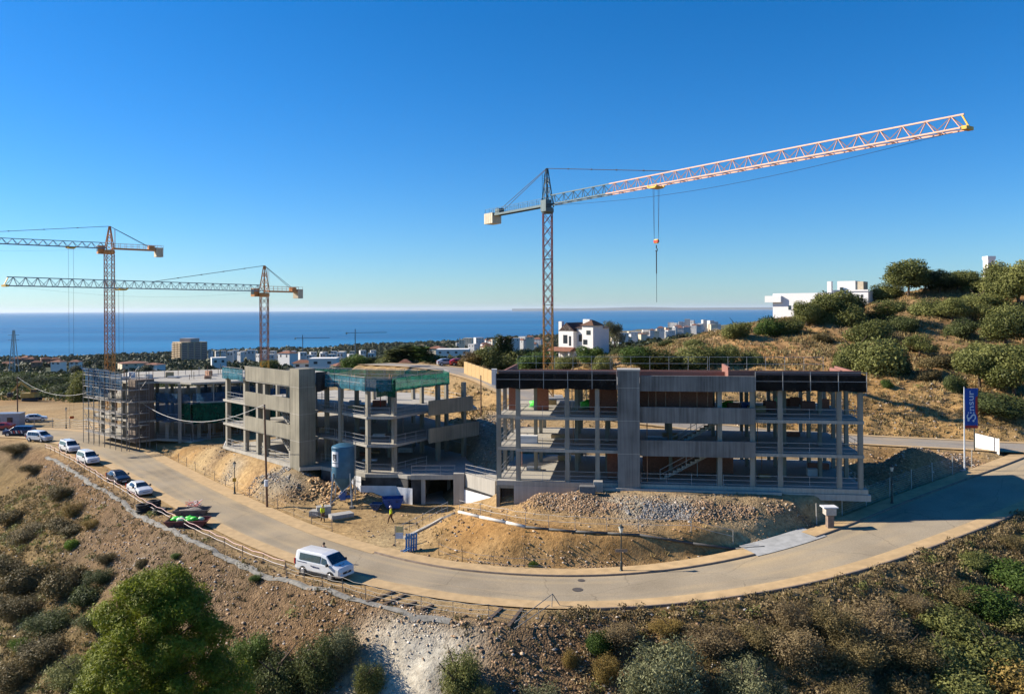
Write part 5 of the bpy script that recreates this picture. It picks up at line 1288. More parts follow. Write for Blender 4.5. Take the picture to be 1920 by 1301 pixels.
# ================================================================== STREET FURNITURE
M_iron = mat('lamp_iron', (.055,.065,.062), .5, .4); M_lglass = mat('lantern_glass', (.62,.60,.52), .2, var=.05)
M_pole = mat('pole_timber', (.14,.075,.045), .85, var=.3, scale=3, stretch=(6,6,.5)); M_cable = mat('cable_pale', (.46,.45,.43), .6)
def lamp(px, py, z, h, label):
    p = G(px, py, z); p.z = zt(p.x, p.y)
    c = empty('street_lamp', p, label=label, cat='street lamp', group='street lamps along the bend')
    mb = MB(); mb.lathe([(.16,-.1),(.16,.25),(.11,.32),(.10,.9),(.06,1.0)], 12); mb.build('base', M_iron, c)
    mb = MB(); mb.lathe([(.055,.98),(.045,h-.75),(.08,h-.72),(.08,h-.66),(.03,h-.6)], 10); mb.build('post', M_iron, c)
    mb = MB(); mb.lathe([(.10,h-.6),(.21,h-.18)], 6); mb.build('lantern', M_lglass, c)
    mb = MB(); mb.lathe([(.25,h-.18),(.20,h-.10),(.07,h-.02),(.03,h+.1)], 6); mb.build('cap', M_iron, c)
    return c
lamp(1165, 1075, .2, 3.95, 'street lamp with a small sign plate at the foot of the ochre embankment')
lamp(1672.5, 949, 2.65, 3.9, 'street lamp at the wire fence by the right end of the black-netted building')
lamp(440, 926, .0, 3.95, 'street lamp with a yellow marker left of the leaning brown pole')
lamp(264, 841, .0, 4.0, 'street lamp beside the fence below the scaffolded building')
lamp(124, 803, .0, 4.0, 'farthest street lamp at the head of the road on the left')
p = G(1165,1075,.2); mb = MB(); mb.box(p.x-.5, p.y-.12, 2.0, p.x+.5, p.y-.08, 2.25); tag(mb.build('road_sign', mat('sign_brown', (.28,.19,.13), .7)), 'brown nameplate fixed low on the lamp before the embankment', 'sign')
p = G(440,926,0); mb = MB(); mb.box(p.x-.22, p.y-.1, 1.5, p.x+.22, p.y-.07, 1.95); tag(mb.build('road_sign', mat('sign_yellow', (.55,.30,.03), .6)), 'small yellow plate on the lamp left of the leaning pole', 'sign')
POLES = {}
def upole(key, px, py, z, h, lean, label, r=.13):
    p = G(px, py, z) if z is not None else hit(px, py); p.z = zt(p.x, p.y)
    c = empty('utility_pole', p, label=label, cat='utility pole', group='timber utility poles')
    top = Vector((lean[0], lean[1], h)); mb = MB(); mb.tube((0,0,-.3), top, r, r*.75, 10); mb.build('shaft', M_pole, c)
    mb = MB(); mb.tube(top-Vector((0,0,.25)), top-Vector((0,0,.18)), r*.95, n=10); mb.build('collar', M_steel, c)
    POLES[key] = p + top
    return c
upole('a', 501, 949, 0.1, 11.6, (-.25,0), 'tall brown pole leaning in front of the sunlit concrete bands')
c = upole('b', 219, 816, 0.0, 10.3, (0,0), 'brown pole standing before the scaffold on the left'); 
upole('c', 33, 797, 0.0, 9.2, (0,0), 'brown pole nearest the left edge beside the site cabins')
upole('d', 902, 781, None, 5.6, (0,0), 'thin brown pole between the two concrete buildings', .1)
mb = MB(); q = G(501,949,.1); mb.tube((q.x-.02,q.y-.2,2.4),(q.x-.02,q.y-.2,3.1),.22,n=10); tag(mb.build('junction_box', M_white), 'white canister fixed halfway up the leaning brown pole', 'box')
def cable(a, b_, sag, label, r=.032):
    mb = MB(); n = 26; pts = [Vector(a).lerp(Vector(b_), i/n) - Vector((0,0,4*sag*(i/n)*(1-i/n))) for i in range(n+1)]; mb.path(pts, r, 5); return tag(mb.build('overhead_cable', M_cable), label, 'cable')
cable(POLES['c'], POLES['b'], 3.4, 'pale cable sagging from the left edge pole towards the scaffold')
cable(POLES['b'], POLES['a'], 4.4, 'pale cable sagging across the scaffolded building to the leaning pole')
# fence along the inner pavement on the right
M_post = mat('fence_post', (.42,.40,.36), .6, .2, var=.15)
fe = empty('wire_fence', (0,0,0), label='wire fence with pale steel posts along the pavement at right', cat='fence')
prev = None; k = 0
i_f0, i_f1 = i_ap1 + 3, int(np.argmin((mid[:,0]-G(1850,868,4.2).x)**2 + (mid[:,1]-G(1850,868,4.2).y)**2))
for i in range(i_f0, i_f1, 4):
    q = road1.at(i, hw[i]+2.2); p = Vector((q[0], q[1], zt(q[0], q[1]))); hgt = 2.0
    mb = MB(); mb.tube(p-Vector((0,0,.1)), p+Vector((random.uniform(-.06,.06),0,hgt)), .05, n=6); mb.build('post', M_post, fe)
    if prev is not None:
        for z in np.linspace(.15, 1.85, 9): mb = MB(); mb.tube(prev+Vector((0,0,z)), p+Vector((0,0,z)), .012, n=3, cap=False); mb.build('wire', M_steel, fe)
    prev = p
def line_fence(name, label, pts, post_h, wires, mpost, mwire, r=.03, wr=.02, rail_nm='rail', sagk=.04):
    c = empty(name, (0,0,0), label=label, cat='fence'); prev = None
    for p in pts:
        p = Vector((p[0], p[1], zt(p[0], p[1])))
        tp = Vector((random.uniform(-.07,.07), random.uniform(-.07,.07), post_h*random.uniform(.92,1.05)))
        mb = MB(); mb.bar(p-Vector((0,0,.15)), p+tp, r*2); mb.build('post', mpost, c)
        if prev is not None:
            for j, z in enumerate(wires):
                a, b_ = prev+Vector((0,0,z*post_h)), p+Vector((0,0,z*post_h)); m_ = a.lerp(b_, .5)-Vector((0,0,sagk*(1+j)))
                mb = MB(); mb.tube(a, m_, wr, n=5); mb.tube(m_, b_, wr, n=5); mb.build(rail_nm, mwire[j % len(mwire)], c)
        prev = p
    return c
def sh_pts(x0, x1, inset, step=2):
    out = []
    for i in range(0, NS, step):
        q = road1.at(i, -hw[i] - (shoulder(road1.at(i, -hw[i])[0]) - inset))
        if x0 < q[0] < x1 and q[1] < 128: out.append(q)
    return out
M_tape = mat('tape_pale', (.52,.45,.42), .6, var=.1); M_tape2 = mat('tape_red_faded', (.58,.36,.34), .6, var=.15)
line_fence('tape_barrier', 'double line of faded red and white tape on stakes beside the parked cars', sh_pts(-75, -19, 1.3, 3), .95, (.55, 1.0), mat('stake_timber', (.25,.18,.11), .9), [M_tape, M_tape2], .025, .028, 'tape', .06)
line_fence('rope_fence', 'stake and cord fence along the shoulder edge below the passenger van', sh_pts(-19, 2.2, .7, 2), 1.1, (.35, .65, 1.0), mat('stake_grey', (.26,.23,.19), .8), [mat('cord', (.42,.38,.32), .8)], .022, .018, 'cord')
gs = empty('gate_brace', (0,0,0), label='slanting tube barrier with a peak at the end of the cord fence', cat='barrier')
pk = G(1036,1138,0) + Vector((0,0,1.0)); l0 = G(965,1186,-.1); l1 = G(1010,1160,0); r0 = G(1052,1138,0)
for a_, b_ in ((l0+Vector((0,0,.7)), pk), (l0+Vector((0,0,.3)), G(1030,1144,0)+Vector((0,0,.4))), (pk, r0), (pk, G(1034,1142,0)-Vector((0,0,.2))), (l1-Vector((0,0,.2)), l1+Vector((0,0,.8)))): mb = MB(); mb.tube(a_, b_, .035, n=6); mb.build('tube', mat('stake_grey', (.26,.23,.19)), gs)
for i, (x0, y0, x1, y1, lab) in enumerate(((687,1131,740,1109,'long dark timber on the shoulder just past the van shadow'),(720,1137,762,1114,'second dark timber on the shoulder past the van'),(760,1139,780,1131,'short dark timber on the shoulder, third from the van'),(790,1147,812,1137,'short dark timber on the shoulder, fourth from the van'),(908,1173,941,1141,'dark timber on the pale shoulder left of the tube barrier'),(953,1176,979,1142,'dark timber on the pale shoulder nearest the tube barrier'))):
    a_, b_ = G(x0, y0, 0), G(x1, y1, 0); a_.z = zt(a_.x, a_.y)+.08; b_.z = zt(b_.x, b_.y)+.08; mb = MB(); mb.bar(a_, b_, .24, .16); tag(mb.build('timber_sleeper', mat('sleeper_timber', (.10,.07,.05), .9, var=.3)), lab, 'timber', 'timbers on the shoulder')
# pipes and rails on the embankment crest
crest = [G(*q) for q in ((860,958,2.5),(900,972,2.5),(950,983,2.6),(985,990,2.6),(1030,995,2.6),(1080,999,2.6),(1140,1001,2.6),(1200,1003,2.6),(1300,1004,2.6),(1380,1006,2.45),(1435,1014,2.1))]
cr = [Vector((p.x, p.y+.25, zt(p.x, p.y+.25)+.12)) for p in crest]
mb = MB(); mb.path(cr[:4], .15, 8); tag(mb.build('drain_pipe', mat('pipe_pale', (.55,.52,.46), .6, var=.15), None, True), 'pale pipe lying along the left end of the embankment crest', 'pipe')
mb = MB(); mb.path(cr[3:], .11, 8); tag(mb.build('drain_pipe', mat('pipe_dark', (.06,.06,.06), .6, var=.3), None, True), 'dark flexible pipe lying along the embankment crest below the tower', 'pipe')
pts = []
for a_, b_ in zip(crest[:-1], crest[1:]):
    n = max(1, int((b_-a_).length/2.6))
    for j in range(n): q = a_.lerp(b_, j/n); pts.append((q.x, q.y+.9, 0))
line_fence('crest_fence', 'thin stake fence along the top of the ochre embankment', pts, 1.2, (.5, .95), M_post, [M_cable], .02, .016, 'rail')
pts = [G(x, y, z) for x, y, z in ((757,1012,.0),(780,998,.4),(805,983,1.0),(830,968,1.7),(852,957,2.4))]
c = empty('ramp_kerb', (0,0,0), label='pale concrete kerb with tube rails climbing beside the ochre mound', cat='kerb')
for a_, b_ in zip(pts[:-1], pts[1:]):
    a2 = Vector((a_.x, a_.y, zt(a_.x, a_.y)+.05)); b2_ = Vector((b_.x, b_.y, zt(b_.x, b_.y)+.05)); mb = MB(); mb.bar(a2, b2_, .35, .3); mb.build('kerb_unit', C_pale, c)
    off = Vector((-.7,.5,0)); rail(c, a2+off, b2_+off, 1.0, 2, (1.0,.5))
pts = [G(x, y, .05) for x, y in ((1040,1078),(985,1077),(925,1072),(865,1062),(820,1050))]
line_fence('toe_fence', 'bent stakes and wire at the toe of the ochre embankment', [(p.x, p.y+1.3, 0) for p in pts], 1.5, (.3, .7), mat('stake_dark', (.10,.08,.06), .8), [M_steel], .025, .014, 'wire')
pts = [road1.at(i, hw[i]+1.9) for i in range(0, ig-8, 4) if -62 < road1.at(i, hw[i]+1.9)[0] < -16]
line_fence('verge_fence', 'wire fence on grey stakes along the inner verge below the sunlit building', pts, 1.3, (.3,.9), mat('stake_grey', (.26,.23,.19)), [M_rope], .025, .008, 'wire')
pts = [road1.at(i, hw[i]+2.0) for i in range(4, ig, 4) if road1.at(i, hw[i]+2.0)[0] < -62 and road1.at(i, hw[i]+2.0)[0] > -100]
line_fence('site_fence', 'pale panel fence at the head of the road on the left', pts, 1.9, (.1,.3,.5,.7,.95), M_post, [M_rail], .035, .025, 'rail')
# apron, kiosk, board, flag
tag(road1.strip([lambda i: hw[i]-.35, lambda i: hw[i]+.8, lambda i: hw[i]+2.3], [.05,.10,.16], i_ap0-1, i_ap1+2, 'concrete_apron', mat('apron_grey', (.33,.335,.33), .8, var=.18, scale=1.5, bump=.3)), kind='structure')
p = G(1556, 989, 2.2); p.z = zt(p.x, p.y)
c = empty('meter_pillar', p, label='squat stone meter pillar with a wide pale cap beside the grey apron', cat='pillar')
mb = MB(); mb.box(-.28,-.28,-.2,.28,.28,1.35); mb.build('shaft', mat('pillar_stone', (.20,.15,.12), .9, var=.3, scale=3, bump=.4), c)
mb = MB(); mb.box(-.5,-.42,1.36,.45,.42,2.0); bevel(mb.build('box', mat('pillar_box', (.40,.36,.32), .8, var=.2), c), .03)
mb = MB(); mb.box(-.72,-.5,2.01,.58,.5,2.12); mb.build('cap', M_white, c)
p = G(1808.5, 882, 4.0); p.z = zt(p.x, p.y); FPZ = 22 - p.y*(727-575.5)/F
c = empty('flag_pole', p, label='tall white flag pole at the right-hand junction', cat='flag pole')
hF = FPZ - p.z
mb = MB(); mb.tube((0,0,-.2),(0,0,hF), .09, .05, 10); mb.build('pole', mat('pole_white', (.62,.64,.66), .4), c)
mb = MB(); mb.box(-.35,-.35,-.3,.35,.35,.18); mb.build('base', C_pale, c); mb = MB(); mb.lathe([(.02,hF),(.09,hF+.06),(.02,hF+.14)], 10); mb.build('finial', M_steel, c)
pxm = F/p.y; fh, fw = 75/pxm, 24/pxm
fl = empty('banner_flag', p + Vector((.07,0,hF-fh-.05)), label='blue vertical banner flag with white lettering and a red lower corner', cat='flag')
def fy(x, z): return .10*math.sin(x*4.2 + z*.9)*(x/fw) + .05*math.sin(z*2.1+x*2)
def flag_mesh(x0, x1, z0, z1, off, nm, m, nx=12, nz=28, cut=0):
    V = []
    for o_ in (0, .012):
        for j in range(nz+1):
            for i in range(nx+1):
                x, z = x0+(x1-x0)*i/nx, z0+(z1-z0)*j/nz; V.append((x, fy(x, z)-off-o_, z - cut*(0)))
    k = nx+1; m_ = k*(nz+1); Fc = []
    for j in range(nz):
        for i in range(nx): q = j*k+i; Fc += [(q+k, q+k+1, q+1, q), (m_+q, m_+q+1, m_+q+k+1, m_+q+k)]
    mb = MB(); mb.add(V, Fc); return mb.build(nm, m, fl, True)
M_fblue = mat('flag_blue', (.025,.085,.36), .8, var=.1); M_fred = mat('flag_red', (.55,.05,.04), .8); M_fwhite = mat('flag_white', (.75,.76,.8), .8, var=.02)
flag_mesh(0, fw, fh*.07, fh, 0, 'cloth', M_fblue); flag_mesh(0, fw, 0, fh*.069, 0, 'red_hem', M_fred, 12, 4)
V = []; mb = MB(); mb.add([(fw*.86,fy(fw*.86,fh*.75)-.02,fh*.8),(fw*1.0,fy(fw,fh*.2)-.02,fh*.07),(fw*1.0,fy(fw,fh*.8)-.02,fh*.8),(fw*.78,fy(fw*.8,fh*.1)-.02,fh*.07)], [(0,3,1),(0,1,2)]); mb.build('red_edge', M_fred, fl)
def text_mesh(body, size, name, m, parent, fn):
    cu = bpy.data.curves.new(name, 'FONT'); cu.body = body; cu.size = size; cu.resolution_u = 3
    to = bpy.data.objects.new(name, cu); COL.objects.link(to); dg = bpy.context.evaluated_depsgraph_get(); dg.update()
    me = bpy.data.meshes.new_from_object(to.evaluated_get(dg)); bpy.data.objects.remove(to)
    for v in me.vertices: v.co = fn(v.co)
    return link(name, me, m, parent)
ts = fw*.92
text_mesh('insur', ts, 'banner_lettering', M_fwhite, fl, lambda c_: Vector((fw*.70 - c_.y*.85, fy(fw*.70-c_.y*.85, fh*.36+c_.x)-.035, fh*.36 + c_.x*.98)))
for (x, z, r_) in ((.28,.20,.055),(.28,.25,.04),(.62,.19,.05)):
    mb = MB(); q = Vector((fw*x, fy(fw*x, fh*z)-.03, fh*z)); mb.tube(q, q-Vector((0,.02,0)), r_*fw*1.6, n=12); mb.build('banner_emblem', M_fwhite, fl)
text_mesh('S', ts*1.25, 'banner_emblem', M_fwhite, fl, lambda c_: Vector((fw*.80 - c_.y*.85, fy(fw*.80-c_.y*.85, fh*.22+c_.x)-.035, fh*.20 + c_.x*1.05)))
p = G(1827, 852, 4.5); p.z = zt(p.x, p.y); mb = MB(); mb.tube(p, p+Vector((0,0,5.0)), .07, n=8); tag(mb.build('sign_post', mat('lamp_iron', (.05,.05,.05))), 'dark green post standing just right of the flag pole', 'post')
bl, br = G(1829,846,4.5), G(1874,855,4.5)
c = empty('site_board', (0,0,0), label='blank white site board beside the flag at the junction', cat='board')
mb = MB(); mb.add([bl+Vector((0,0,.3)), br+Vector((0,0,.2)), br+Vector((0,0,2.0)), bl+Vector((0,0,2.2))] + [v+Vector((.03,.08,0)) for v in (bl+Vector((0,0,.3)), br+Vector((0,0,.2)), br+Vector((0,0,2.0)), bl+Vector((0,0,2.2)))], [(0,1,2,3),(7,6,5,4),(3,2,6,7),(1,0,4,5),(0,3,7,4),(2,1,5,6)]); mb.build('panel', mat('board_white', (.66,.63,.57), .8, var=.08), c)
for q in (bl, bl.lerp(br, .5), br): mb = MB(); mb.bar(q+Vector((.02,.14,-.3)), q+Vector((.02,.14,2.1)), .1); mb.build('post', M_post, c)
# gate signs, blue board
c = empty('gate_sign', on(*G(741,1024,0).xy), label='white and yellow notice board on a post at the site entrance', cat='sign')
mb = MB(); mb.bar((0,0,-.2),(0,0,2.0),.06); mb.build('post', M_post, c)
for z0, z1, m in ((1.35,1.9,mat('notice_yellow', (.62,.48,.20), .6)),(.75,1.32,M_white)): mb = MB(); mb.box(.05,-.03,z0,.75,.0,z1); mb.build('notice', m, c)
c = empty('blue_barrier', on(*G(771,1034,0).xy), .1, 'bright blue slatted barrier leaning at the foot of the ramp kerb', 'barrier')
for k in range(5): mb = MB(); mb.bar((-.45+.22*k,.25,0),(-.4+.22*k,-.1,1.75),.18,.05,(0,1,0)); mb.build('slat', mat('barrier_blue', (.05,.19,.42), .5), c)
for z in (.4, 1.3): mb = MB(); mb.bar((-.55,.22-.2*z,z),(.5,.22-.2*z,z),.06,.1); mb.build('rail', mat('barrier_blue', (.05,.19,.42)), c)
c = empty('blue_trestle', on(*G(760,1037,0).xy), .4, 'low blue trestle lying left of the slatted blue barrier', 'trestle')
for a_, b_ in (((-.5,0,.05),(.5,0,.5)),((-.5,.4,.05),(.4,.1,.6)),((-.4,.2,.3),(.5,.2,.3))): mb = MB(); mb.bar(a_, b_, .07); mb.build('tube', mat('barrier_blue', (.05,.19,.42)), c)
for (px, py, z, r_, lab) in ((1083,1108,.05,.42,'round iron manhole cover in the middle of the bend'), (1090,1089.5,.1,.3,'small iron drain cover by the kerb of the bend')):
    q = G(px, py, z); i_, o_, d_ = road1.query(np.array([q.x]), np.array([q.y])); zz = mid[i_[0],2] + .02
    mb = MB(); mb.lathe([(r_,0),(r_,.022),(r_*.86,.026),(r_*.84,.02),(.02,.022)], 24, (q.x, q.y, zz)); tag(mb.build('manhole_cover', mat('cast_iron', (.09,.08,.075), .7, .2)), lab, 'manhole cover')
# excavator and cabins at the far left
p = hit(60, 752, 150)
ex = empty('excavator', p, .1, 'yellow excavator working on the far left earthworks', 'excavator')
M_exy = mat('machine_yellow', (.42,.28,.07), .6, var=.2)
for sg in (-1, 1):
    mb = MB(); mb.box(-2.0, sg*1.25-.3, 0, 2.0, sg*1.25+.3, .9); bevel(mb.build('track', M_trim, ex), .35, 4)
mb = MB(); mb.box(-2.3,-1.3,1.0,1.2,1.3,2.2); bevel(mb.build('house', M_exy, ex), .12)
mb = MB(); mb.box(.1,-1.25,2.21,1.7,-.1,3.2); cb = bevel(mb.build('cab', M_exy, ex), .08); mb = MB(); mb.box(.3,-1.27,2.4,1.72,-.12,3.1); mb.build('cab_window', glass(), cb)
mb = MB(); mb.bar((1.2,.3,1.8),(-2.8,.3,5.0),.5,.6); o = mb.build('boom', M_exy, ex); mb = MB(); mb.bar((-2.8,.3,5.0),(-5.4,.3,2.4),.4,.45); mb.build('stick', M_exy, ex)
mb = MB(); mb.prism([(-6.2,-.4),(-5.0,-.4),(-5.0,1.0),(-6.2,1.0)], 1.0, 2.3); bevel(mb.build('bucket', M_trim, ex), .3, 2)
for i, (px, w, lab) in enumerate(((6,2.6,'white site cabin cut by the left edge'), (24,3.4,'grey site cabin with a window behind the pole at the left'))):
    p = hit(px, 800, 120); c = empty('site_cabin', p, .15, lab, 'cabin', 'site cabins')
    mb = MB(); mb.box(-w/2,-1.2,-.2,w/2,1.2,2.5); mb.build('shell', M_white if i == 0 else mat('cabin_grey', (.30,.31,.33), .6), c); mb = MB(); mb.box(-w/2-.08,-1.28,2.501,w/2+.08,1.28,2.65); mb.build('roof', M_steel, c)
    mb = MB(); mb.box(-.5,-1.24,1.0,.5,-1.201,1.9); mb.build('window', glass(), c)

# ================================================================== PEOPLE
M_skin = mat('skin', (.42,.24,.16), .6, var=.05)
def skin_obj(name, J, E, Rd, m, parent, sub=2):
    me = bpy.data.meshes.new(name); me.from_pydata([tuple(v) for v in J], E, []); me.update()
    o = link(name, me, m, parent, False); md = o.modifiers.new('skin', 'SKIN')
    for i, r_ in enumerate(Rd): me.skin_vertices[0].data[i].radius = (r_, r_) if not isinstance(r_, tuple) else r_
    me.skin_vertices[0].data[0].use_root = True
    md.use_smooth_shade = True; s = o.modifiers.new('sub', 'SUBSURF'); s.levels = s.render_levels = sub
    return o
def person(p, rz, label, top, trousers, head_m, stride=.28, helmet=None, walk=1):
    c = empty('person', p, rz, label, 'person')
    s = stride
    # x forward; joints: pelvis, spine, chest, neck, head base, head top, shoulders, elbows, wrists, hands, hips, knees, ankles, toes
    J = [(0,0,.95),(0,0,1.12),(.01,0,1.36),(.02,0,1.50),(.03,0,1.58),(.04,0,1.72),
         (.01,.19,1.42),(-.06,.25,1.16),(.08,.24,.93),(.13,.23,.85), (.01,-.19,1.42),(.02,-.26,1.15),(.16,-.24,.96),(.22,-.23,.90),
         (0,.10,.90),(s*.75,.10,.50),(s*.95,.10,.09),(s*1.4,.11,.04), (0,-.10,.90),(-s*.15,-.10,.49),(-s*1.05,-.10,.12),(-s*.75,-.11,.04)]
    E = [(0,1),(1,2),(2,3),(3,4),(4,5),(2,6),(6,7),(7,8),(8,9),(2,10),(10,11),(11,12),(12,13),(0,14),(14,15),(15,16),(16,17),(0,18),(18,19),(19,20),(20,21)]
    Rd = [.14,.13,.15,.06,.09,.085,.07,.05,.035,.04,.07,.05,.035,.04,.10,.065,.045,.04,.10,.065,.045,.04]
    body = skin_obj('body', J, E, Rd, M_skin, c)
    t = [J[0],J[1],J[2],J[6],J[7],J[8],J[10],J[11],J[12]]; skin_obj('jacket', t, [(0,1),(1,2),(2,3),(3,4),(4,5),(2,6),(6,7),(7,8)], [.165,.16,.175,.095,.07,.052,.095,.07,.052], top, c)
    t = [J[0],J[14],J[15],J[16],J[18],J[19],J[20]]; skin_obj('trousers', t, [(0,1),(1,2),(2,3),(0,4),(4,5),(5,6)], [.16,.12,.085,.065,.12,.085,.065], trousers, c)
    for a_, b_ in ((16,17),(20,21)): skin_obj('boot', [J[a_], J[b_]], [(0,1)], [.06,.05], M_trim, c)
    mb = MB(); hz = 1.70; mb.lathe([(.125,hz-.03),(.15 if helmet else .115,hz-.025),(.118,hz),(.105,hz+.07),(.06,hz+.12),(.01,hz+.135)], 14, (.035,0,0)); mb.build('helmet' if helmet else 'hair', head_m, c, True)
    for sg in (-1, 1): mb = MB(); mb.lathe([(.012,-.012),(.014,0),(.004,.012)], 6, (.122,sg*.035,1.665)); mb.build('eye', M_trim, body)
    mb = MB(); mb.bar((.12,0,1.66),(.15,0,1.615),.03); mb.build('nose', M_skin, body)
    return c
p = on(*G(733, 981, 0).xy, .0)
person(p, math.pi*.98, 'worker in a yellow vest, brown trousers and pale helmet walking across the yard', mat('hivis_yellow', (.62,.72,.02), .7, var=.1), mat('trousers_brown', (.13,.07,.035), .85), mat('helmet_pale', (.72,.62,.58), .4), helmet=True)
vz = G(608, 1052, 0); 
person(on(*G(607,1055,0).xy, .06), 1.2, 'person in dark clothes standing behind the passenger van', mat('dark_jacket', (.018,.018,.028), .8), mat('dark_trousers', (.02,.022,.03), .8), mat('dark_hair', (.02,.014,.01), .7), stride=.06)
p = on(*G(605,978,.05).xy, .0)
person(p, -.6, 'worker in a yellow vest stooped by the pallets left of the silo', mat('hivis_yellow', (.62,.72,.02)), mat('trousers_brown', (.13,.07,.035)), mat('helmet_yellow', (.7,.45,.03), .4), helmet=True, stride=.15)
# ================================================================== VEGETATION
LF = {'olive': leafmat('leaf_olive', (.055,.068,.016), (.235,.24,.072)), 'green': leafmat('leaf_green', (.025,.055,.010), (.13,.19,.036)),
      'pine': leafmat('leaf_pine', (.026,.046,.005), (.235,.265,.024), .28), 'grey': leafmat('leaf_grey', (.075,.085,.040), (.25,.25,.125)),
      'dry': leafmat('leaf_dry', (.095,.066,.034), (.33,.245,.12), .2), 'gold': leafmat('leaf_gold', (.10,.065,.018), (.36,.25,.07), .2),
      'scrub': leafmat('leaf_scrub', (.062,.054,.020), (.24,.18,.075), .15), 'dark': leafmat('leaf_dark', (.024,.038,.012), (.125,.145,.045)), 'lime': leafmat('leaf_lime', (.05,.11,.012), (.22,.33,.045)),
      'far': leafmat('leaf_far', (.022,.034,.014), (.095,.105,.045), .1)}
M_bark = mat('bark', (.085,.06,.042), .95, var=.3, scale=3, bump=.5)
def leaf_quads(P, Nrm, size, asp, rg):
    """quads at P, facing roughly Nrm"""
    n = len(P); r1 = rg.normal(size=(n, 3)); a = np.cross(Nrm, r1); a /= np.linalg.norm(a, axis=1)[:, None]+1e-9
    b = np.cross(Nrm, a); b /= np.linalg.norm(b, axis=1)[:, None]+1e-9
    s = (size*rg.uniform(.55, 1.45, n))[:, None]
    A_, B_ = a*s*asp, b*s
    V = np.stack([P-A_*.5-B_*.5, P+A_*.5-B_*.5, P+A_*.35+B_*.5, P-A_*.35+B_*.5], 1).reshape(-1, 3)
    return V, np.arange(4*n).reshape(n, 4)
def crown_mesh(name, lobes, n, leaf, seed, asp=.55, shell=.45, updir=.25, droop=0.0, cl=7, gap=.0, jit=.12):
    rg = np.random.default_rng(seed); lobes = np.array(lobes, float)
    w = lobes[:, 3]*lobes[:, 4]*lobes[:, 5]; w = w**.67; pick = rg.choice(len(lobes), n*2, p=w/w.sum())
    d = rg.normal(size=(n*2, 3)); d /= np.linalg.norm(d, axis=1)[:, None]
    r = shell + (1-shell)*rg.uniform(0, 1, n*2)**.6
    # lumpy outline from clump directions
    cd = rg.normal(size=(cl*len(lobes), 3)); cd /= np.linalg.norm(cd, axis=1)[:, None]; cd = cd.reshape(len(lobes), cl, 3)
    lump = np.max(np.einsum('nk,nck->nc', d, cd[pick]), axis=1); r = r*(.70 + .42*np.clip(lump, 0, 1)**2)
    keep = (lump > gap); idx = np.where(keep)[0][:n]; d, r, pick, lump = d[idx], r[idx], pick[idx], lump[idx]
    P = lobes[pick, :3] + d*r[:, None]*lobes[pick, 3:6] + rg.normal(size=d.shape)*jit*leaf*4
    Nn = d + rg.normal(size=d.shape)*.75 + np.array([0, 0, updir]); Nn /= np.linalg.norm(Nn, axis=1)[:, None]
    V, Fq = leaf_quads(P, Nn, leaf, asp, rg)
    kc = rg.uniform(0, 1, (len(lobes), cl)); am = np.argmax(np.einsum('nk,nck->nc', d, cd[pick]), axis=1)
    t = np.clip(.45*rg.uniform(0, 1, len(P)) + .55*kc[pick, am], 0, 1); T = np.repeat(t, 4)
    return np_mesh(name, V, Fq, np.stack([T, T, T, np.ones_like(T)], 1))
def rl(seed, n, spread=.55, r=(.26, .5), z=(.40, .84), flat=.9):
    rg = np.random.default_rng(seed); L_ = [(0, 0, .62, .42, .42, .36)]
    for i in range(n):
        a = 2*math.pi*(i+rg.uniform(-.3, .3))/n; q = spread*rg.uniform(.45, .85); rr_ = rg.uniform(*r)
        L_.append((math.cos(a)*q*.7, math.sin(a)*q*.7, rg.uniform(*z), rr_*.72, rr_*.72, rr_*flat*.62))
    return L_
# unit-size prototypes: about 1 m tall and 1.2 m wide, scaled when placed
PROTO = {'round': [crown_mesh('crown', rl(s, 8), 11000, .036, s, gap=0, shell=.4, cl=10) for s in (1, 2, 3, 4)],
         'loose': [crown_mesh('crown', rl(s, 9, .75, (.22, .36), (.35, .9)), 6000, .034, s, gap=.35, shell=.3) for s in (11, 12, 13)],
         'bush': [crown_mesh('crown', [(0,0,.30,.5,.5,.42)] + [(x, y, z*.55, q*.62, q*.62, q*.6) for (x, y, z, q, q2, q3) in rl(s, 7, .7, (.4, .6), (.3, .75))], 9500, .038, s, gap=0, shell=.4, cl=10) for s in (21, 22, 23)],
         'fine': [crown_mesh('crown', [(0,0,.42,.42,.42,.45)] + [(x, y, z*.75, q*.6, q*.6, q*.75) for (x, y, z, q, q2, q3) in rl(s, 8, .7, (.36, .55), (.3, 1.0))], 11000, .033, s, .4, gap=.30, shell=.15, cl=13, jit=.45) for s in (31, 32, 33, 34)],
         'cypress': [crown_mesh('crown', [(0,0,.1+.085*k,.085*(1-.07*k)+.02,.085*(1-.07*k)+.02,.1) for k in range(10)], 2600, .03, s, gap=-.5, shell=.5) for s in (41,)]}
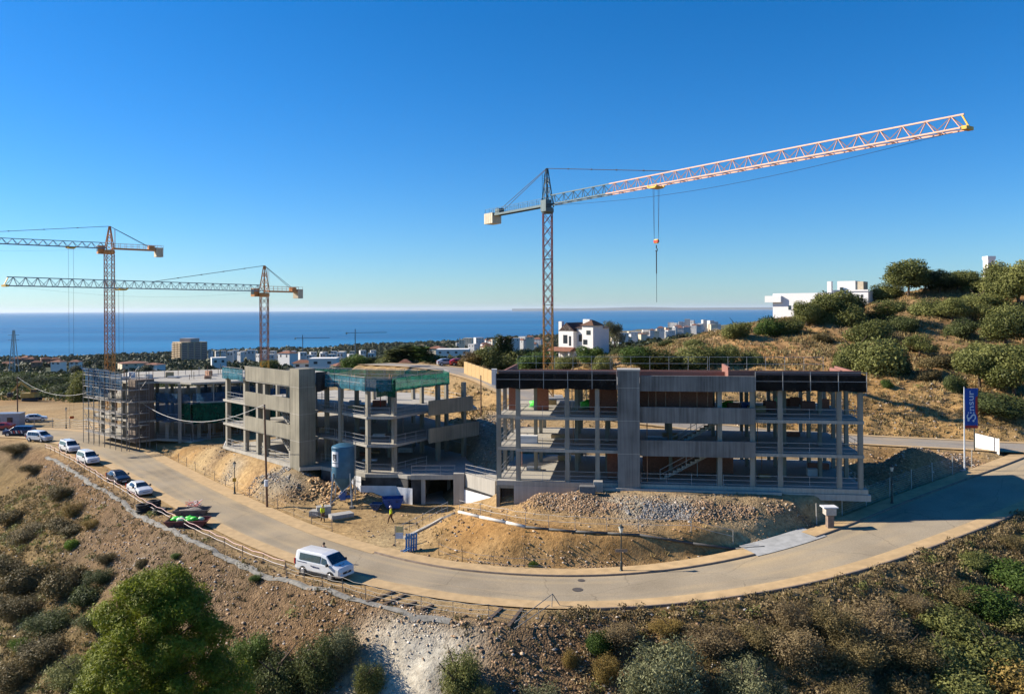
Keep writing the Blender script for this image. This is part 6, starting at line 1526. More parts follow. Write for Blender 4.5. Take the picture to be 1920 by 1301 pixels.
def twig_mesh(seed, n, spread, leafy=.35, h=1.0):
    """dry shrub: many thin upright blades fanning out from the root"""
    rg = np.random.default_rng(seed); a = rg.uniform(0, 2*math.pi, n); q = rg.uniform(0, 1, n)**.7*spread; tip = np.stack([np.cos(a)*q + .07*rg.normal(size=n), np.sin(a)*q + .07*rg.normal(size=n), h*rg.uniform(.25, 1, n)*(1-.45*(q/spread)**2)], 1)
    base = np.stack([np.cos(a)*q*.35, np.sin(a)*q*.35, np.zeros(n)], 1) ; t0 = rg.uniform(.15, .75, n)[:, None]; A_ = base + (tip-base)*t0; B_ = tip
    w = rg.normal(size=(n, 3)); w /= np.linalg.norm(w, axis=1)[:, None]; w *= rg.uniform(.004, .011, n)[:, None]
    V = np.stack([A_-w, A_+w, B_+w*.6, B_-w*.6], 1).reshape(-1, 3); t = np.repeat(np.clip(rg.uniform(0, 1, n)*.6 + .4*np.sin(a*3+seed)**2, 0, 1), 4)
    return np_mesh('twigs', V, np.arange(4*n).reshape(n, 4), np.stack([t, t, t, np.ones_like(t)], 1))
PROTO['dry'] = [twig_mesh(s, 4200, .66) for s in (51, 52, 53)]
TRUNK = {}
def trunk_mesh(seed, h=.55, r=.045, limbs=5):
    rg = random.Random(seed); mb = MB(); pts = [Vector((0,0,-.08)), Vector((rg.uniform(-.03,.03), rg.uniform(-.03,.03), h*.5)), Vector((rg.uniform(-.06,.06), rg.uniform(-.06,.06), h))]
    mb.tube(pts[0], pts[1], r, r*.8, 7); mb.tube(pts[1], pts[2], r*.8, r*.5, 7)
    for i in range(limbs):
        a = 2*math.pi*i/limbs + rg.uniform(-.4,.4); b0 = pts[1].lerp(pts[2], rg.uniform(0,1)); e = b0 + Vector((math.cos(a)*.32, math.sin(a)*.32, rg.uniform(.15,.32))); mb.tube(b0, e, r*.45, r*.15, 5)
    return mb.mesh('trunk')
TRUNKS = [trunk_mesh(s) for s in range(4)]
# landmarks used to say where a plant stands
LAND = [(610,1060,'the passenger van'),(260,915,'the white hatchback'),(220,895,'the black hatchback'),(165,858,'the plain white small van'),(345,975,'the green sacks'),(90,815,'the end of the parked row'),(300,1180,'the big pine'),(750,1200,'the white rock face'),(1000,1160,'the tube barrier'),(1165,1080,'the embankment lamp'),(1510,1015,'the grey apron'),(1555,965,'the meter pillar'),(1673,910,'the fence lamp'),(1820,770,'the blue flag'),(1085,630,'the chimneyed villa'),(1500,570,'the long white villa'),(1858,490,'the white chimney tower'),(1027,650,'the tall crane mast'),(352,660,'the tower block'),(497,650,'the yellow crane mast'),(205,650,'the left crane mast'),(770,705,'the green roof net'),(895,695,'the ochre wall'),(1275,690,'the flat roof middle'),(1620,710,'the right roof corner'),(1250,1290,'the bottom edge centre'),(1900,1290,'the bottom right corner'),(30,1290,'the bottom left corner'),(1900,960,'the road leaving the frame'),(60,740,'the excavator')]
USED = set()
def place_label(kind, px, py):
    o = sorted(LAND, key=lambda l: (l[0]-px)**2 + (l[1]-py)**2)
    for a in o[:5]:
        dx, dy = px-a[0], py-a[1]; rel = ('below' if dy > 0 else 'above') if abs(dy) > abs(dx)*.8 else ('right of' if dx > 0 else 'left of')
        for adj in ('', 'close ', 'far '):
            s = f'{kind} {adj}{rel} {a[2]}'
            if s not in USED: USED.add(s); return s
    s = f'{kind} between {o[0][2]} and {o[1][2]}'; USED.add(s); return s
cnt = 0
def plant(kind, px, py, wpx, hpx, lf, label_kind, cat, D=None, group=None, z=None, trunk=True, sink=.05):
    """a tree or shrub whose foot is seen at (px, py), with given size in photo pixels"""
    global cnt; cnt += 1
    p = hit(px, py) if D is None else Vector((ray(px, py)[0]*D, D, 0))
    if D is not None: p.z = zt(p.x, p.y)
    for rd_, a_ in ((road1, 1.9), (road2, 1.4)):
        i_, o_, d_ = rd_.query(np.array([p.x]), np.array([p.y]))
        if abs(o_[0]) < rd_.hw[i_[0]] + a_ + .25*wpx*p.y/F and d_[0] < 12: return None
    m_per = p.y/F; w, h = wpx*m_per, hpx*m_per
    nm = {'round':'tree','loose':'tree','bush':'shrub','fine':'shrub','cypress':'cypress_tree','dry':'dry_shrub'}[kind]
    c = empty(nm, p - Vector((0,0,sink*h)), random.uniform(0, 6.28), place_label(label_kind, px, py-hpx*.4), cat, group)
    me = PROTO[kind][cnt % len(PROTO[kind])]
    o = bpy.data.objects.new('twigs' if kind == 'dry' else 'crown', me); COL.objects.link(o); o.parent = c
    if not me.materials: me.materials.append(LF[lf])
    o.material_slots[0].link = 'OBJECT'; o.material_slots[0].material = LF[lf]
    k = {'round':1.12,'loose':1.35,'bush':1.2,'fine':1.3,'cypress':.2,'dry':1.2}[kind]
    o.scale = (w/k, w/k, h/({'cypress':1.0,'round':1.02,'loose':1.15,'bush':.85,'fine':1.1,'dry':1.0}[kind]))
    if kind in ('fine', 'bush'): o.scale = (o.scale[0]*random.uniform(.8, 1.3), o.scale[1]*random.uniform(.8, 1.3), o.scale[2]*random.uniform(.75, 1.12)); o.rotation_euler = (random.uniform(-.2, .2), random.uniform(-.2, .2), 0)
    if kind != 'dry':
        t = bpy.data.objects.new('trunk', TRUNKS[cnt % 4]); COL.objects.link(t); t.parent = c; t.scale = (min(w, h)*.8, min(w, h)*.8, h)
        if not t.data.materials: t.data.materials.append(M_bark)
    return c
HT = 'trees on the right-hand hillside'
for kind, px, py, w, h, lf, lk in (
    ('bush',1380,632,66,46,'olive','round olive shrub'),('bush',1442,630,72,46,'green','dense green shrub'),('round',1512,612,62,50,'olive','small olive tree'),('round',1562,606,92,66,'olive','broad olive tree'),('round',1600,596,56,48,'dark','dark olive tree'),
    ('bush',1600,694,92,86,'olive','large olive thicket'),('bush',1655,700,96,92,'olive','tall olive thicket'),('bush',1690,702,60,50,'dark','dark low thicket'),('loose',1725,668,80,54,'olive','thin straggly tree'),
    ('round',1702,556,98,72,'olive','large hilltop tree'),('round',1762,548,62,46,'dark','dark hilltop tree'),('round',1816,545,54,38,'olive','hilltop tree'),('round',1872,572,70,88,'olive','tall hilltop tree'),('round',1912,580,90,92,'olive','large leaning hilltop tree'),
    ('loose',1665,606,96,56,'olive','sparse hillside tree'),('round',1785,606,66,50,'olive','hillside tree'),('bush',1800,632,62,46,'dark','dark hillside shrub'),('bush',1745,628,0,0,'olive',''),('loose',1845,610,70,50,'olive','pale sparse tree'),
    ('round',1885,652,92,82,'olive','large round tree'),('round',1838,728,96,84,'olive','broad pale-leaved tree'),('round',1900,742,120,104,'olive','big bright-leaved tree'),('bush',1788,732,42,34,'dark','small dark shrub'),('bush',1662,726,26,20,'green','small isolated shrub'),('bush',1765,816,96,58,'dark','dark shrub on the cut bank'),
    ('round',1203,680,84,50,'green','dense round tree'),('bush',1235,702,100,44,'olive','low spreading shrub'),('bush',1305,702,86,52,'olive','low shrub'),('bush',1362,702,70,44,'olive','low shrub'),('bush',1410,702,62,42,'olive','low shrub'),('bush',1300,650,44,20,'olive','small ridge shrub'),('bush',1250,648,40,16,'dark','small dark ridge shrub'),
    ('round',1105,690,66,44,'green','green tree'),('bush',1130,700,50,40,'olive','olive shrub'),('loose',1152,658,50,68,'grey','tall wispy grey tree'),('bush',1165,664,46,24,'dark','dark shrub'),('round',1075,692,0,0,'green',''),
    ('bush',960,694,100,54,'olive','olive shrub'),('bush',1002,692,80,50,'green','green shrub'),('bush',918,692,80,52,'olive','large olive shrub'),('bush',1060,694,70,40,'olive','spreading shrub'),('bush',885,684,46,36,'dry','russet shrub'),('round',985,682,44,40,'olive','small olive tree'),('bush',890,686,52,30,'gold','brown-leaved shrub'),
    ('bush',1640,640,90,50,'olive','spreading hillside shrub'),('bush',1740,590,90,46,'olive','spreading hillside shrub'),('bush',1690,620,60,34,'dark','dark hillside shrub'),('bush',1835,580,90,50,'olive','spreading hillside shrub'),('bush',1900,620,110,60,'olive','spreading hillside shrub'),('bush',1850,668,80,46,'olive','low hillside shrub'),('bush',1765,690,60,34,'scrub','dry hillside shrub'),('bush',1700,655,60,30,'scrub','dry hillside shrub'),('bush',1540,640,40,18,'scrub','dry hillside shrub'),('bush',1870,770,110,46,'dark','dark low shrub'),('bush',1740,712,50,26,'scrub','dry hillside shrub'),('bush',1820,690,90,56,'olive','leafy hillside shrub'),('bush',1910,690,90,60,'olive','leafy hillside shrub'),('round',1735,545,70,44,'olive','hilltop tree'),('round',1795,545,64,40,'olive','hilltop tree'),('bush',1845,548,70,40,'olive','hilltop shrub'),('bush',1660,560,70,44,'olive','hilltop shrub'),('bush',1530,604,70,48,'olive','leafy ridge shrub'),('bush',1590,608,80,50,'olive','leafy ridge shrub'),('bush',1475,626,60,38,'olive','ridge shrub'),('cypress',937,690,30,72,'dark','slender cypress'),('cypress',953,690,30,70,'dark','slender cypress')):
    if w: plant(kind, px, py, w, h, lf, lk, 'cypress' if kind == 'cypress' else 'tree' if kind in ('round', 'loose') else 'shrub', group=HT if px > 1170 else 'trees behind the site', D=(165 if 880 < px < 1000 else 131 if 1180 < px < 1430 and py > 678 else None))
for kind, px, py, w, h, lf, lk, D in (('round',664,700,58,40,'green','round green tree',215),('cypress',738,692,60,46,'olive','broad cypress',235),('cypress',756,690,70,54,'dark','tall dark cypress',240),('cypress',775,690,80,54,'dark','tall broad cypress',238),('cypress',790,690,60,46,'green','slim cypress',236),('round',722,692,42,34,'olive','low olive tree',240),('round',812,690,46,34,'green','low green tree',240),('bush',840,690,50,22,'olive','low hedge shrub',200),('round',510,690,40,30,'olive','low olive tree',330),('cypress',697,692,40,34,'dark','small dark cypress',260),('round',392,688,28,26,'far','roadside tree',420),('round',275,690,30,26,'far','roadside tree',430),('round',150,700,36,30,'far','roadside tree',420),('bush',165,776,60,70,'olive','tall olive shrub',205),('bush',120,745,70,30,'dark','dark scrub bush',240),('bush',70,728,90,26,'dark','dark scrub bush',262),('bush',20,722,90,24,'dark','dark scrub bush',268),('bush',150,722,70,26,'dark','dark scrub bush',255)):
    plant(kind, px, py, w, h, lf, lk, 'tree' if kind != 'bush' else 'shrub', D=D, group='trees behind the site')
# foreground
FG = 'shrubs on the gully slope'
for kind, px, py, w, h, lf, lk, D in (
    ('fine',640,1262,104,118,'grey','dark olive shrub',None),('fine',595,1300,110,120,'dark','dark shrub',None),('fine',520,1320,150,150,'dark','dark shrub',None),('fine',690,1310,70,96,'olive','yellow-green shrub',None),('fine',470,1270,90,120,'green','green shrub',None),
    ('fine',855,1330,120,140,'olive','bright green shrub',None),('fine',1010,1335,110,70,'grey','grey-green shrub',None),('fine',900,1330,60,60,'olive','small green shrub',None),('fine',1230,1335,190,150,'grey','large grey-olive shrub',None),('fine',1395,1330,130,130,'grey','silvery shrub',None),('fine',1450,1335,70,80,'grey','small silvery shrub',None),
    ('bush',1125,1222,60,50,'green','green shrub',None),('fine',1160,1215,90,56,'dry','dark brown twiggy shrub',None),('fine',1250,1190,80,40,'gold','golden twiggy shrub',None),('fine',1340,1215,110,60,'dry','brown twiggy shrub',None),('fine',1420,1205,110,64,'scrub','tan-olive twiggy shrub',None),('fine',1490,1190,100,60,'dry','brown twiggy shrub',None),('fine',1560,1200,120,70,'scrub','tan-olive twiggy shrub',None),
    ('fine',1640,1190,130,80,'dry','brown twiggy shrub',None),('fine',1600,1250,120,80,'scrub','tan-olive twiggy shrub',None),('fine',1500,1260,120,80,'dry','brown twiggy shrub',None),('fine',1700,1250,120,80,'scrub','tan-olive twiggy shrub',None),('fine',1720,1150,100,56,'dry','brown twiggy shrub',None),('fine',1800,1130,100,56,'scrub','tan-olive twiggy shrub',None),('bush',1780,1180,110,60,'olive','yellow-green shrub',None),('bush',1850,1150,120,64,'green','green shrub',None),
    ('bush',1890,1090,110,60,'green','green shrub',None),('bush',1830,1060,70,36,'olive','yellow-green shrub',None),('bush',1760,1240,130,80,'olive','yellow-green shrub',None),('bush',1850,1250,140,90,'olive','yellow-green shrub',None),('bush',1900,1180,120,70,'olive','yellow-green shrub',None),('bush',1900,1310,150,100,'gold','yellow-leaved shrub',None),('bush',1700,1310,120,80,'scrub','brown-green shrub',None),('fine',1600,1320,110,80,'scrub','brown-green twiggy shrub',None),('bush',1800,1320,120,80,'olive','yellow-green shrub',None),
    ('fine',1070,1262,46,50,'gold','golden tuft',None),('fine',1130,1290,60,60,'gold','golden tuft',None),('fine',1900,1030,60,30,'scrub','dry tuft',None),('fine',1650,1080,50,24,'scrub','dry tuft',None),('fine',1758,1012,46,22,'gold','golden tuft',None)):
    plant(kind, px, py, w, h, lf, lk, 'shrub', D=D, group=FG, sink=.1)
for px, py, w, h, lf in ((28,852,50,26,'scrub'),(62,888,56,24,'scrub'),(112,938,62,34,'scrub'),(135,968,50,30,'gold'),(112,995,60,36,'scrub'),(136,1000,46,30,'scrub'),(55,1010,80,34,'scrub'),(22,980,60,30,'scrub'),(190,1096,60,44,'dark'),(165,1130,90,56,'dark'),(120,1110,110,56,'scrub'),(60,1100,100,50,'scrub'),(15,1080,80,40,'scrub'),(135,1030,34,22,'lime'),(38,1225,50,44,'lime'),(100,1180,110,60,'dark'),(30,1160,110,56,'scrub'),(80,1240,120,60,'scrub'),(20,1290,120,60,'scrub'),(130,1280,110,60,'olive'),(180,1180,90,50,'dark'),(200,1060,60,30,'scrub'),(265,1065,30,20,'scrub'),(125,930,30,16,'gold'),(170,990,40,20,'gold'),(330,1050,26,16,'green'),(480,1095,30,16,'green'),(345,880,16,8,'green'),(440,950,40,16,'green'),(590,985,30,14,'green'),(985,1070,36,16,'olive'),(1000,1066,20,14,'green'),(1110,1068,34,28,'olive'),(1380,1052,50,20,'olive')):
    big = random.choice(('fine', 'fine', 'bush')) if w > 24 else 'dry'
    plant(big, px, py, w, h, lf, {'scrub':'brown-olive scrub bush','dark':'dark scrub bush','lime':'bright lime-green bush','gold':'straw-coloured bush','olive':'olive bush','green':'small green bush'}[lf], 'shrub', group='scrub on the left slope' if px < 300 and py > 840 else 'small roadside plants', sink=.1)
# the big pine, bottom left
pp = Vector((ray(300, 1301)[0]*47.5, 47.5, 0)); pp.z = zt(pp.x, pp.y)
top = 22 - 47.5*(1060-583)/F; hP = top - pp.z
pc = empty('pine_tree', pp, .4, 'big bright green pine filling the bottom left of the view', 'tree')
lob = []
rg_ = random.Random(3)
for k in range(96):
    dd = .5 + 10.5*((k+.5)/96)**.9; zz = hP - dd; rad = min(5.3, 2.05*math.sqrt(dd)); a = k*2.399; q = max(0, rad-.8)*rg_.uniform(.70, 1.05); br = rg_.uniform(.6, 1.25)
    lob.append((math.cos(a)*q, math.sin(a)*q, zz + rg_.uniform(-.4,.4), br, br, br*.72))
for k in range(9): lob.append((0, 0, hP - 1.5 - 1.1*k, .8+.28*k, .8+.28*k, 1.1))
me = crown_mesh('crown', lob, 190000, .135, 5, asp=.36, shell=.4, updir=.7, cl=8, gap=.12)
link('crown', me, LF['pine'], pc)
mb = MB(); mb.tube((0,0,-.5),(0,0,hP*.5),.32,.2,10); mb.tube((0,0,hP*.5),(0,.1,hP*.95),.2,.05,8); mb.build('trunk', M_bark, pc)
for k in range(26):
    l = lob[k*3 % 96]; mb = MB(); mb.tube((0,0,max(.5, l[2]-1.4)), (l[0]*.9, l[1]*.9, l[2]), .08, .02, 5); mb.build('limb', M_bark, pc)

# ------------------------------------------------------------------ uncountable cover: stones, dry grass, low scrub
def scatter(n, xr, yr, dens_i, seed, power=1.0, extra=None):
    rg = np.random.default_rng(seed); x = rg.uniform(*xr, n); y = rg.uniform(*yr, n)
    dn = ztv(x, y, OUTA[..., dens_i])
    i_, off, d_ = road1.query(x, y); h = hw[i_]
    clear = (off < -h-1.6) | (off > h+2.0) | (d_ > 12)
    i2, o2, d2 = road2.query(x, y); clear &= (np.abs(o2) > 4.6) | (d2 > 12)
    cl = fbm(x/4.5, y/4.5, seed+3, 3)*.9 + .55
    k = (rg.uniform(0, 1, n) < np.clip(dn*np.clip(cl, 0, 1.3), 0, 1)**power) & clear
    # only where the frame could see it, with a margin
    k &= np.abs(x) < y*.72 + 6
    return x[k], y[k], rg
def in_building(x, y):
    m = np.zeros(len(x), bool)
    s = (x+1.6)*.9897 + (y-79.6)*-.1434; t = (x+1.6)*.1434 + (y-79.6)*.9897; m |= (s > -.2) & (s < 35.6) & (t > -.8) & (t < 15)
    m |= (np.abs(x+22) < 14) & (y > 97) & (y < 120) | ((x > -12.5) & (x < -5.5) & (y > 86) & (y < 101))
    return m
ROCK = np.array([(1,0,0),(-1,0,0),(0,1,0),(0,-1,0),(0,0,1),(0,0,-.6),(.6,.6,.5),(-.6,.5,.5),(.5,-.6,.5),(-.6,-.6,.4)], float)
RF = np.array([(0,6,8),(6,4,8),(6,2,4),(2,7,4),(7,1,9),(7,9,4),(9,3,8),(9,8,4),(3,0,8),(1,3,9),(2,6,0),(1,7,2)])
def rocks(name, x, y, rg, smin, smax, cols, cw_, label_unused=None, sink=.15):
    n = len(x); z = ztv(x, y); s = smin*(smax/smin)**(rg.uniform(0, 1, n)**2.2)
    B_ = ROCK[None]*(1 + rg.normal(size=(n, 10, 1))*.22)*np.stack([rg.uniform(.7,1.3,n), rg.uniform(.6,1.1,n), rg.uniform(.4,.85,n)], 1)[:, None]
    a = rg.uniform(0, 6.28, n); c_, s_ = np.cos(a)[:, None], np.sin(a)[:, None]
    X = B_[..., 0]*c_ - B_[..., 1]*s_; Y = B_[..., 0]*s_ + B_[..., 1]*c_
    V = np.stack([X*s[:, None]+x[:, None], Y*s[:, None]+y[:, None], B_[..., 2]*s[:, None]+(z + s*sink)[:, None]], -1).reshape(-1, 3)
    Fr = (RF[None] + (np.arange(n)*10)[:, None, None]).reshape(-1, 3)
    pk = rg.choice(len(cols), n, p=cw_); C_ = np.array(cols)[pk]*rg.uniform(.7, 1.3, (n, 1)); C_ = np.repeat(C_, 10, 0)
    me = np_mesh(name, V, Fr, np.concatenate([C_, np.ones((len(C_), 1))], 1)); return tag(link(name, me, M_stone), kind='stuff')
M_stone, nt, N, L, b = nmat('stone')
at_ = N.new('ShaderNodeAttribute'); at_.attribute_name = 'tint'; nz = N.new('ShaderNodeTexNoise'); nz.inputs['Scale'].default_value = 8; gq = N.new('ShaderNodeNewGeometry'); L.new(gq.outputs['Position'], nz.inputs['Vector'])
mx = N.new('ShaderNodeMix'); mx.data_type = 'RGBA'; mx.blend_type = 'MULTIPLY'; mx.inputs['Factor'].default_value = .6; L.new(at_.outputs['Color'], mx.inputs['A']); L.new(nz.outputs[0], mx.inputs['B'])
gn = N.new('ShaderNodeMix'); gn.data_type = 'RGBA'; gn.blend_type = 'MULTIPLY'; gn.inputs['Factor'].default_value = 1; gn.inputs['B'].default_value = (2.0,1.95,1.9,1); L.new(mx.outputs['Result'], gn.inputs['A']); L.new(gn.outputs['Result'], b.inputs['Base Color']); b.inputs['Roughness'].default_value = .95
BR = [(.25,.165,.095),(.18,.115,.066),(.32,.24,.16),(.24,.22,.195),(.42,.37,.31),(.11,.085,.062)]
x, y, rg = scatter(330000, (-75, 66), (45, 118), 6, 101); k = ~in_building(x, y); rocks('loose_stones', x[k], y[k], rg, .035, .19, BR, [.3,.25,.15,.15,.05,.1])
x, y, rg = scatter(9000, (-75, 66), (45, 118), 6, 102, 1.6); k = ~in_building(x, y); rocks('larger_stones', x[k], y[k], rg, .07, .24, BR, [.3,.25,.13,.17,.05,.1])
x, y, rg = scatter(22000, (-10, 120), (95, 185), 6, 103); rocks('hill_stones', x, y, rg, .05, .3, BR, [.3,.25,.2,.1,.1,.05])
def rubble_field(name, poly, n, smin, smax, cols, w_, seed):
    rg = np.random.default_rng(seed); P = np.array([(p.x, p.y) for p in poly]); c0 = P.mean(0); i_ = rg.integers(0, len(P), n); j_ = (i_+1) % len(P); a, b_ = rg.uniform(0, 1, n), rg.uniform(0, 1, n); sw = a+b_ > 1; a[sw], b_[sw] = 1-a[sw], 1-b_[sw]
    Q = c0 + (P[i_]-c0)*a[:, None] + (P[j_]-c0)*b_[:, None]; Q = Q + rg.normal(size=Q.shape)*np.array([1.3, .45])*rg.uniform(0, 1, (n, 1)); k = ~in_building(Q[:, 0], Q[:, 1]) & (fbm(Q[:, 0]/1.6, Q[:, 1]/1.6, seed, 3) > -.18); return rocks(name, Q[k, 0], Q[k, 1], np.random.default_rng(seed+1), smin, smax, cols, w_, sink=.2)
GR = [(.215,.205,.19),(.165,.16,.15),(.27,.25,.225),(.19,.14,.09)]
W4 = [.35,.3,.2,.15]
rubble_field('grey_rubble', [G(1165,942,4.3), G(1290,942,4.3), G(1300,976,3.0), G(1170,976,3.0)], 7500, .025, .13, GR, W4, 201)
rubble_field('brown_rubble', [G(985,918,4.6), G(1060,921,4.6), G(1150,940,4.2), G(1150,974,3.0), G(1060,964,3.0), G(970,952,2.8)], 7500, .025, .15, BR, [.42,.36,.1,.04,.0,.08], 202)
rubble_field('brown_rubble_east', [G(1300,942,4.2), G(1510,946,4.1), G(1520,970,2.8), G(1300,978,3.0)], 7500, .025, .14, BR, [.42,.36,.1,.04,.0,.08], 203)
rubble_field('slate_rubble', [G(420,866,2.4), G(480,872,2.6), G(600,895,2.4), G(560,922,1.2), G(470,902,1.2)], 6500, .03, .17, GR, [.4,.35,.1,.15], 204)
rubble_field('soil_clods', [G(560,925,1.0), G(650,895,2.2), G(700,925,.8), G(620,945,.4)], 2200, .05, .36, [(.30,.19,.09),(.22,.13,.06),(.36,.25,.14)], [.4,.35,.25], 205)
rubble_field('pale_rock_debris', [G(720,1165,-1.2), G(820,1180,-1.2), G(840,1301,-4), G(720,1301,-4.5)], 350, .03, .12, [(.52,.47,.40),(.42,.37,.31),(.30,.24,.18)], [.4,.3,.3], 206)
rubble_field('toe_debris', [G(860,1060,.2), G(1240,1068,.4), G(1240,1040,1.3), G(860,1030,1.0)], 1800, .03, .14, BR, [.34,.28,.13,.1,.03,.12], 207)
# grey geotextile edge along the top of the left bank
V, Fc = [], []; qs = sh_pts(-72, -4, .1, 1)
rg = np.random.default_rng(8); wob = rg.normal(size=(len(qs), 2))*np.array([.10,.06])
for i, q in enumerate(qs):
    nx_, ny_ = road1.n[int(np.argmin((mid[:,0]-q[0])**2+(mid[:,1]-q[1])**2))]
    for o_ in (-.28, 0, .26):
        xx, yy = q[0]+nx_*(o_+wob[i,0]), q[1]+ny_*(o_+wob[i,0]); V.append((xx, yy, zt(xx, yy)+.05+(.05 if o_ == 0 else 0)+abs(wob[i,1])*.4))
for i in range(len(qs)-1):
    for j in (0, 1): a = i*3+j; Fc.append((a, a+3, a+4, a+1))
me = bpy.data.meshes.new('geotextile_edge'); me.from_pydata(V, [], Fc); me.update()
tag(link('geotextile_edge', me, mat('geotextile', (.20,.19,.165), .95, var=.3, scale=2.5, bump=.6, bscale=6)), 'frayed grey textile strip along the top of the left bank', 'textile')
def grass(name, n, xr, yr, seed, hs, cols, blades=5, di=5, power=1.0, w=.022):
    x, y, rg = scatter(n, xr, yr, di, seed, power); k = ~in_building(x, y); x, y = x[k], y[k]; m = len(x); z = ztv(x, y)
    a = rg.uniform(0, 6.28, (m, blades)); l = hs*rg.uniform(.5, 1.5, (m, 1))*rg.uniform(.6, 1.2, (m, blades)); sp = rg.uniform(.1, .75, (m, blades))
    bx = x[:, None] + rg.normal(size=(m, blades))*hs*.35; by = y[:, None] + rg.normal(size=(m, blades))*hs*.35
    tx, ty, tz = bx + np.cos(a)*l*sp, by + np.sin(a)*l*sp, z[:, None] + l*(1-.4*sp)
    wx, wy = -np.sin(a)*w*l/hs*1.6, np.cos(a)*w*l/hs*1.6
    V = np.stack([np.stack([bx-wx, by-wy, np.broadcast_to(z[:, None]-.05, bx.shape)], -1), np.stack([bx+wx, by+wy, np.broadcast_to(z[:, None]-.05, bx.shape)], -1), np.stack([tx, ty, tz], -1)], 2).reshape(-1, 3)
    t = np.repeat(np.clip(rg.uniform(0, 1, m)*.6 + rg.uniform(0, .4, m), 0, 1), blades*3)
    return tag(link(name, np_mesh(name, V, np.arange(len(V)).reshape(-1, 3), np.stack([t, t, t, np.ones_like(t)], 1)), cols), kind='stuff')
LG = leafmat('leaf_straw', (.10,.075,.030), (.40,.30,.13), .15); LG2 = leafmat('leaf_tuft', (.04,.042,.012), (.20,.165,.06), .15)
grass('dry_grass', 150000, (-80, 70), (45, 115), 301, .26, LG, 4, w=.03)
grass('green_tufts', 30000, (-80, 70), (45, 115), 302, .34, LG2, 6, 7, 1.2, w=.03)
grass('hill_grass', 100000, (-20, 130), (95, 190), 303, .45, LG, 4, w=.06)
# low scrub: small leafy clumps
def clumps(name, n, xr, yr, seed, s0, s1, q, lf, di=7, power=1.0, leaf=.3):
    x, y, rg = scatter(n, xr, yr, di, seed, power); k = ~in_building(x, y); x, y = x[k], y[k]; m = len(x); z = ztv(x, y); s = rg.uniform(s0, s1, m)
    d = rg.normal(size=(m, q, 3)); d[..., 2] = np.abs(d[..., 2]); d /= np.linalg.norm(d, axis=-1)[..., None]; r = rg.uniform(.45, 1, (m, q, 1))
    P = np.stack([x, y, z], 1)[:, None] + d*r*s[:, None, None]*np.array([1, 1, .75]); Nn = d + rg.normal(size=d.shape)*.7; Nn /= np.linalg.norm(Nn, axis=-1)[..., None]
    sz = np.repeat(s, q)*leaf; V, Fq = leaf_quads(P.reshape(-1, 3), Nn.reshape(-1, 3), sz, .55, rg)
    t = np.repeat(np.clip(np.repeat(rg.uniform(0, .6, m), q) + rg.uniform(0, .4, m*q), 0, 1), 4)
    return tag(link(name, np_mesh(name, V, Fq, np.stack([t, t, t, np.ones_like(t)], 1)), LF[lf]), kind='stuff')
clumps('low_scrub', 20000, (-80, 70), (45, 112), 311, .2, .62, 44, 'scrub', power=.8, leaf=.2)
clumps('low_green_scrub', 5000, (-80, 70), (45, 112), 312, .3, .9, 80, 'olive', power=1.2, leaf=.2)
clumps('low_brown_scrub', 11000, (4, 70), (45, 90), 314, .25, .85, 60, 'dry', power=1.0, leaf=.2)
clumps('hill_scrub', 9000, (-20, 135), (95, 195), 313, .2, 1.0, 36, 'olive', power=1.5, leaf=.26)
clumps('hill_dry_scrub', 9000, (-20, 135), (95, 195), 316, .2, .7, 30, 'scrub', power=1.2, leaf=.26)
clumps('far_left_scrub', 16000, (-280, -60), (205, 340), 315, .6, 2.4, 26, 'dark', power=.7, leaf=.35)
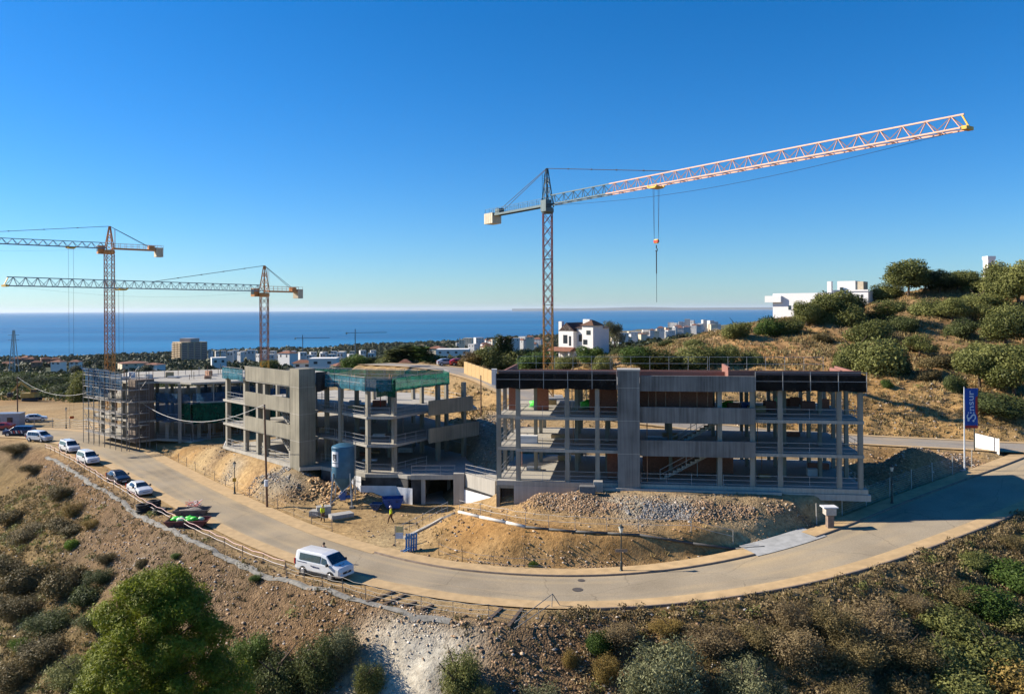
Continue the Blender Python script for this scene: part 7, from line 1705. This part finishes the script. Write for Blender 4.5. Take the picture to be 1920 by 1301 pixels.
# ================================================================== BACKGROUND: villas, town, shore
M_far = mat('render_hazed_white', (.52,.51,.49), .85, var=.1, scale=.3); M_wht = mat('render_white', (.70,.68,.64), .8, var=.05); M_crm = mat('render_cream', (.60,.50,.36), .8, var=.08); M_tile = mat('roof_tile', (.20,.085,.05), .9, var=.25, scale=2); M_dtile = mat('roof_dark', (.06,.035,.03), .9, var=.25, scale=2); M_och = mat('render_ochre', (.40,.27,.12), .85, var=.08)  # far white is duller: distance haze put into the wall colour
class LF_:                                          # local frame: origin, yaw
    def __init__(s, p, rz): s.p, s.c, s.s = Vector(p), math.cos(rz), math.sin(rz)
    def P(s, x, y, z): return Vector((s.p.x + x*s.c - y*s.s, s.p.y + x*s.s + y*s.c, s.p.z + z))
    def box(s, mb, x0, x1, y0, y1, z0, z1): return mb.prism([tuple(s.P(a, b_, 0).xy) for a, b_ in ((x0,y0),(x1,y0),(x1,y1),(x0,y1))], s.p.z+z0, s.p.z+z1)
    def gable(s, mb, x0, x1, y0, y1, z0, z1, ov=.35, along='y'):
        if along == 'y':
            xm = (x0+x1)/2; a = [s.P(x0-ov,y0-ov,z0), s.P(xm,y0-ov,z1), s.P(x1+ov,y0-ov,z0), s.P(x0-ov,y1+ov,z0), s.P(xm,y1+ov,z1), s.P(x1+ov,y1+ov,z0)]
        else:
            ym = (y0+y1)/2; a = [s.P(x0-ov,y1+ov,z0), s.P(x0-ov,ym,z1), s.P(x0-ov,y0-ov,z0), s.P(x1+ov,y1+ov,z0), s.P(x1+ov,ym,z1), s.P(x1+ov,y0-ov,z0)]
        return mb.add(a, [(0,2,1),(3,4,5),(0,1,4,3),(1,2,5,4),(2,0,3,5)])
    def hip(s, mb, x0, x1, y0, y1, z0, z1, ov=.4):
        xm, ym = (x0+x1)/2, (y0+y1)/2; k = min(x1-x0, y1-y0)/2
        a = [s.P(x0-ov,y0-ov,z0), s.P(x1+ov,y0-ov,z0), s.P(x1+ov,y1+ov,z0), s.P(x0-ov,y1+ov,z0)]
        r_ = [s.P(xm-(x1-x0)/2+k, ym, z1), s.P(xm+(x1-x0)/2-k, ym, z1)] if x1-x0 >= y1-y0 else [s.P(xm, ym-(y1-y0)/2+k, z1), s.P(xm, ym+(y1-y0)/2-k, z1)]
        if x1-x0 >= y1-y0: f = [(0,1,5,4),(1,2,5),(2,3,4,5),(3,0,4),(3,2,1,0)]
        else: f = [(0,1,4),(1,2,5,4),(2,3,5),(3,0,4,5),(3,2,1,0)]
        return mb.add(a+r_, f)
# villa with chimneys behind the right-hand building
D = 178.0
vp_ = Vector((ray(1062, 660)[0]*D, D, zt(ray(1062,660)[0]*D, D) - .5)); k = D/F
v = empty('villa', (0,0,0), label='white villa with dark tiled roofs and chimneys beside the tall crane mast', cat='house')
f_ = LF_((vp_.x, vp_.y, 0), -.75); zb = vp_.z; Z = lambda py: 22 - D*(py-579.5)/F
f_.p.z = 0
def part(nm, m, fn, par=None): mb = MB(); fn(mb); return mb.build(nm, m, par or v)
ze = Z(621); part('wall', M_wht, lambda mb: f_.box(mb, -2.0, 2.0, 0, 8, zb-2, ze))
mb = MB(); mb.add([f_.P(-2,0,ze), f_.P(2,0,ze), f_.P(0,0,Z(607)), f_.P(-2,.3,ze), f_.P(2,.3,ze), f_.P(0,.3,Z(607))], [(0,1,2),(5,4,3),(0,2,5,3),(2,1,4,5)]); mb.build('gable', M_wht, v)
rf = part('roof', M_dtile, lambda mb: f_.gable(mb, -2, 2, .35, 8, ze, Z(605)))
part('wall', M_wht, lambda mb: f_.box(mb, 2.01, 6.6, 1.2, 7, zb-2, Z(615)))
part('wall', M_wht, lambda mb: f_.box(mb, 4.0, 7.0, .6, 4.2, zb-2, Z(610)))
part('roof', M_dtile, lambda mb: f_.hip(mb, 2.01, 6.6, 1.2, 7, Z(614.9), Z(607)))
part('roof', mat('roof_brown', (.12,.06,.035), .9, var=.2), lambda mb: f_.hip(mb, 4.0, 7.0, .6, 4.2, Z(609.9), Z(600)))
for x, y in ((1.6, 5), (3.2, 4.2), (-2.4, 1.2)): part('chimney', M_wht, lambda mb: f_.box(mb, x-.45, x+.45, y-.45, y+.45, zb if x < 0 else Z(612), Z(599) if x > 0 else Z(603)), rf if x > 0 else None)
part('porch_roof', M_tile, lambda mb: f_.gable(mb, -2.6, 3.2, -3.0, -.01, Z(657), Z(650), along='x'))
for x0, x1, z0, z1, y in ((-.9,.3,Z(644),Z(628),-.03),(.75,1.35,Z(648),Z(630),-.03)): part('window', glass(), lambda mb: f_.box(mb, x0, x1, y, y+.06, z0, z1))
for x, z0, z1 in ((2.6,Z(640),Z(627)),(5.2,Z(627),Z(619)),(4.3,Z(645),Z(636))): part('window', glass(), lambda mb: f_.box(mb, x, x+1.1, 1.14 if x < 4 else .54, 1.22 if x < 4 else .62, z0, z1))
for x in (-2.4, .3, 3.0): part('porch_post', M_wht, lambda mb: f_.box(mb, x-.15, x+.15, -2.9, -2.6, zb-2, Z(657.2)))
# long white villa on the ridge, its long side turned to the sun
w = empty('modern_villa', (0,0,0), label='long flat-roofed white villa on the ridge with a cantilevered roof', cat='house')
M_bw = mat('render_bright', (.78,.77,.75), .7, var=.03)
wa = Xp(1449, 192.0); FW = Frame(wa, (.80,-.60), (.60,.80))
Zw = lambda py, D: 22 - D*(py-576.5)/F
def wbox(nm, px0, px1, py0, py1, t0, t1, m=None, par=None):
    s0, s1 = FW.s_at(px0, t0), FW.s_at(px1, t0); Dm = 192 - .6*(s0+s1)/2; mb = MB(); FW.box(mb, s0, s1, t0, t1, Zw(py1, Dm), Zw(py0, Dm)); return mb.build(nm, m or M_bw, par or w)
wbox('wall', 1449, 1556, 549, 640, 0, 6); wbox('canopy', 1434, 1464, 554, 566, -.8, 4); wbox('wall', 1556.3, 1628, 546, 640, 3, 9); wbox('upper_storey', 1570, 1604, 526, 545.8, 3.6, 8); wbox('upper_storey', 1604.3, 1619, 527, 545.8, 3.8, 8, M_crm); wbox('chimney', 1551, 1559, 527, 548.7, 1.2, 2.4); wbox('parapet', 1556.4, 1628, 543, 545.9, 2.8, 3.1)
for a, b_, c0, c1, t0 in ((1478,1483,572,580,-.06),(1488,1494,569,577,-.06),(1575,1581,538,544,3.54),(1606,1610,552,557,2.94),(1614,1618,552,557,2.94),(1520,1525,568,578,-.06)): wbox('window', a, b_, c0, c1, t0, t0+.2, glass())
D = 205.0
def XX_(px): return (px-960)/F*D
D = 205.0; t_ = empty('chimney_tower', (0,0,0), label='white tower-like chimney poking above the trees at top right', cat='tower'); mb = MB(); mb.box(XX_(1853), D, 22-D*(540-575)/F, XX_(1866), D+2.2, 22-D*(486-575)/F); mb.build('shaft', M_bw, t_); mb = MB(); mb.box(XX_(1852), D-.15, 22-D*(485.9-575)/F, XX_(1867), D+2.35, 22-D*(480-575)/F); mb.build('cap', M_bw, t_)
# ochre wall along the upper road
ow = empty('ochre_wall', (0,0,0), label='ochre rendered wall with stepped top beside the upper road', cat='wall')
a_, b_ = A(870, 694, 150), A(923, 716, 134); a_.z = zt(a_.x, a_.y); b_.z = zt(b_.x, b_.y)
for i in range(7):
    p, q = a_.lerp(b_, i/7), a_.lerp(b_, (i+.97)/7); zz = p.z + 2.3; d_ = (q-p).normalized(); n_ = Vector((-d_.y, d_.x, 0))*.3
    mb = MB(); mb.prism([tuple(p.xy), tuple(q.xy), tuple((q+n_).xy), tuple((p+n_).xy)], min(p.z, q.z)-.6, zz); mb.build('wall_panel', M_och, ow)
mb = MB(); mb.box(b_.x-.1, b_.y-.6, b_.z-.5, b_.x+.8, b_.y+.3, b_.z+2.7); mb.build('gate_pillar', M_wht, ow)
# tower block by the shore
D = 1120.0; tb = empty('tower_block', (0,0,0), label='beige twelve-storey tower block standing against the sea', cat='tower block')
zg = zt(-480, 1120) - 4; ztop = 22 - D*(641-583)/F; X0, Xm, X1 = (317-960)/F*D, (346-960)/F*D, (386-960)/F*D
M_tbl = mat('tower_lit_sandy', (.50,.37,.22), .85, var=.08, scale=.2); M_tbg = mat('tower_shade_grey', (.36,.32,.29), .85, var=.08, scale=.2); M_dk = mat('window_and_balcony_shade', (.075,.065,.06), .8)  # sandy and grey are painted lit and shaded tones of the same walls
mb = MB(); mb.prism([(X0,D+10),(Xm,D-12),(X1-2,D+10),(Xm-2,D+34)], zg, ztop); mb.build('core', M_tbl, tb)
mb = MB(); mb.prism([(Xm-8,D+2),(Xm+9,D-2),(X1-14,D+12),(Xm-6,D+16)], ztop+.01, ztop+5); mb.build('roof_plant', M_tbg, tb)
ns = 12
for s in range(ns):
    z0 = zg + 3 + (ztop-zg-4)*s/ns; hh = (ztop-zg-4)/ns
    for (p, q, n) in (((X0,D+10),(Xm,D-12),3), ((Xm,D-12),(X1-2,D+10),4)):
        dx, dy = q[0]-p[0], q[1]-p[1]; L_ = math.hypot(dx, dy); nx_, ny_ = dy/L_, -dx/L_
        for j in range(n):
            a0, a1 = (j+.14)/n, (j+.86)/n; c = [(p[0]+dx*a+nx_*o_, p[1]+dy*a+ny_*o_) for a, o_ in ((a0,.05),(a1,.05),(a1,.5),(a0,.5))]
            mb = MB(); mb.prism(c, z0+hh*.45, z0+hh*.98); mb.build('window', M_dk, tb)  # dark panel paints the shade inside the balcony opening
            c = [(p[0]+dx*a+nx_*o_, p[1]+dy*a+ny_*o_) for a, o_ in ((a0-.02,.05),(a1+.02,.05),(a1+.02,1.4),(a0-.02,1.4))]
            mb = MB(); mb.prism(c, z0, z0+hh*.42); mb.build('balcony', M_tbl if n == 3 else M_tbg, tb)  # left face coloured as sunlit, right face as shaded
# town houses
rt = random.Random(11)
ORD = ['first','second','third','fourth','fifth','sixth','seventh','eighth','ninth','tenth','eleventh','twelfth','thirteenth','fourteenth','fifteenth']
def house(px, py, D, wpx, hpx, wall, roof, label, group, rz=None, nm='house'):
    a, b_ = ray(px, py); x, y = a*D, D; k = D/F; w_, h_ = wpx*k, hpx*k; z0 = CAMZ - b_*D
    g = zt(x, y); c = empty(nm, (x, y, 0), label=label, cat='house', group=group)
    f = LF_((0, 0, 0), rt.uniform(-.7, .7) if rz is None else rz); d_ = w_*rt.uniform(.6, .9)
    mb = MB(); f.box(mb, -w_/2, w_/2, -d_/2, d_/2, min(g, z0)-3, z0+h_); mb.build('wall', wall, c)
    mb = MB()
    if roof is None: f.box(mb, -w_/2-.1, w_/2+.1, -d_/2-.1, d_/2+.1, z0+h_+.01, z0+h_+.7); mb.build('parapet', wall, c)
    else: f.hip(mb, -w_/2, w_/2, -d_/2, d_/2, z0+h_+.01, z0+h_*1.35+.5, .6); mb.build('roof', roof, c)
    n = max(2, int(w_/5)); fl = max(1, int(h_/3.2))
    for i in range(n):
        for j in range(fl):
            xx = -w_/2 + w_*(i+.5)/n; mb = MB(); f.box(mb, xx-.75, xx+.75, -d_/2-.08, -d_/2+.1, z0+h_*(j+.3)/fl, z0+h_*(j+.75)/fl); mb.build('window', M_dk, c)
    return c
for i in range(15): house(432+i*19+rt.uniform(-3,3), 672+rt.uniform(-3,2) - (4 if i < 3 else 0), 900+rt.uniform(-40,80), rt.uniform(9,14), rt.uniform(6,10), M_far, None, ORD[i] + ' white cubic house from the left in the long terrace row below the sea', 'white terrace houses')
for i in range(15): house(440+i*18.5+rt.uniform(-3,3), 665+rt.uniform(-2,2), 1040+rt.uniform(-40,60), rt.uniform(8,12), rt.uniform(4,7), rt.choice((M_far, M_crm)), None, ORD[i] + ' small flat house from the left in the row behind the white terrace', 'houses behind the white terrace')
for i in range(8): house(395+i*12, 662+rt.uniform(-1,3), 1150+rt.uniform(-40,80), rt.uniform(6,9), rt.uniform(3,5), M_far, None, ORD[i] + ' small white house counted from the tower block towards the yellow mast', 'white houses right of the tower block')
for i in range(12): house(15+i*9, 692-rt.uniform(0,14), 820+rt.uniform(-60,60), rt.uniform(13,18), rt.uniform(6,9), mat('render_russet', (.26,.14,.09), .85, var=.15), M_tile, ORD[i] + ' russet house counted from the left edge in the estate before the sea', 'russet estate houses')
for px, py, D, w_, h_, wa, ro, lb in ((608,684,330,50,10,M_wht,None,'wide low white house behind the sunlit building'),(568,690,340,34,10,M_wht,M_tile,'white house with a red roof left of the wide low one'),(640,694,300,30,9,M_crm,M_tile,'cream house with a red roof beside the round green tree'),(110,684,520,20,6,M_wht,M_tile,'white house with a red roof on the left plain'),(142,684,500,18,6,M_wht,M_tile,'white house with a red roof nearest the left crane mast'),(735,686,235,22,8,M_wht,None,'small white house at the foot of the cypress group'),(760,690,225,18,10,M_wht,M_tile,'small white house with a chimney behind the green roof net'),(250,686,600,46,6,M_crm,M_tile,'long low house right of the left crane mast'),(290,688,560,30,5,M_wht,M_tile,'low house left of the tower block foot'),(540,672,700,30,10,M_wht,M_tile,'white house with red roof right of the yellow mast'),(410,682,480,26,10,M_wht,None,'pale block just right of the tower block foot'),(850,664,520,60,8,M_wht,None,'long white low building on the plain before the sea'),(820,662,640,30,9,M_crm,M_tile,'cream house left of the long white low building'),(915,660,560,24,10,M_crm,M_tile,'cream house right of the long white low building')):
    house(px, py, D, w_, h_, wa, ro, lb, 'scattered houses')
for i in range(26):
    wl_, rf_ = rt.choice((M_far, M_far, M_crm)), rt.choice((None, M_tile, None)); house(862+i*5.8+rt.uniform(-2,2), 654-rt.uniform(0,18), 1500+rt.uniform(-200,400), rt.uniform(9,16), rt.uniform(5,10), wl_, rf_, 'tiny ' + ('cream' if wl_ is M_crm else 'white') + (' red-roofed' if rf_ else ' flat-roofed') + ' house in the ' + ('left', 'middle', 'right')[i*3//26] + ' of the shore town left of the crane', 'shore town left of the crane')
for i in range(90):
    t = (i+rt.random())/90; px = 1150 + 195*t; wl_, rf_ = rt.choice((M_far, M_far, M_crm, M_far)), rt.choice((None, None, M_tile)); house(px, 640 - 22*t - rt.uniform(-4, 10), 1900+1200*t+rt.uniform(-200,300), rt.uniform(8,15), rt.uniform(4,7), wl_, rf_, 'tiny ' + ('cream' if wl_ is M_crm else 'white') + (' red-roofed' if rf_ else ' flat-roofed') + ' house, ' + ('near the villa', 'left of the middle', 'at the middle', 'right of the middle', 'at the far right')[i*5//90] + ' of the shore town', 'shore town right of the villa')
for i in range(14): house(1258+i*6.2, 622-rt.uniform(0,8), 2900+rt.uniform(0,300), rt.uniform(8,14), rt.uniform(9,17), M_far, None, ORD[i] + ' white apartment block from the left crowning the shore town at right', 'white shore apartment blocks')
# electricity pylon at far left
D = 420.0; py_ = empty('lattice_pylon', (0,0,0), label='thin lattice pylon standing against the sea at the left edge', cat='pylon')
a, _ = ray(26, 690); x = a*D; zb_ = zt(x, D); zt_ = 22 - D*(619-585)/F
mb = MB()
for sx in (-1,1):
    for sy in (-1,1): mb.bar((x+sx*2,D+sy*2,zb_-1),(x+sx*.3,D+sy*.3,zt_),.28)
n = 12
for i in range(n):
    w0, w1 = 2-1.7*i/n, 2-1.7*(i+1)/n; z0, z1 = zb_+(zt_-zb_)*i/n, zb_+(zt_-zb_)*(i+1)/n
    mb.bar((x-w0,D-w0,z0),(x+w1,D-w1,z1),.14); mb.bar((x+w0,D-w0,z0),(x-w1,D-w1,z1),.14)
mb.build('mast', M_steel, py_)
for z in (.8, .9): mb = MB(); zz = zb_+(zt_-zb_)*z; mb.bar((x-3,D,zz),(x+3,D,zz),.22); mb.build('cross_arm', M_steel, py_)
# far wood on the coastal plain
rg = np.random.default_rng(500); n = 38000
Dd = 230*(2900/230)**rg.uniform(0, 1, n); ax = rg.uniform(-.78, .62, n); x, y = ax*Dd, Dd; z = ztv(x, y)
k = (z < 9) & (z > -73) & ((y > 330) | (x < 60)) & (ztv(x, y, OUTA[..., 1]) < .26) & (fbm(x/90, y/90, 71, 3) > -.25)
k &= ~((x < -60) & (y < 330)) & (np.abs(x) < 3000)
x, y, z = x[k], y[k], z[k]; m = len(x); s = rg.uniform(1.3, 3.2, m)*np.clip(y/500, .8, 2.2); q = 20
d = rg.normal(size=(m, q, 3)); d[..., 2] = np.abs(d[..., 2]); d /= np.linalg.norm(d, axis=-1)[..., None]
P = np.stack([x, y, z], 1)[:, None] + d*rg.uniform(.6, 1, (m, q, 1))*s[:, None, None]*np.array([1, 1, 1.15]); Nn = d + rg.normal(size=d.shape)*.5; Nn /= np.linalg.norm(Nn, axis=-1)[..., None]
V, Fq = leaf_quads(P.reshape(-1, 3), Nn.reshape(-1, 3), np.repeat(s, q)*.62, .7, rg); t = np.repeat(np.clip(np.repeat(rg.uniform(0, .75, m), q) + rg.uniform(0, .25, m*q), 0, 1), 4)
tag(link('far_wood', np_mesh('far_wood', V, Fq, np.stack([t, t, t, np.ones_like(t)], 1)), LF['far']), kind='stuff')
# faint hills beyond the bay
V, Fc = [], []; n = 60
for i in range(n+1):
    u = i/n; px = 960 + 1400*u; Dh = 42000; X = (px-960)/F*Dh; hgt = -20 + 90*math.sin(u*5+1)*math.sin(u*11) + 200*u + 25*math.sin(u*40)
    V += [(X, Dh, -80), (X, Dh+3000, max(60, hgt)), (X, Dh+9000, -80)]
for i in range(n):
    for j in (0, 1): a = i*3+j; Fc.append((a, a+3, a+4, a+1))
me = bpy.data.meshes.new('hills'); me.from_pydata(V, [], Fc); me.update(); tag(link('hills', me, mat('far_hills', (.10,.11,.10), .95, scale=.001), None, True), kind='structure')
# air
HAZE = True
if HAZE:
    hm = bpy.data.materials.new('haze_air'); hm.use_nodes = True; nt = hm.node_tree; nt.nodes.clear(); o_ = nt.nodes.new('ShaderNodeOutputMaterial'); pv = nt.nodes.new('ShaderNodeVolumePrincipled')
    pv.inputs['Color'].default_value = (.80,.90,1,1); pv.inputs['Density'].default_value = 1.15e-5; pv.inputs['Anisotropy'].default_value = .2; nt.links.new(pv.outputs[0], o_.inputs['Volume'])
    mb = MB(); mb.box(-95000, -600, -100, 95000, 125000, 330); h_o = tag(mb.build('haze', hm), kind='stuff')
